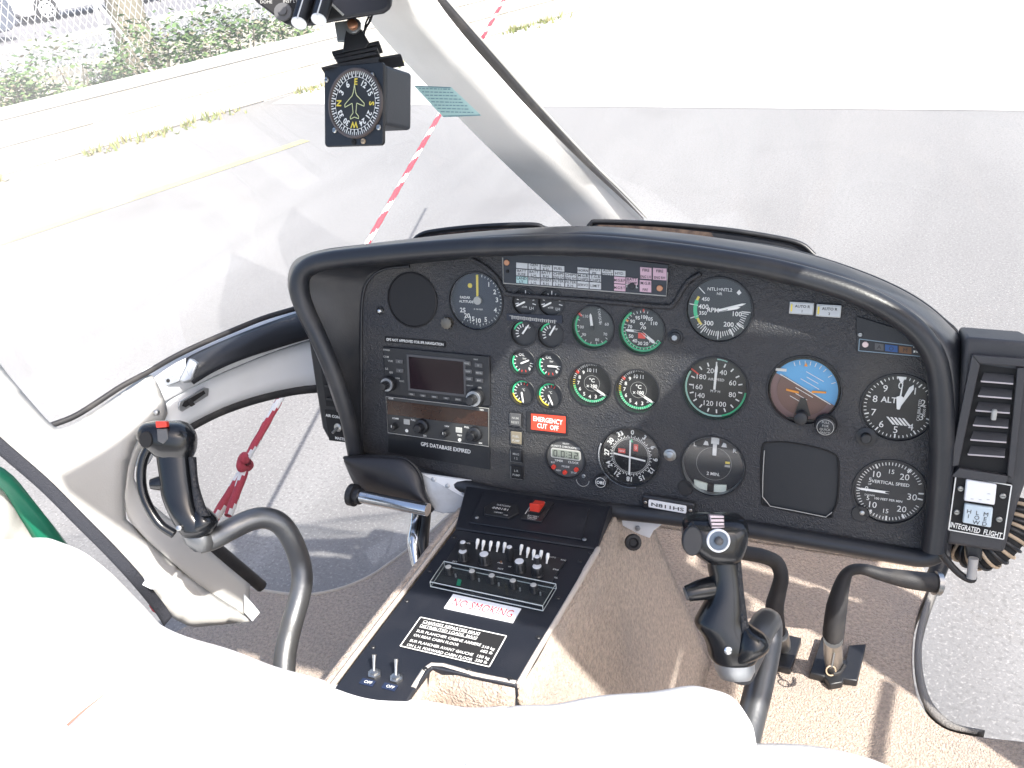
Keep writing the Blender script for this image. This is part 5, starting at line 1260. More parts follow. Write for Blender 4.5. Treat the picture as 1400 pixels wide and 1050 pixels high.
for k in range(6):
    t = k / 5.6; xl = 1343 - 20 * t; xr = 1389 - 13 * t; y_ = 512 + 112 * t
    lo = [rv.hit(xl - 2, y_ + 9, .009), rv.hit(xr - 4, y_ + 12.5, .009)]; hi = [rv.hit(xl + 2, y_ - 2, .001), rv.hit(xr - 3, y_ + 1.5, .001)]
    mb = MB(); mb.add([hi[0], hi[1], lo[1], lo[0]], [(0, 1, 2, 3)]); mb.build('louver', VB, T, solid=.0014)
    mb = MB(); mb.tube(lo, .0013, 6); mb.build('louver_edge', mat('edge_pale', (.5, .46, .48), .5) if k == 0 else bpy.data.materials['edge_pale'], T)
mb = MB(); c = rv.hit(1359, 567, .012); mb.box(Pl(c, rv.u, rv.v), 0, 0, 0, .005, .012, .006); mb.build('lever', WHTD, T, bevel=.001)
# switch plate
sw = Pl(PAN.hit(1342, 695, .024), PAN.u, PAN.v)
T = thing('integrated_flight_switch', 'black switch plate with two square lamp buttons reading INTEGRATED FLIGHT', 'switch plate', fr=sw)
sq = [(1306, 648), (1384, 662), (1373, 738), (1296, 725)]
mb = MB(); mb.ppoly(sw, sq, -.004, 0); mb.build('plate', BLKM, T, bevel=.0006)
mb = MB(); L4 = [sw.uv(*p) for p in ((1307, 650), (1383, 663.5), (1372, 737), (1297, 724))]
for i in range(4): line(mb, sw, L4[i], L4[(i + 1) % 4], .0013, .0006)
for s, p0, p1 in (('INTEGRATED', (1299.5, 716.5), (1340, 725.5)), ('FLIGHT', (1345, 726.5), (1370, 732))):
    u0_, u1_ = sw.uv(*p0), sw.uv(*p1); tt = text_tris(s, .02); hh = .0068; nat = (tt[3] - tt[2]) * hh / .72; d = u1_ - u0_
    mb.text(sw, s, (u0_[0] + u1_[0]) / 2, (u0_[1] + u1_[1]) / 2, hh, .0007, bold=.02, rot=math.degrees(math.atan2(d[1], d[0])), sx=np.linalg.norm(d) / nat)
mb.build('lettering', WHT, T)
for pts, mt_, nm, tx in (([(1321, 656), (1363, 663), (1360, 691), (1318, 685)], PLAC, 'upper_button', '-'), ([(1319, 689), (1358, 695), (1355, 722), (1316, 715)], mat('lamp_bluewhite', (.55, .64, .70), .35), 'lower_button', 'HLM')):
    mb = MB(); mb.ppoly(sw, pts, 0, .006); bt = mb.build(nm, mt_, T, bevel=.0015)
    if nm == 'lower_button':
        mb = MB()
        for k, wd in enumerate(('HI', 'LOW', 'MED')):
            for j, ch in enumerate(wd):
                c = sw.uv(1325 + k * 11.5 - j * 1.0, 699 + k * 2 + j * 6.5, .006); mb.text(sw, ch, c[0], c[1], .0052, .0064)
        mb.build('button_lettering', INK, bt)
    else:
        mb = MB()
        for x, y in ((1329, 682), (1340, 683), (1352, 675), (1351, 683)): c = sw.uv(x, y, .006); mb.box(sw, c[0], c[1], .0064, .003, .0006, .0002)
        mb.build('button_marks', WHTD, bt)
for x, y in ((1313, 668), (1371, 678), (1308, 700), (1366, 710)): c = sw.uv(x, y); screw(sw, c[0], c[1], .0034, 0, T, STEEL)
# flexible hose and cable under the right vent
T = thing('flexible_hose', 'ribbed black and tan air hose curving under the right vent', 'hose', loc=PAN.hit(1350, 760, -.02))
hp = smooth_line([PAN.hit(x, y, w) for x, y, w in ((1318, 742, -.03), (1330, 752, -.02), (1350, 752, -.01), (1370, 738, -.01), (1384, 712, -.02), (1392, 680, -.03))], 10)
mb = MB(); mb.tube(hp, .021, 18); mb.build('hose_body', BLKM, T, smooth=60)
hh_ = resample(hp, 17)
for i in range(1, 16):
    t = nrm(hh_[i + 1] - hh_[i - 1]); s = nrm(np.cross(t, [0, 0, 1])); u2 = np.cross(s, t); ring = [hh_[i] + (s * cos(a) + u2 * sin(a)) * .0225 for a in np.linspace(0, 2 * pi, 24, endpoint=False)]
    mb = MB(); mb.tube(ring, .0022, 6, closed=True); mb.build('rib', BRASS if i % 2 else BLK, T, smooth=60)
T = thing('cable_with_clip', 'black cable with a grey clip hanging below the right vent', 'cable', loc=PAN.hit(1325, 780, .02))
mb = MB(); mb.tube([PAN.hit(x, y, .02) for x, y in ((1284, 752), (1296, 768), (1310, 783), (1322, 791), (1330, 792), (1329, 780))], .0042, 10, sub=6); mb.build('cable', RUB, T, smooth=60)
mb = MB(); mb.tube([PAN.hit(1331, 763, .022), PAN.hit(1328, 790, .022)], .0055, 12); mb.build('clip', mat('clip_grey', (.38, .37, .36), .5), T, smooth=40)
mb = MB(); mb.ppoly(Pl(PAN.hit(1325, 755, .015), PAN.u, PAN.v), [(1318, 735), (1345, 740), (1342, 768), (1322, 765)], -.01, 0); mb.build('mount', BLK, T, bevel=.002)

# ================================================================ WINDSCREEN FRAME
def ribbon(A, B, n, bulge, m=5, name='x', mt_=None, parent=None, solid=.02, power=1.0):
    A = resample(smooth_line(A, 6), n); B = resample(smooth_line(B, 6), n); rows = []
    for k in range(m):
        t = k / (m - 1); rows.append([a * (1 - t) + b * t + np.array(bulge) * sin(pi * t) ** power for a, b in zip(A, B)])
    mb = MB(); mb.loft(rows); return mb.build(name, mt_, parent, smooth=180, solid=solid, soff=0)
# centre post
ctr = [  # left edge, ridge, crest, right edge in the picture, with distance
    ((440, -70), (478, -50), (520, -60), (560, -60), .93),
    ((505, 28), (548, 22), (585, 5), (607, 14), .99),
    ((575, 107), (622, 105), (660, 85), (672, 92), 1.05),
    ((650, 184), (688, 178), (722, 152), (742, 168), 1.13),
    ((722, 254), (752, 238), (785, 218), (809, 234), 1.22),
    ((796, 322), (818, 300), (852, 283), (882, 302), 1.33),
    ((850, 372), (868, 345), (900, 330), (925, 352), 1.42)]
T = thing('centre_post', 'broad white windscreen centre post slanting down to the hood', 'post', loc=Pz(840, 330, 1.38))
rings = []
for L_, Rg, Cr, Ed, d in ctr:
    ring = [Pz(*L_, d + .045), Pz(*Rg, d + .004), Pz((Rg[0] + Cr[0]) / 2, (Rg[1] + Cr[1]) / 2, d - .006), Pz(*Cr, d - .003), Pz(*Ed, d + .02), Pz(Ed[0] - 8, Ed[1] + 2, d + .07), Pz(L_[0] + 25, L_[1] - 5, d + .085)]
    rings.append(ring)
# refine along
cols = [cat([r[i] for r in rings], [0] * len(rings), 5)[0] for i in range(7)]
rings = [[cols[i][k] for i in range(7)] for k in range(len(cols[0]))]
mb = MB(); mb.rings(rings); mb.build('moulding', POST, T, smooth=50, bevel=0)
mb = MB(); gp = [(575, -30, 1.0), (604, 5, 1.01), (668, 78, 1.07), (736, 155, 1.15), (800, 224, 1.24), (842, 265, 1.30), (876, 300, 1.36)]
mb.tube([Pz(x + 1, y, d + .008) for x, y, d in gp], [.0064, .0064, .0062, .006, .0056, .005, .004], 10, sub=5)
mb.build('gasket', RUB, T, smooth=60)
mb = MB(); mb.tube([Pz(x + 8, y - 3, d + .02) for x, y, d in gp], .0022, 8, sub=5); mb.build('seal_edge', mat('seal_pale', (.35, .35, .34), .6), T, smooth=60)
# green correction card
T = thing('green_card', 'small pale green printed card stuck across the centre post', 'card', loc=Pz(610, 140, 1.0))
gcf = camframe(612, 139, .985)
mb = MB(); mb.ppoly(gcf, [(566, 117), (617, 119), (658, 158), (606, 160)], -.0008, 0); mb.build('card', GRNC, T)
mb = MB(); rr_ = random.Random(3)
for k in range(8):
    t = (k + .9) / 9.5; x0_, y0_ = 566 + 40 * t, 117 + 43 * t; s = 3
    while s < 46:
        l = rr_.uniform(2, 6); p = gcf.uv(x0_ + s, y0_ + (s / 50) * 1.2); q = gcf.uv(x0_ + min(s + l, 48), y0_ + ((s + l) / 50) * 1.2); line(mb, gcf, p, q, .0011, .0004); s += l + 1.3
p = gcf.uv(568, 118); q = gcf.uv(616, 120); line(mb, gcf, p, q, .0012, .0004); p = gcf.uv(606, 159); q = gcf.uv(656, 157.5); line(mb, gcf, p, q, .0012, .0004)
mb.build('printed_lines', INKC, T)

# left nose frame (white) with seals
T = thing('nose_fairing', 'white painted nose frame curving from the left door post to the panel', 'window frame', loc=Pz(320, 500, 1.42))
topN = [(195, 512, 1.27), (230, 496, 1.29), (270, 478, 1.33), (310, 461, 1.37), (350, 445, 1.41), (400, 428, 1.46), (430, 420, 1.49), (480, 408, 1.52)]
midN = [(215, 560, 1.25), (225, 548, 1.27), (270, 525, 1.31), (320, 503, 1.35), (370, 483, 1.39), (415, 468, 1.43), (440, 461, 1.46), (480, 450, 1.5)]
botN = [(190, 640, 1.27), (225, 600, 1.28), (256, 580, 1.31), (300, 558, 1.35), (350, 541, 1.39), (400, 530, 1.43), (440, 526, 1.46), (480, 524, 1.5)]
P3 = lambda L: [Pz(*p) for p in L]
ribbon(P3(topN), P3(midN), 26, -W[:, 2] * .006, 4, 'upper_band', WPT, T, solid=.02)
ribbon([Pz(x, y, d + .003) for x, y, d in midN], P3(botN), 26, -W[:, 2] * .003, 4, 'lower_band', WPT, T, solid=.02)
mb = MB(); mb.tube([Pz(x, y - 1, d - .001) for x, y, d in midN[1:]], .0013, 6, sub=5); mb.build('joint_line', RUB, T)
mb = MB(); mb.tube([Pz(x, y + 4, d - .004) for x, y, d in botN[2:]] , .0085, 12, sub=5); mb.build('lower_seal', RUB, T, smooth=60)
mb = MB(); mb.tube([Pz(x, y - 1, d - .022) for x, y, d in ((66, 584, 1.20), (100, 571, 1.21), (130, 553, 1.22), (165, 530, 1.24), (200, 511, 1.26), (240, 488, 1.3), (280, 469, 1.335), (320, 452, 1.375), (360, 436, 1.41), (400, 424, 1.455), (440, 413, 1.49))], .0045, 8, sub=5); mb.build('upper_seal', RUB, T, smooth=60)
# recessed slider vent
sf2 = Pl(Pz(265, 545, 1.283), nrm(Pz(290, 533, 1.31) - Pz(240, 558, 1.255)), [0, 0, 1])
mb = MB(); mb.ppoly(sf2, [(244, 556), (246, 549), (280, 530), (286, 531), (285, 541), (250, 563), (246, 561)], 0, .003); sv = mb.build('slide_vent', ALU, T, bevel=.001)
mb = MB(); mb.ppoly(sf2, [(249, 555), (252, 549), (279, 534), (281, 538), (254, 557)], .003, .0036); mb.build('vent_slot', BLKM, sv)
mb = MB(); mb.ppoly(sf2, [(258, 549), (262, 546), (267, 553), (262, 556)], .0036, .007); mb.build('vent_tab', RUB, sv)
# black grab bar
T = thing('grab_bar', 'thick black padded bar with a grey end bracket along the white nose frame', 'handle bar', loc=Pz(330, 470, 1.37))
ribbon(P3([(256, 494, 1.28), (275, 484, 1.295), (320, 464, 1.335), (370, 444, 1.385), (415, 429, 1.43), (460, 417, 1.47)]), P3([(263, 524, 1.27), (290, 508, 1.285), (330, 491, 1.32), (375, 476, 1.37), (420, 463, 1.41), (465, 452, 1.45)]), 24, -W[:, 2] * .012, 7, 'padding', HOOD, T, solid=.012)
cf = camframe(252, 510, 1.262)
mb = MB(); mb.ppoly(cf, [(258, 489), (270, 497), (262, 520), (250, 524), (243, 520)], -.02, .004); mb.build('end_bracket', ALU, T, bevel=.003)
mb = MB(); mb.ppoly(cf, [(224, 518), (236, 513), (246, 514), (246, 521), (229, 528), (224, 525)], -.006, 0); mb.build('tab', ALU, T, bevel=.0015)
mb = MB(); c = cf.uv(230, 520.5); mb.cyl(cf, c[0], c[1], .0028, 0, .001, 10); mb.build('tab_hole', BLKM, T)

# beige door post moulding and sill arm
T = thing('door_post_moulding', 'beige moulded post and sill trim at the left doorway', 'trim', loc=Ph(300, 850, ZF))
def dz(x, y): # distance of the trim surface
    return 1.13 + .12 * (x / 230) + .0
from mathutils.geometry import delaunay_2d_cdt
def moulded(outline, ctrl, step=9, round_px=16, depth=.020, bump=None):
    """a smooth moulded skin: outline, a quadratic distance law through ctrl, rounded edges"""
    C = np.array(ctrl, float); B = lambda x, y: np.array([np.ones_like(x), x / 200, y / 200 - 3, (x / 200) ** 2 * .3, (x / 200) * (y / 200 - 3) * .3]).T
    co, *_ = np.linalg.lstsq(np.vstack([B(C[:, 0], C[:, 1]), np.eye(5) * .02]), np.concatenate([C[:, 2], np.array([.0, 0, 0, 0, 0])]), rcond=None)
    O = resample([np.array([x, y, 0.]) for x, y in outline] + [np.array([*outline[0], 0.])], 150)[:-1]; O = np.array(O)[:, :2]
    n = len(O); P = [tuple(o) for o in O]
    A = O; Bq = np.roll(O, -1, 0)
    def dist(p):
        d = Bq - A; t = np.clip(((p - A) * d).sum(1) / (d * d).sum(1), 0, 1); return np.sqrt((((A + d * t[:, None]) - p) ** 2).sum(1).min())
    def inside(p):
        c = False
        for (x1, y1), (x2, y2) in zip(A, Bq):
            if (y1 > p[1]) != (y2 > p[1]) and p[0] < (x2 - x1) * (p[1] - y1) / (y2 - y1) + x1: c = not c
        return c
    x = O[:, 0].min()
    while x < O[:, 0].max():
        y = O[:, 1].min()
        while y < O[:, 1].max():
            p = np.array([x, y])
            if inside(p) and dist(p) > step * .45: P.append((x, y))
            y += step
        x += step
    vs, es, fs, *_r = delaunay_2d_cdt([Vector(p) for p in P], [(i, (i + 1) % n) for i in range(n)], [], 1, 1e-4)
    V3 = []
    for v in vs:
        d = float((B(np.array([v.x]), np.array([v.y])) @ co)[0]); e = min(dist(np.array([v.x, v.y])) / round_px, 1)
        d += depth * (1 - sqrt(max(0, 1 - (1 - e) ** 2)))
        if bump: d += bump(v.x, v.y)
        V3.append(Pz(v.x, v.y, d))
    mb = MB(); mb.add(V3, [tuple(f) for f in fs]); return mb
MO = [(-90, 370), (-30, 462), (10, 516), (40, 551), (62, 576), (74, 587), (86, 588), (100, 582), (130, 564), (170, 536), (205, 511), (216, 530), (225, 553), (228, 571), (208, 580), (190, 594), (179, 613), (172, 640), (167, 680), (170, 711), (194, 733), (228, 764), (280, 808), (345, 849), (300, 852), (262, 856), (235, 842), (200, 797), (150, 754), (100, 708), (40, 652), (0, 614), (-90, 535)]
MC = [(10, 518, 1.10), (68, 583, 1.165), (203, 511, 1.25), (229, 573, 1.255), (60, 662, 1.12), (150, 752, 1.17), (262, 855, 1.29), (350, 838, 1.31), (165, 655, 1.19), (-80, 450, 1.03)]
moulded(MO, MC, depth=.012, round_px=12, bump=lambda x, y: -.010 - .012 * math.exp(-((x - 95) ** 2 + (y - 640) ** 2) / 70 ** 2)).build('corner_moulding', BEI, T, smooth=180, solid=.006, soff=0)
ribbon(P3([(214, 590, 1.265), (192, 612, 1.25), (182, 640, 1.235), (184, 662, 1.235), (211, 694, 1.25), (263, 735, 1.285), (310, 775, 1.32), (340, 800, 1.345)]),
       P3([(200, 588, 1.25), (182, 615, 1.235), (174, 650, 1.22), (172, 700, 1.215), (194, 731, 1.22), (228, 762, 1.24), (280, 806, 1.285), (343, 847, 1.33)]), 30, -W[:, 2] * .006, 6, 'sill_edge', BEI, T, solid=.006)
mb = MB(); mb.tube(P3([(262, 722, 1.30), (290, 745, 1.33), (320, 770, 1.36), (358, 802, 1.40)]), .010, 10, sub=4); mb.build('window_seal', RUB, T, smooth=60)
cf = camframe(340, 825, 1.30); mb = MB(); mb.ppoly(cf, [(333, 812), (342, 822), (355, 838), (345, 850), (334, 838)], -.003, 0); mb.build('end_cap', WPT, T, bevel=.001)
cf = camframe(212, 563, 1.225); mb = MB(); mb.lathe(Pl(Pz(213, 564, 1.225), W[:, 0], -W[:, 1]), [(.0045, -.004), (.0045, .001), (.003, .0025)], 14, 0, 0, 0, False, True); mb.build('screw', STEEL, T, smooth=50)
# seat belt webbing along the sill
T = thing('black_webbing_strap', 'black woven strap running diagonally along the beige sill trim', 'strap', loc=Pz(110, 720, 1.08))
mb = MB(); rows = []
ctrl = [(-40, 572, 1.05), (0, 610, 1.065), (60, 662, 1.09), (110, 712, 1.11), (150, 752, 1.13), (185, 790, 1.15), (216, 828, 1.19), (230, 850, 1.2)]
cen_ = smooth_line([Pz(x, y, d - .028) for x, y, d in ctrl], 6)
sd_ = nrm(Pz(107, 702, 1.11) - Pz(95, 716, 1.11))
for o_ in (-1, -.5, 0, .5, 1): rows.append([p + sd_ * .0085 * o_ - W[:, 2] * (.002 - abs(o_) * .001) for p in cen_])
mb.loft(rows); mb.build('webbing', mat('webbing', (.018, .02, .028), .75, bump=(500, .9)), T, smooth=180, solid=.003)
cf = camframe(200, 797, 1.13); mb = MB(); mb.ppoly(cf, [(190, 798), (198, 786), (218, 796), (213, 806), (206, 806)], -.003, 0); mb.build('keeper', mat('keeper_grey', (.5, .52, .55), .5), T, bevel=.001)
# open green door edge
T = thing('green_door_edge', 'dark green painted door edge with beige lining beyond the strap', 'door', loc=Pz(20, 720, 1.25))
ribbon(P3([(-60, 620, 1.2), (0, 642, 1.23), (40, 680, 1.26), (70, 715, 1.28), (100, 757, 1.30)]), P3([(-60, 640, 1.2), (0, 658, 1.23), (30, 700, 1.26), (52, 735, 1.28), (75, 775, 1.30)]), 16, -W[:, 2] * .004, 4, 'green_edge', GPAINT, T, solid=.02)
ribbon(P3([(-60, 640, 1.22), (0, 657, 1.245), (30, 700, 1.275), (60, 745, 1.30)]), P3([(-80, 800, 1.2), (-20, 800, 1.22), (0, 790, 1.25), (40, 790, 1.28)]), 12, -W[:, 2] * .01, 4, 'lining', BEI, T, solid=.02)
T = thing('red_tag', 'small red tag peeping out beside the strap end', 'tag', loc=Pz(210, 833, 1.2))
cf = camframe(210, 833, 1.21); mb = MB(); mb.ppoly(cf, [(203, 828), (209, 824), (218, 835), (216, 841), (208, 836)], -.004, 0); mb.build('flap', ROPR, T, bevel=.001)

# glazing
T = thing('left_windscreen', 'large dusty clear left windscreen pane', 'window', loc=Pz(300, 470, 1.4))
bot = resample(P3([(-160, 640, 1.2), (66, 584, 1.21), (150, 542, 1.25), (250, 484, 1.32), (350, 440, 1.42), (440, 412, 1.5), (560, 380, 1.52), (700, 350, 1.5), (820, 330, 1.45)]), 24)
bot[-1] = Pz(862, 322, 1.44)
topL = resample([Pz(-600, -60, .95), Pz(-200, -160, .97), Pz(150, -170, .98), Pz(380, -130, .97), Pz(505, -60, .96)], 24)
rows = []
for k in range(9):
    t = k / 8; rows.append([a * (1 - t) + b * t + (np.array([-.05, .10, .03])) * sin(pi * t) * sin(pi * j / 23) for j, (a, b) in enumerate(zip(bot, topL))])
mb = MB(); mb.loft(rows); mb.build('pane', WS_L, T, smooth=180)
T = thing('right_windscreen', 'large clear right windscreen pane', 'window', loc=Pz(1100, 300, 1.5))
botR = resample(P3([(880, 322, 1.44), (980, 350, 1.5), (1100, 380, 1.5), (1220, 430, 1.46), (1330, 470, 1.40), (1480, 520, 1.3), (1620, 560, 1.2)]), 24)
topR = resample([Pz(575, -60, .99), Pz(760, -150, .98), Pz(1100, -180, .95), Pz(1500, -120, .9), Pz(1900, 0, .85)], 24)
rows = []
for k in range(9):
    t = k / 8; rows.append([a * (1 - t) + b * t + (np.array([.05, .12, .03])) * sin(pi * t) * sin(pi * j / 23) for j, (a, b) in enumerate(zip(botR, topR))])
mb = MB(); mb.loft(rows); mb.build('pane', WS_R, T, smooth=180)
T = thing('left_chin_window', 'clear left chin window beside the copilot floor', 'window', loc=Pz(400, 680, 1.5))
A3 = resample([Pz(x, y + 3, d) for x, y, d in [(185, 640, 1.28)] + botN[1:]] , 20); B3 = resample([Ph(x, y, ZF - .03) + np.array([.0, -.02, 0]) for x, y in ((338, 805), (430, 812), (505, 788), (562, 748), (612, 706), (650, 680))], 20)
rows = []
for k in range(8):
    t = k / 7; rows.append([a * (1 - t) + b * t + np.array([-.06, .10, -.10]) * sin(pi * t) for a, b in zip(A3, B3)])
mb = MB(); mb.loft(rows); mb.build('pane', CHING, T, smooth=180)
T = thing('right_chin_window', 'clear right chin window beside the pilot floor', 'window', loc=Pz(1350, 850, 1.5))
A4 = resample([Pz(1290, 740, 1.35), Pz(1350, 740, 1.38), Pz(1430, 740, 1.38), Pz(1550, 760, 1.3)], 16); B4 = resample([p + np.array([0, 0, -.015]) for p in right], 16)
rows = []
for k in range(8):
    t = k / 7; rows.append([a * (1 - t) + b * t + np.array([.05, .12, -.12]) * sin(pi * t) for a, b in zip(A4, B4)])
mb = MB(); mb.loft(rows); mb.build('pane', CHING, T, smooth=180)
# carpeted kerb at the right chin window
T = thing('chin_rim', 'carpeted grey rim standing along the right chin window opening', 'trim', loc=Ph(1265, 880, ZF))
rim_px = smooth_line([(1275, 795), (1262, 830), (1252, 870), (1250, 910), (1256, 948), (1270, 975), (1295, 995), (1335, 1004)], 4)
rows = [[Ph(x, y, ZF + .001) for x, y in rim_px], [Ph(x, y, ZF + .002) + np.array([.003, .004, .005]) for x, y in rim_px], [Ph(x, y, ZF) + np.array([.012, .010, .002]) for x, y in rim_px], [Ph(x, y, ZF) + np.array([.014, .012, -.04]) for x, y in rim_px]]
mb = MB(); mb.loft(rows); mb.build('rim', mat('grey_carpet', (.30, .285, .27), .95, bump=(500, 1, 'noise', .005)), T, smooth=180, solid=.002)

# unseen roof, right door, nose shell and belly, added to shape sun and shade
T = thing('unseen_roof', 'unseen white cabin roof with openings placed for sun patches', 'roof', loc=(-.05, -.2, 1.86))
mb = MB(); mb.add([(-.95, -.62, 1.88), (.95, -.62, 1.88), (.95, .06, 1.80), (-.95, .06, 1.80)], [])
def rquad(x0_, x1_, y0_, y1_):
    z = lambda y: 1.88 - (y + .62) * .118
    mb.add([(x0_, y0_, z(y0_)), (x1_, y0_, z(y0_)), (x1_, y1_, z(y1_)), (x0_, y1_, z(y1_)), (x0_, y0_, z(y0_) + .03), (x1_, y0_, z(y0_) + .03), (x1_, y1_, z(y1_) + .03), (x0_, y1_, z(y1_) + .03)], [(0, 1, 2, 3), (7, 6, 5, 4), (0, 4, 5, 1), (1, 5, 6, 2), (2, 6, 7, 3), (3, 7, 4, 0)])
mb = MB(); sx0, sx1, sy0, sy1 = .30, .58, -.33, -.205  # roof openings placed so sun patches land on the panel and hood roll
rquad(-.12, sx0, -.62, -.05); rquad(sx1, .84, -.635, -.19); rquad(sx1, .84, -.14, -.05); rquad(.84, .95, -.62, -.05); rquad(sx0, sx1, -.62, sy0); rquad(sx0, sx1, sy1, -.05)
mb.build('skin', WPT, T)
mb = MB(); rquad(sx0, sx1, sy0, sy1); mb.build('sun_opening_pane', glass_mat('tint', (.93, .94, .93)), T); mb = MB(); rquad(sx1, .84, -.19, -.14); mb.build('sun_opening_pane', bpy.data.materials['tint'], T)
T = thing('unseen_right_door', 'unseen white right cabin door shaped to cut floor sun patches', 'door', loc=(.99, -.2, .6))
mb = MB(); mb.wbox(.98, 1.01, -.75, .42, .62, 1.10); mb.build('lower_panel', WPT, T, bevel=.004)
yz = Pl((.98, 0, 0), (0, 1, 0), (0, 0, 1))  # unseen door pieces below are shaped to cut the floor sun patches
mb = MB(); mb.poly(yz, [(-.18, 1.10), (.07, 1.10), (.07, 1.40), (-.02, 1.42), (-.12, 1.84), (-.16, 1.84), (-.15, 1.44)], 0, .02); mb.build('shade_pillar', WPT, T, bevel=.004)
mb = MB(); mb.poly(yz, [(-.62, 1.70), (-.17, 1.70), (-.17, 1.90), (-.62, 1.90)], 0, .02); mb.build('shade_rail', WPT, T, bevel=.004)
mb = MB(); mb.poly(yz, [(-.015, 1.43), (.25, 1.36), (.12, 1.62), (-.10, 1.84)], 0, .02); mb.build('shade_panel', WPT, T, bevel=.004)
mb = MB(); mb.tube([(.99, .42, 1.08), (.985, .24, 1.37)], .02, 10); mb.tube([(.99, -.75, 1.08), (.96, -.75, 1.86)], .022, 10); mb.tube([(.99, -.17, 1.36), (.99, -.35, 1.385), (.99, -.55, 1.38)], .010, 8, sub=4); mb.build('shade_bars', WPT, T, smooth=60)
T = thing('nose_shadow_box', 'unseen box for the fuselage nose shell, added to cast its shadow', 'fuselage', loc=(0, .35, .95))
mb = MB(); mb.wbox(-.30, .24, .14, .44, 1.00, 1.13); mb.build('shell', WPT, T, bevel=.03)  # unseen box, added for the shadow it casts
T = thing('belly', 'unseen painted fuselage belly under the cabin floor, added to block light', 'fuselage', loc=(0, -.6, .3))
mb = MB(); mb.wbox(-.80, .80, -2.6, .0, .38, .54); mb.wbox(-.28, .42, .0, .50, .42, .545); mb.build('shell', GPAINT, T, bevel=.03)

# ================================================================ OVERHEAD CONSOLE AND COMPASS
T = thing('overhead_console', 'black overhead switch console with silver ended knobs at the top edge', 'overhead console', loc=Pz(450, -10, .84))
cf = camframe(450, 10, .86)
mb = MB(); rg = []
for d, pts in ((.82, [(330, -60), (336, -10), (352, 5), (388, 32), (402, 38), (430, 35), (480, 26), (525, 19), (536, 12), (541, -60)]), (.93, [(350, -60), (355, -12), (370, 0), (398, 24), (410, 30), (436, 27), (482, 19), (522, 13), (532, 6), (535, -60)])):
    rg.append([Pz(x, y, d) for x, y in pts])
mb.rings(rg); mb.build('housing', mat('console_gloss', (.016, .017, .024), .3), T, bevel=.005, bseg=3)
f1 = camframe(450, 10, .82)
mb = MB(); mb.ppoly(f1, [(340, -40), (352, 2), (390, 32), (428, 30), (470, 22), (450, 2), (448, -40)], .0, .002); mb.build('knob_plate', BLKM, T, bevel=.001)
mb = MB(); mb.tube([f1.at(*f1.uv(x, y), .002) for x, y in ((446, -20), (450, 3), (470, 22))], .0012, 6); mb.build('plate_edge', WHTD, T)
for x, y, r_ in ((409, 31, .0078), (436, 26, .0078)):
    a = Pz(x, y, .795); b = a + (-W[:, 1]) * .028 + W[:, 0] * .004 + W[:, 2] * .012
    mb = MB(); mb.tube([b, a], [r_, r_ * .97], 18); kb = mb.build('knob', BLK, T, smooth=40)
    mb = MB(); dd = nrm(a - b); mb.tube([a, a + dd * .0012], r_ * .93, 18); mb.build('knob_end', PLAC, kb, smooth=40)
    mb = MB(); s = -W[:, 2] * r_ * 1.0; mb.tube([b + s, a + s], .0009, 6); mb.build('pointer_line', WHT, kb)
mb = MB(); c = f1.uv(388, 18); mb.lathe(f1, [(.009, .002), (.0085, .004)], 18, 0, c[0], c[1], False, True); mb.lathe(f1, [(.0045, .004), (.004, .006)], 14, 0, c[0], c[1], False, True); mb.build('round_button', GREY, T, smooth=40)
mb = MB(); 
for x, y, s in ((365, 4, 'DOME'), (398, 3, 'INST LT'), (372, -6, 'OFF'), (425, 2, 'DIM')): c = f1.uv(x, y); mb.text(f1, s, c[0], c[1], .003, .0024)
mb.build('lettering', WHTD, T)
# compass
uL, uR = Pz(443, 146, .868), Pz(525, 141, .832); vv = Pz(476, 88, .845) - Pz(491, 201, .852)
CP = Pl((uL + uR) / 2, uR - uL, vv)
T = thing('magnetic_compass', 'black vertical card compass with yellow cardinal letters hanging under the overhead console', 'compass', fr=CP)
cw = [CP.uv(x, y) for x, y in ((436, 91), (517, 86), (531, 197), (451, 202))]
x0_ = (cw[0][0] + cw[3][0]) / 2; x1_ = (cw[1][0] + cw[2][0]) / 2; yb_ = (cw[2][1] + cw[3][1]) / 2; yt_ = (cw[0][1] + cw[1][1]) / 2
mb = MB(); mb.poly(CP, rrect(x0_, yb_, x1_, yt_, .004), -.004, 0); mb.build('front_plate', BLK, T, bevel=.0008)
mb = MB(); mb.poly(CP, rrect(x0_ + .012, yb_ + .020, x1_ - .0, yt_ - .002, .004), -.048, -.004); mb.build('case', mat('compass_case', (.05, .055, .065), .45, bump=(600, .15)), T, bevel=.003, bseg=3)
dc = CP.uv(486.5, 141.5); DR = .0318; dcf = Pl(CP.at(dc[0], dc[1], 0), CP.u, CP.v)
mb = MB(); mb.lathe(dcf, [(DR + .0025, 0), (DR + .002, .0028), (DR, .003), (DR - .001, .0005)], 44); mb.build('bezel', mat('bezel_brown', (.10, .08, .075), .4), T, smooth=40)
mb = MB(); mb.cyl(dcf, 0, 0, DR, .0002, .0008, 40); mb.build('dial', DIAL, T)
mb = MB()
for k in range(72): tick(mb, dcf, k * 5 + 2, DR * (.80 if k % 2 == 0 else .88), DR * .98, .0009 if k % 2 else .0012, .0012)
arc(mb, dcf, 0, 360, DR * .79, DR * .805, .0011, 0, 48)
for k, s in enumerate(('E', '12', '15', 'S', '21', '24', 'W', '30', '33', 'N', '3', '6')):
    a = k * 30 + 3; x, y = clk(a, DR * .66); mb.text(dcf, s, x, y, .0062 if len(s) < 2 else .0056, .0012, m=1 if s in 'ESWN' else 0, rot=-a, bold=.03)
mb.build('dial_markings', [WHT, YEL], T)
mb = MB(); pl_ = [(0, .62), (.05, .35), (.10, .25), (.42, -.02), (.42, -.12), (.10, -.0), (.06, -.32), (.18, -.44), (.18, -.52), (0, -.46)]
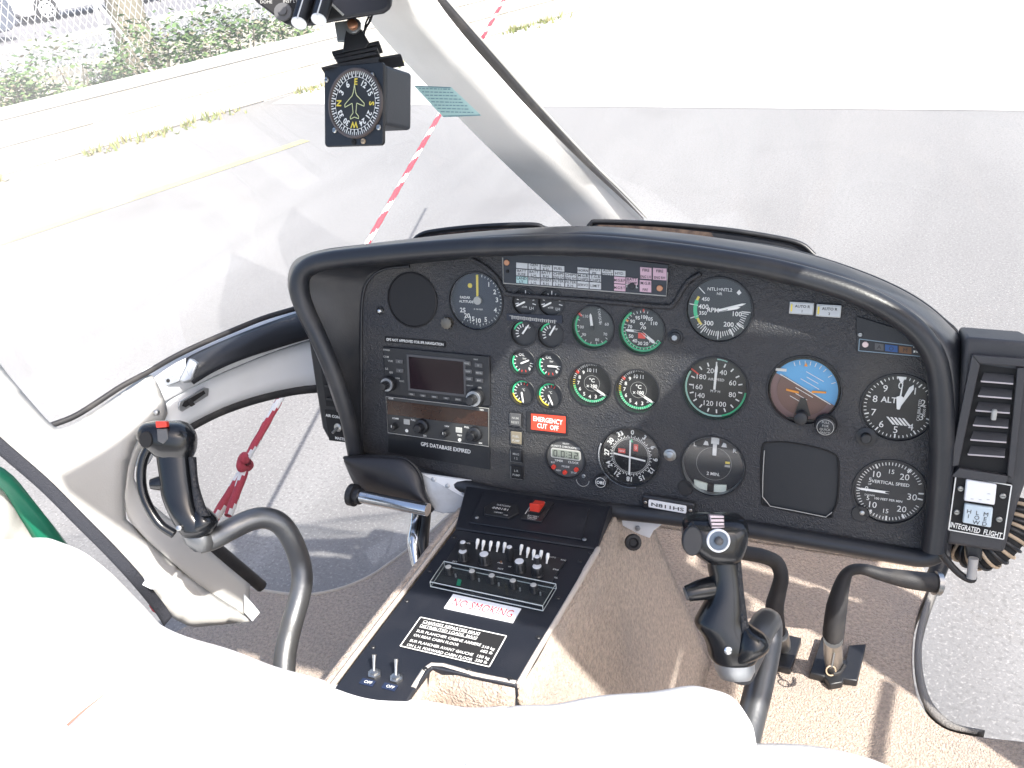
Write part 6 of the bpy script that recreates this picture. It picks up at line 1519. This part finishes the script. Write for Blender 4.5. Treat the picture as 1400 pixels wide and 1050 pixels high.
pl_ = pl_ + [(-x, y) for x, y in pl_[::-1][1:]]
P_ = [np.array(p) * DR * .92 for p in pl_]
for i in range(len(P_)):
    if np.linalg.norm(P_[i] - P_[(i + 1) % len(P_)]) > 1e-6: line(mb, dcf, P_[i], P_[(i + 1) % len(P_)], .0008, .0022)
mb.build('aeroplane_outline', mat('outline_yellow', (.62, .65, .35), .5), T)
for x, y, mt_ in ((447, 109, STEEL), (509, 103, STEEL), (458, 178, STEEL), (518, 174, STEEL), (484, 194, BLKM), (497, 193, BRASS)): c = CP.uv(x, y); screw(CP, c[0], c[1], .0028, 0, T, mt_)
# bracket
cb = camframe(485, 60, .86)
mb = MB(); mb.ppoly(cb, [(457, 30), (487, 26), (487, 56), (461, 57)], -.003, 0); mb.build('aluminium_lug', ALU, T, bevel=.001)
mb = MB(); mb.ppoly(cb, [(475, 30), (488, 29), (505, 58), (500, 66), (468, 72), (471, 50)], .001, .004); mb.build('triangular_arm', BLK, T, bevel=.001)
c = cb.uv(484, 38); mb = MB(); mb.lathe(cb, [(.0085, .004), (.008, .006), (.006, .0065)], 16, 0, c[0], c[1], False, True); mb.build('washer', STEEL, T, smooth=40); mb = MB(); mb.lathe(cb, [(.0055, .0065), (.005, .010), (.003, .011)], 12, 0, c[0], c[1], False, True); mb.build('bolt', COPP, T, smooth=40)
for i, pts in enumerate(([(453, 70), (518, 55), (519, 60), (455, 76)], [(456, 76), (515, 63), (516, 68), (458, 80)], [(459, 80), (512, 70), (517, 74), (462, 86)], [(480, 84), (547, 73), (549, 76), (520, 81), (482, 88)], [(462, 86), (517, 77), (518, 88), (438, 92)])):
    mb = MB(); mb.ppoly(cb, pts, -.022, .002 + .0015 * i); mb.build('mount_plate', BLK, T, bevel=.0006)
mb = MB(); mb.tube([Pz(x, y, .87) for x, y in ((509, 20), (505, 30), (499, 40), (497, 48))], .0014, 6, sub=4); mb.tube([Pz(x, y, .872) for x, y in ((505, 22), (500, 32), (498, 46))], .0011, 6, sub=4); mb.build('lighting_wire', RUB, T)

# ================================================================ CYCLICS
def pxloft(st, n=20, e=.8):
    """stations (xl, xr, y, distance, half thickness); rings in the plane of the view's right and depth axes, tilted by the stack"""
    X = W[:, 0]; Z = W[:, 2]; rings = []
    for xl, xr, y, d, th in st:
        c = Pz((xl + xr) / 2, y, d); hw = np.linalg.norm(Pz(xr, y, d) - Pz(xl, y, d)) / 2
        ring = []
        for k in range(n):
            a = 2 * pi * k / n; ca, sa = cos(a), sin(a)
            ring.append(c + X * hw * math.copysign(abs(ca) ** e, ca) + Z * th * math.copysign(abs(sa) ** e, sa))
        rings.append(ring)
    return rings
def refine(st, k=4):
    P = [np.array(s, float) for s in st]; return [tuple(p) for p in cat(P, [0] * len(P), k)[0]]
# right (pilot) cyclic
D0 = .93
T = thing('pilot_cyclic_stick', 'glossy black cyclic grip with a silver ringed switch in front of the pilot seat', 'control stick', loc=Pz(1015, 1000, 1.0), group='cyclic sticks')
mb = MB(); mb.rings(pxloft(refine([(968, 1008, 755, D0, .019), (968, 1011, 775, D0, .018), (971, 1013, 795, D0, .018), (968, 1015, 815, D0, .019), (957, 1018, 835, D0, .020), (950, 1020, 852, D0, .0205), (960, 1026, 868, D0, .021), (966, 1034, 882, D0, .021), (969, 1036, 895, D0, .020), (976, 1030, 905, D0, .018), (990, 1015, 908, D0, .012)]), 24)); mb.build('grip', BAKE, T, smooth=60)
mb = MB(); mb.rings(pxloft(refine([(945, 1008, 702, D0 + .01, .010), (937, 1016, 708, D0 + .005, .022), (934, 1021, 722, D0, .026), (936, 1019, 742, D0, .026), (950, 1013, 758, D0, .024), (964, 1008, 768, D0, .018)]), 28, .6)); mb.build('head', BAKE, T, smooth=60)
mb = MB(); mb.tube([Pz(978, 803, D0), Pz(960, 806, D0 - .004), Pz(945, 810, D0 - .006), Pz(939, 812, D0 - .006)], [.013, .0115, .0095, .0088], 18, sub=3); mb.build('trigger', BAKE, T, smooth=60)
mb = MB(); mb.tube([Pz(940, 811.5, D0 - .006), Pz(936.5, 812.5, D0 - .006)], [.0078, .0070], 16); mb.build('trigger_cap', GREY, T, smooth=50)
mb = MB(); mb.rings(pxloft(refine([(1004, 1020, 848, D0 - .002, .012), (1006, 1030, 856, D0 - .004, .017), (1006, 1044, 865, D0 - .007, .021), (1004, 1051, 875, D0 - .008, .023), (1002, 1050, 885, D0 - .008, .023), (998, 1041, 894, D0 - .006, .021), (996, 1026, 901, D0 - .004, .017)]), 22, 1.0)); mb.build('hand_rest', BAKE, T, smooth=60)
mb = MB(); mb.rings(pxloft(refine([(1004, 1013, 765, D0 - .012, .004), (1007, 1016, 800, D0 - .012, .004), (1010, 1021, 840, D0 - .014, .004), (1012, 1026, 870, D0 - .016, .004)]), 12)); mb.build('knurled_strip', BAKER, T, smooth=60)
hf = camframe(980, 738, D0 - .0285)
c = hf.uv(946, 739); 
mb = MB(); mb.poly(hf, [(c[0] + p[0] * .75, c[1] + p[1] * 1.1) for p in circ(.0145, 24)], -.004, .004); mb.build('side_cap', BLK, T, bevel=.0015)
mb = MB(); c = hf.uv(982, 739); mb.lathe(hf, [(.0125, -.002), (.0125, .0015), (.0105, .0028), (.0100, .001)], 28, 0, c[0], c[1]); mb.build('switch_ring', PLAC, T, smooth=40)
mb = MB(); mb.cyl(hf, c[0], c[1], .0102, -.002, .0008, 24); mb.build('switch_face', mat('switch_blue', (.10, .14, .19), .35), T)
mb = MB(); mb.lathe(hf, [(.0045, .0008), (.0042, .006), (.0025, .0075)], 16, 0, c[0], c[1], False, True); mb.build('coolie_hat', GREY, T, smooth=50)
mb = MB(); mb.ppoly(camframe(980, 712, D0 - .024), [(970, 704), (990, 705), (991, 722), (973, 723)], -.006, .003); tb_ = mb.build('trim_button', mat('pinkish_steel', (.50, .42, .43), .3, metal=.6), T, bevel=.001)
mb = MB(); ft = camframe(980, 712, D0 - .027)
for yy in (709, 714, 719): line(mb, ft, ft.uv(972, yy), ft.uv(990, yy), .0012, .0007)
mb.build('grooves', BLKM, tb_)
c3 = camframe(995, 889, D0 - .020); mb = MB(); mb.lathe(c3, [(.0045, -.002), (.0045, .002), (.003, .003)], 14, 0, 0, 0, False, True); mb.build('screw', CHR, T, smooth=50)
mb = MB(); mb.rings(pxloft([(977, 1030, 903, D0 + .004, .018), (978, 1031, 915, D0 + .004, .018), (984, 1026, 926, D0 + .006, .015)], 20)); mb.build('socket', ALU, T, smooth=60)
mb = MB(); mb.tube([Pz(x, y, d) for x, y, d in ((1012, 918, .95), (1024, 895, .985), (1040, 862, 1.015), (1050, 850, 1.035), (1050, 875, 1.035), (1045, 905, 1.02), (1036, 945, 1.0), (1026, 985, .98), (1012, 1040, .95), (990, 1110, .92))], .0165, 18, sub=6); mb.build('stick_tube', TUBE, T, smooth=60)
# left (copilot) cyclic
D1 = 1.08
T = thing('copilot_cyclic_stick', 'black control grip with a red button on a curved grey tube at the left', 'control stick', loc=Pz(390, 905, 1.15), group='cyclic sticks')
mb = MB(); mb.rings(pxloft(refine([(214, 262, 615, D1, .017), (217, 264, 635, D1, .0175), (220, 266, 655, D1, .018), (222, 270, 675, D1, .018), (228, 275, 692, D1, .019), (235, 283, 706, D1, .020), (242, 293, 718, D1, .020), (248, 290, 727, D1, .019), (254, 282, 733, D1, .015)]), 24)); mb.build('grip', BAKE, T, smooth=60)
mb = MB(); mb.rings(pxloft(refine([(212, 245, 575, D1 + .01, .010), (197, 256, 580, D1 + .004, .020), (191, 265, 592, D1, .024), (193, 267, 603, D1, .024), (206, 266, 615, D1, .021), (215, 263, 624, D1, .017)]), 26, .65)); mb.build('head', BAKE, T, smooth=60)
mb = MB(); mb.tube([Pz(228, 660, D1), Pz(215, 661, D1 - .002), Pz(206, 662, D1 - .003)], [.011, .009, .0065], 14, sub=3); mb.build('trigger', BAKE, T, smooth=60)
mb = MB(); mb.rings(pxloft(refine([(258, 268, 625, D1 - .012, .005), (262, 271, 660, D1 - .012, .005), (266, 280, 690, D1 - .014, .005), (272, 288, 705, D1 - .014, .005)]), 12)); mb.build('knurled_strip', BAKER, T, smooth=60)
mb = MB(); mb.rings(pxloft(refine([(262, 282, 694, D1, .012), (264, 291, 702, D1 - .002, .016), (264, 297, 710, D1 - .003, .018), (262, 296, 718, D1 - .003, .018), (258, 289, 726, D1 - .002, .016)]), 20, 1.0)); mb.build('hand_rest', BAKE, T, smooth=60)
mb = MB(); mb.tube([Pz(x, y, D1 + .006) for x, y in ((203, 612), (196, 628), (193, 650), (196, 675), (206, 698), (220, 718), (238, 730))], .0062, 12, sub=5); mb.build('hand_guard', BAKE, T, smooth=60)
hf = camframe(220, 598, D1 - .024)
mb = MB(); mb.ppoly(hf, [(212, 576), (227, 576), (228, 584), (213, 585)], -.006, .003); mb.build('red_button', REDS, T, bevel=.001)
mb = MB(); c = hf.uv(200, 601); mb.poly(hf, [(c[0] + p[0] * .75, c[1] + p[1]) for p in circ(.0105, 20)], -.004, .003); mb.build('side_cap', BLKM, T, bevel=.001)
mb = MB(); mb.ppoly(hf, [(214, 586), (228, 586), (230, 600), (223, 607), (215, 603)], -.004, .001); mb.build('thumb_switch', GREY, T, bevel=.001)
mb = MB(); c = hf.uv(245, 722); mb.lathe(camframe(245, 722, D1 - .02), [(.0035, -.002), (.0035, .002), (.002, .0025)], 12, 0, 0, 0, False, True); mb.build('screw', STEEL, T, smooth=50)
mb = MB(); mb.rings(pxloft([(250, 290, 731, D1 + .004, .016), (255, 293, 742, D1 + .004, .016), (266, 290, 752, D1 + .006, .013)], 20)); mb.build('socket', TUBE, T, smooth=60)
mb = MB(); mb.tube([Pz(x, y, d) for x, y, d in ((272, 742, 1.09), (290, 737, 1.095), (315, 724, 1.10), (340, 712, 1.11), (362, 708, 1.12), (383, 716, 1.13), (399, 738, 1.14), (410, 768, 1.15), (413, 795, 1.15), (408, 822, 1.145), (400, 850, 1.135), (393, 878, 1.12), (389, 905, 1.11), (388, 950, 1.09))], .0145, 18, sub=5); mb.build('stick_tube', TUBE, T, smooth=60)

# ================================================================ PEDALS
def pedal(pth, plate, sock, lab, pin=None):
    T = thing('rudder_pedal', lab, 'pedal', loc=Ph(*sock[1], ZF), group='pilot rudder pedals')
    P = [Pz(x, y, d) for x, y, d, r in pth]; mb = MB(); mb.tube(P, [r for *_, r in pth], 16, sub=6); mb.build('rubber_arm', RUB, T, smooth=60)
    e = P[-1]; f_ = Ph(*sock[1], ZF + .01)
    mb = MB(); mb.tube([e + (e - f_) * .1, (e + f_) / 2, f_], [.0145, .0150, .0135], 18); mb.build('steel_socket', STEEL, T, smooth=50)
    for pts in plate:
        q = [Ph(x, y, ZF + .012) for x, y in pts]; mb = MB(); mb.poly(WF, [(p[0], p[1]) for p in q], ZF + .001, ZF + .016); mb.build('base_plate', BLK, T, bevel=.002)
    if pin:
        c = Pz(*pin); cf_ = Pl(c, W[:, 0], -W[:, 1]); mb = MB(); mb.tube([cf_.at(.0075 * cos(a), .0075 * sin(a), 0) for a in np.linspace(0, 2 * pi, 20, endpoint=False)], .0012, 6, closed=True); mb.build('pull_ring', BRASS, T, smooth=50)
        mb = MB(); mb.tube([cf_.at(.001, .006, 0), cf_.at(.004, .028, .002)], .0022, 8); mb.build('pin', STEEL, T, smooth=50)
        mb = MB(); mb.tube([cf_.at(.004, -.005, 0), cf_.at(.014, -.002, 0), cf_.at(.022, .010, 0)], .003, 8, sub=4); mb.build('cord', RUB, T, smooth=50)
pedal([(1278, 797, 1.30, .015), (1240, 792, 1.30, .014), (1205, 785, 1.305, .0105), (1178, 778, 1.31, .0085), (1160, 782, 1.315, .0085), (1151, 800, 1.32, .012), (1144, 830, 1.32, .0160), (1140, 860, 1.325, .0165), (1139, 878, 1.33, .0155)],
      [[(1123, 872), (1137, 874), (1130, 928), (1107, 922)], [(1160, 884), (1184, 882), (1172, 933), (1150, 930)], [(1135, 900), (1160, 905), (1152, 935), (1135, 938), (1126, 926)]], ((1139, 878), (1140, 915)), 'right hand pedal with a black rubber arm bent towards the right vent', (1136, 917, 1.33))
pedal([(1000, 752, 1.37, .012), (1020, 756, 1.37, .012), (1045, 761, 1.375, .012), (1062, 770, 1.38, .012), (1068, 788, 1.38, .012), (1064, 808, 1.385, .013), (1059, 830, 1.39, .015), (1062, 850, 1.40, .013), (1066, 868, 1.41, .011)],
      [[(1070, 868), (1096, 874), (1081, 917), (1057, 911)]], ((1066, 868), (1070, 885)), 'left hand pedal partly hidden behind the cyclic grip')
T = thing('pedal_cross_bar', 'black bar with a steel end disc holding the right pedal', 'bar', loc=Pz(1285, 790, 1.3))
mb = MB(); mb.tube([Pz(1277, 797, 1.30), Pz(1284, 798, 1.30)], .0185, 20); mb.build('end_disc', STEEL, T, smooth=40)
mb = MB(); mb.tube([Pz(1278, 790, 1.31), Pz(1300, 735, 1.33)], .013, 12); mb.build('strut', BLK, T, smooth=50)

# ================================================================ SEATS
def seat(edge, zt, name, lab, seed, back=.55, extra=None):
    E = [Ph(x, y, zt) for x, y in edge]; E = smooth_line(E, 5); c = np.array([0, -1, 0.]); rnd = random.Random(seed); rows = []
    for dy, dz_ in ((.035, -.34), (.03, -.20), (.022, -.10), (.012, -.04), (.0, -.008), (-.02, .008), (-.06, .016), (-.12, .02), (-.2, .018), (-.3, .012), (-back, .0)):
        rows.append([p + np.array([0, dy, dz_]) + np.array([0, 0, .0018 * sin(i * .7 + dy * 30)]) for i, p in enumerate(E)])
    T = thing(name, lab, 'seat', loc=np.mean(E, 0) * [1, 1, 0] + [0, -.2, ZF], group='white covered front seats')
    mb = MB(); mb.loft(rows); mb.build('cushion_cover', SEAT, T, smooth=180, solid=.003, soff=0)
    return T
T = seat([(-200, 790), (-60, 742), (40, 732), (80, 736), (120, 757), (165, 800), (205, 843), (262, 868), (330, 890), (400, 914), (480, 937), (560, 951), (630, 960), (692, 962)], 1.10, 'cockpit_chair', 'overexposed white covered left seat filling the lower left corner', 1)
sm = [Ph(x, y, 1.12) + np.array([0, 0, .012]) for x, y in ((98, 1002), (120, 982), (145, 962), (168, 941))]
mb = MB(); mb.tube(smooth_line(sm, 4), [.0015 * (1 - i / 13.5) + .0001 for i in range(13)], 6); mb.build('split_seam', SEATD, T)
T = seat([(684, 963), (740, 958), (800, 950), (880, 940), (940, 934), (975, 936), (1005, 953), (1024, 978), (1032, 1010), (1037, 1040), (1038, 1090)], 1.10, 'cockpit_chair', 'white covered right seat cushion at the bottom edge below the cyclic', 2, back=.5)
e2_ = [Ph(x, y, 1.02) for x, y in ((950, 1012), (1060, 1010), (1110, 1013), (1160, 1022), (1205, 1036), (1245, 1058))]; e2_ = smooth_line(e2_, 4); rows = []
for dy, dz_ in ((.02, -.26), (.012, -.08), (0, -.01), (-.02, .004), (-.08, .012), (-.3, .012)): rows.append([p + np.array([0, dy, dz_]) for p in e2_])
mb = MB(); mb.loft(rows); mb.build('side_bolster', SEAT, T, smooth=180, solid=.003, soff=0)

# ================================================================ TIE DOWN ROPE
T = thing('tie_down_rope', 'red and white tie-down rope with a knot stretched outside the windscreen', 'rope', loc=Pz(300, 705, 1.75))
def ropeline(p, q, r, n, tw=1.0):
    """two-colour twisted rope: dashes of red and white round a core"""
    d = nrm(q - p); L_ = np.linalg.norm(q - p); s = nrm(np.cross(d, [0, 0, 1])); u2 = np.cross(s, d); k = int(L_ / .012); seg_ = 10; rings = []; mb = MB(); vs = []; fs = []; ms = []
    for i in range(k + 1):
        t = i / k; c = p + (q - p) * t; rr = r * (1 + .06 * sin(i * 1.3))
        vs += [c + (s * cos(a) + u2 * sin(a)) * rr for a in np.linspace(0, 2 * pi, seg_, endpoint=False)]
    b = 0
    for i in range(k):
        for j in range(seg_):
            f = (i * seg_ + j, (i + 1) * seg_ + j, (i + 1) * seg_ + (j + 1) % seg_, i * seg_ + (j + 1) % seg_); ph_ = (i * .012 / (.11 * tw) + j / seg_) % 1
            mb_m = 1 if ph_ < .34 else 0
            fs.append(f); ms.append(mb_m)
    mb.v = [tuple(map(float, v)) for v in vs]; mb.f = fs; mb.m = ms
    return mb
Ra, Rb = Pz(330, 640, 1.72), Pz(700, -20, 4.2)
mb = ropeline(Ra, Rb, .0078, 1, 1.6)
mb.build('upper_run', [ROPR, ROPW], T, smooth=60)
mb = ropeline(Pz(332, 645, 1.72), Pz(290, 715, 1.66), .0095, 1); mb.build('lower_run', [ROPR, ROPW], T, smooth=60)
mb = ropeline(Pz(334, 645, 1.71), Pz(312, 705, 1.65), .0085, 1); mb.build('second_tail', [ROPR, ROPW], T, smooth=60)
mb = MB(); kc = Pz(334, 632, 1.71)
kp = [kc + W[:, 0] * .007 * cos(a) * (1 + .3 * sin(2 * a)) + W[:, 1] * .013 * sin(a) + W[:, 2] * .012 * sin(2 * a) for a in np.linspace(0, 2 * pi, 20, endpoint=False)]
mb.tube(kp, .0085, 10, closed=True); mb.build('knot', ROPR, T, smooth=60)

bpy.context.view_layer.update()
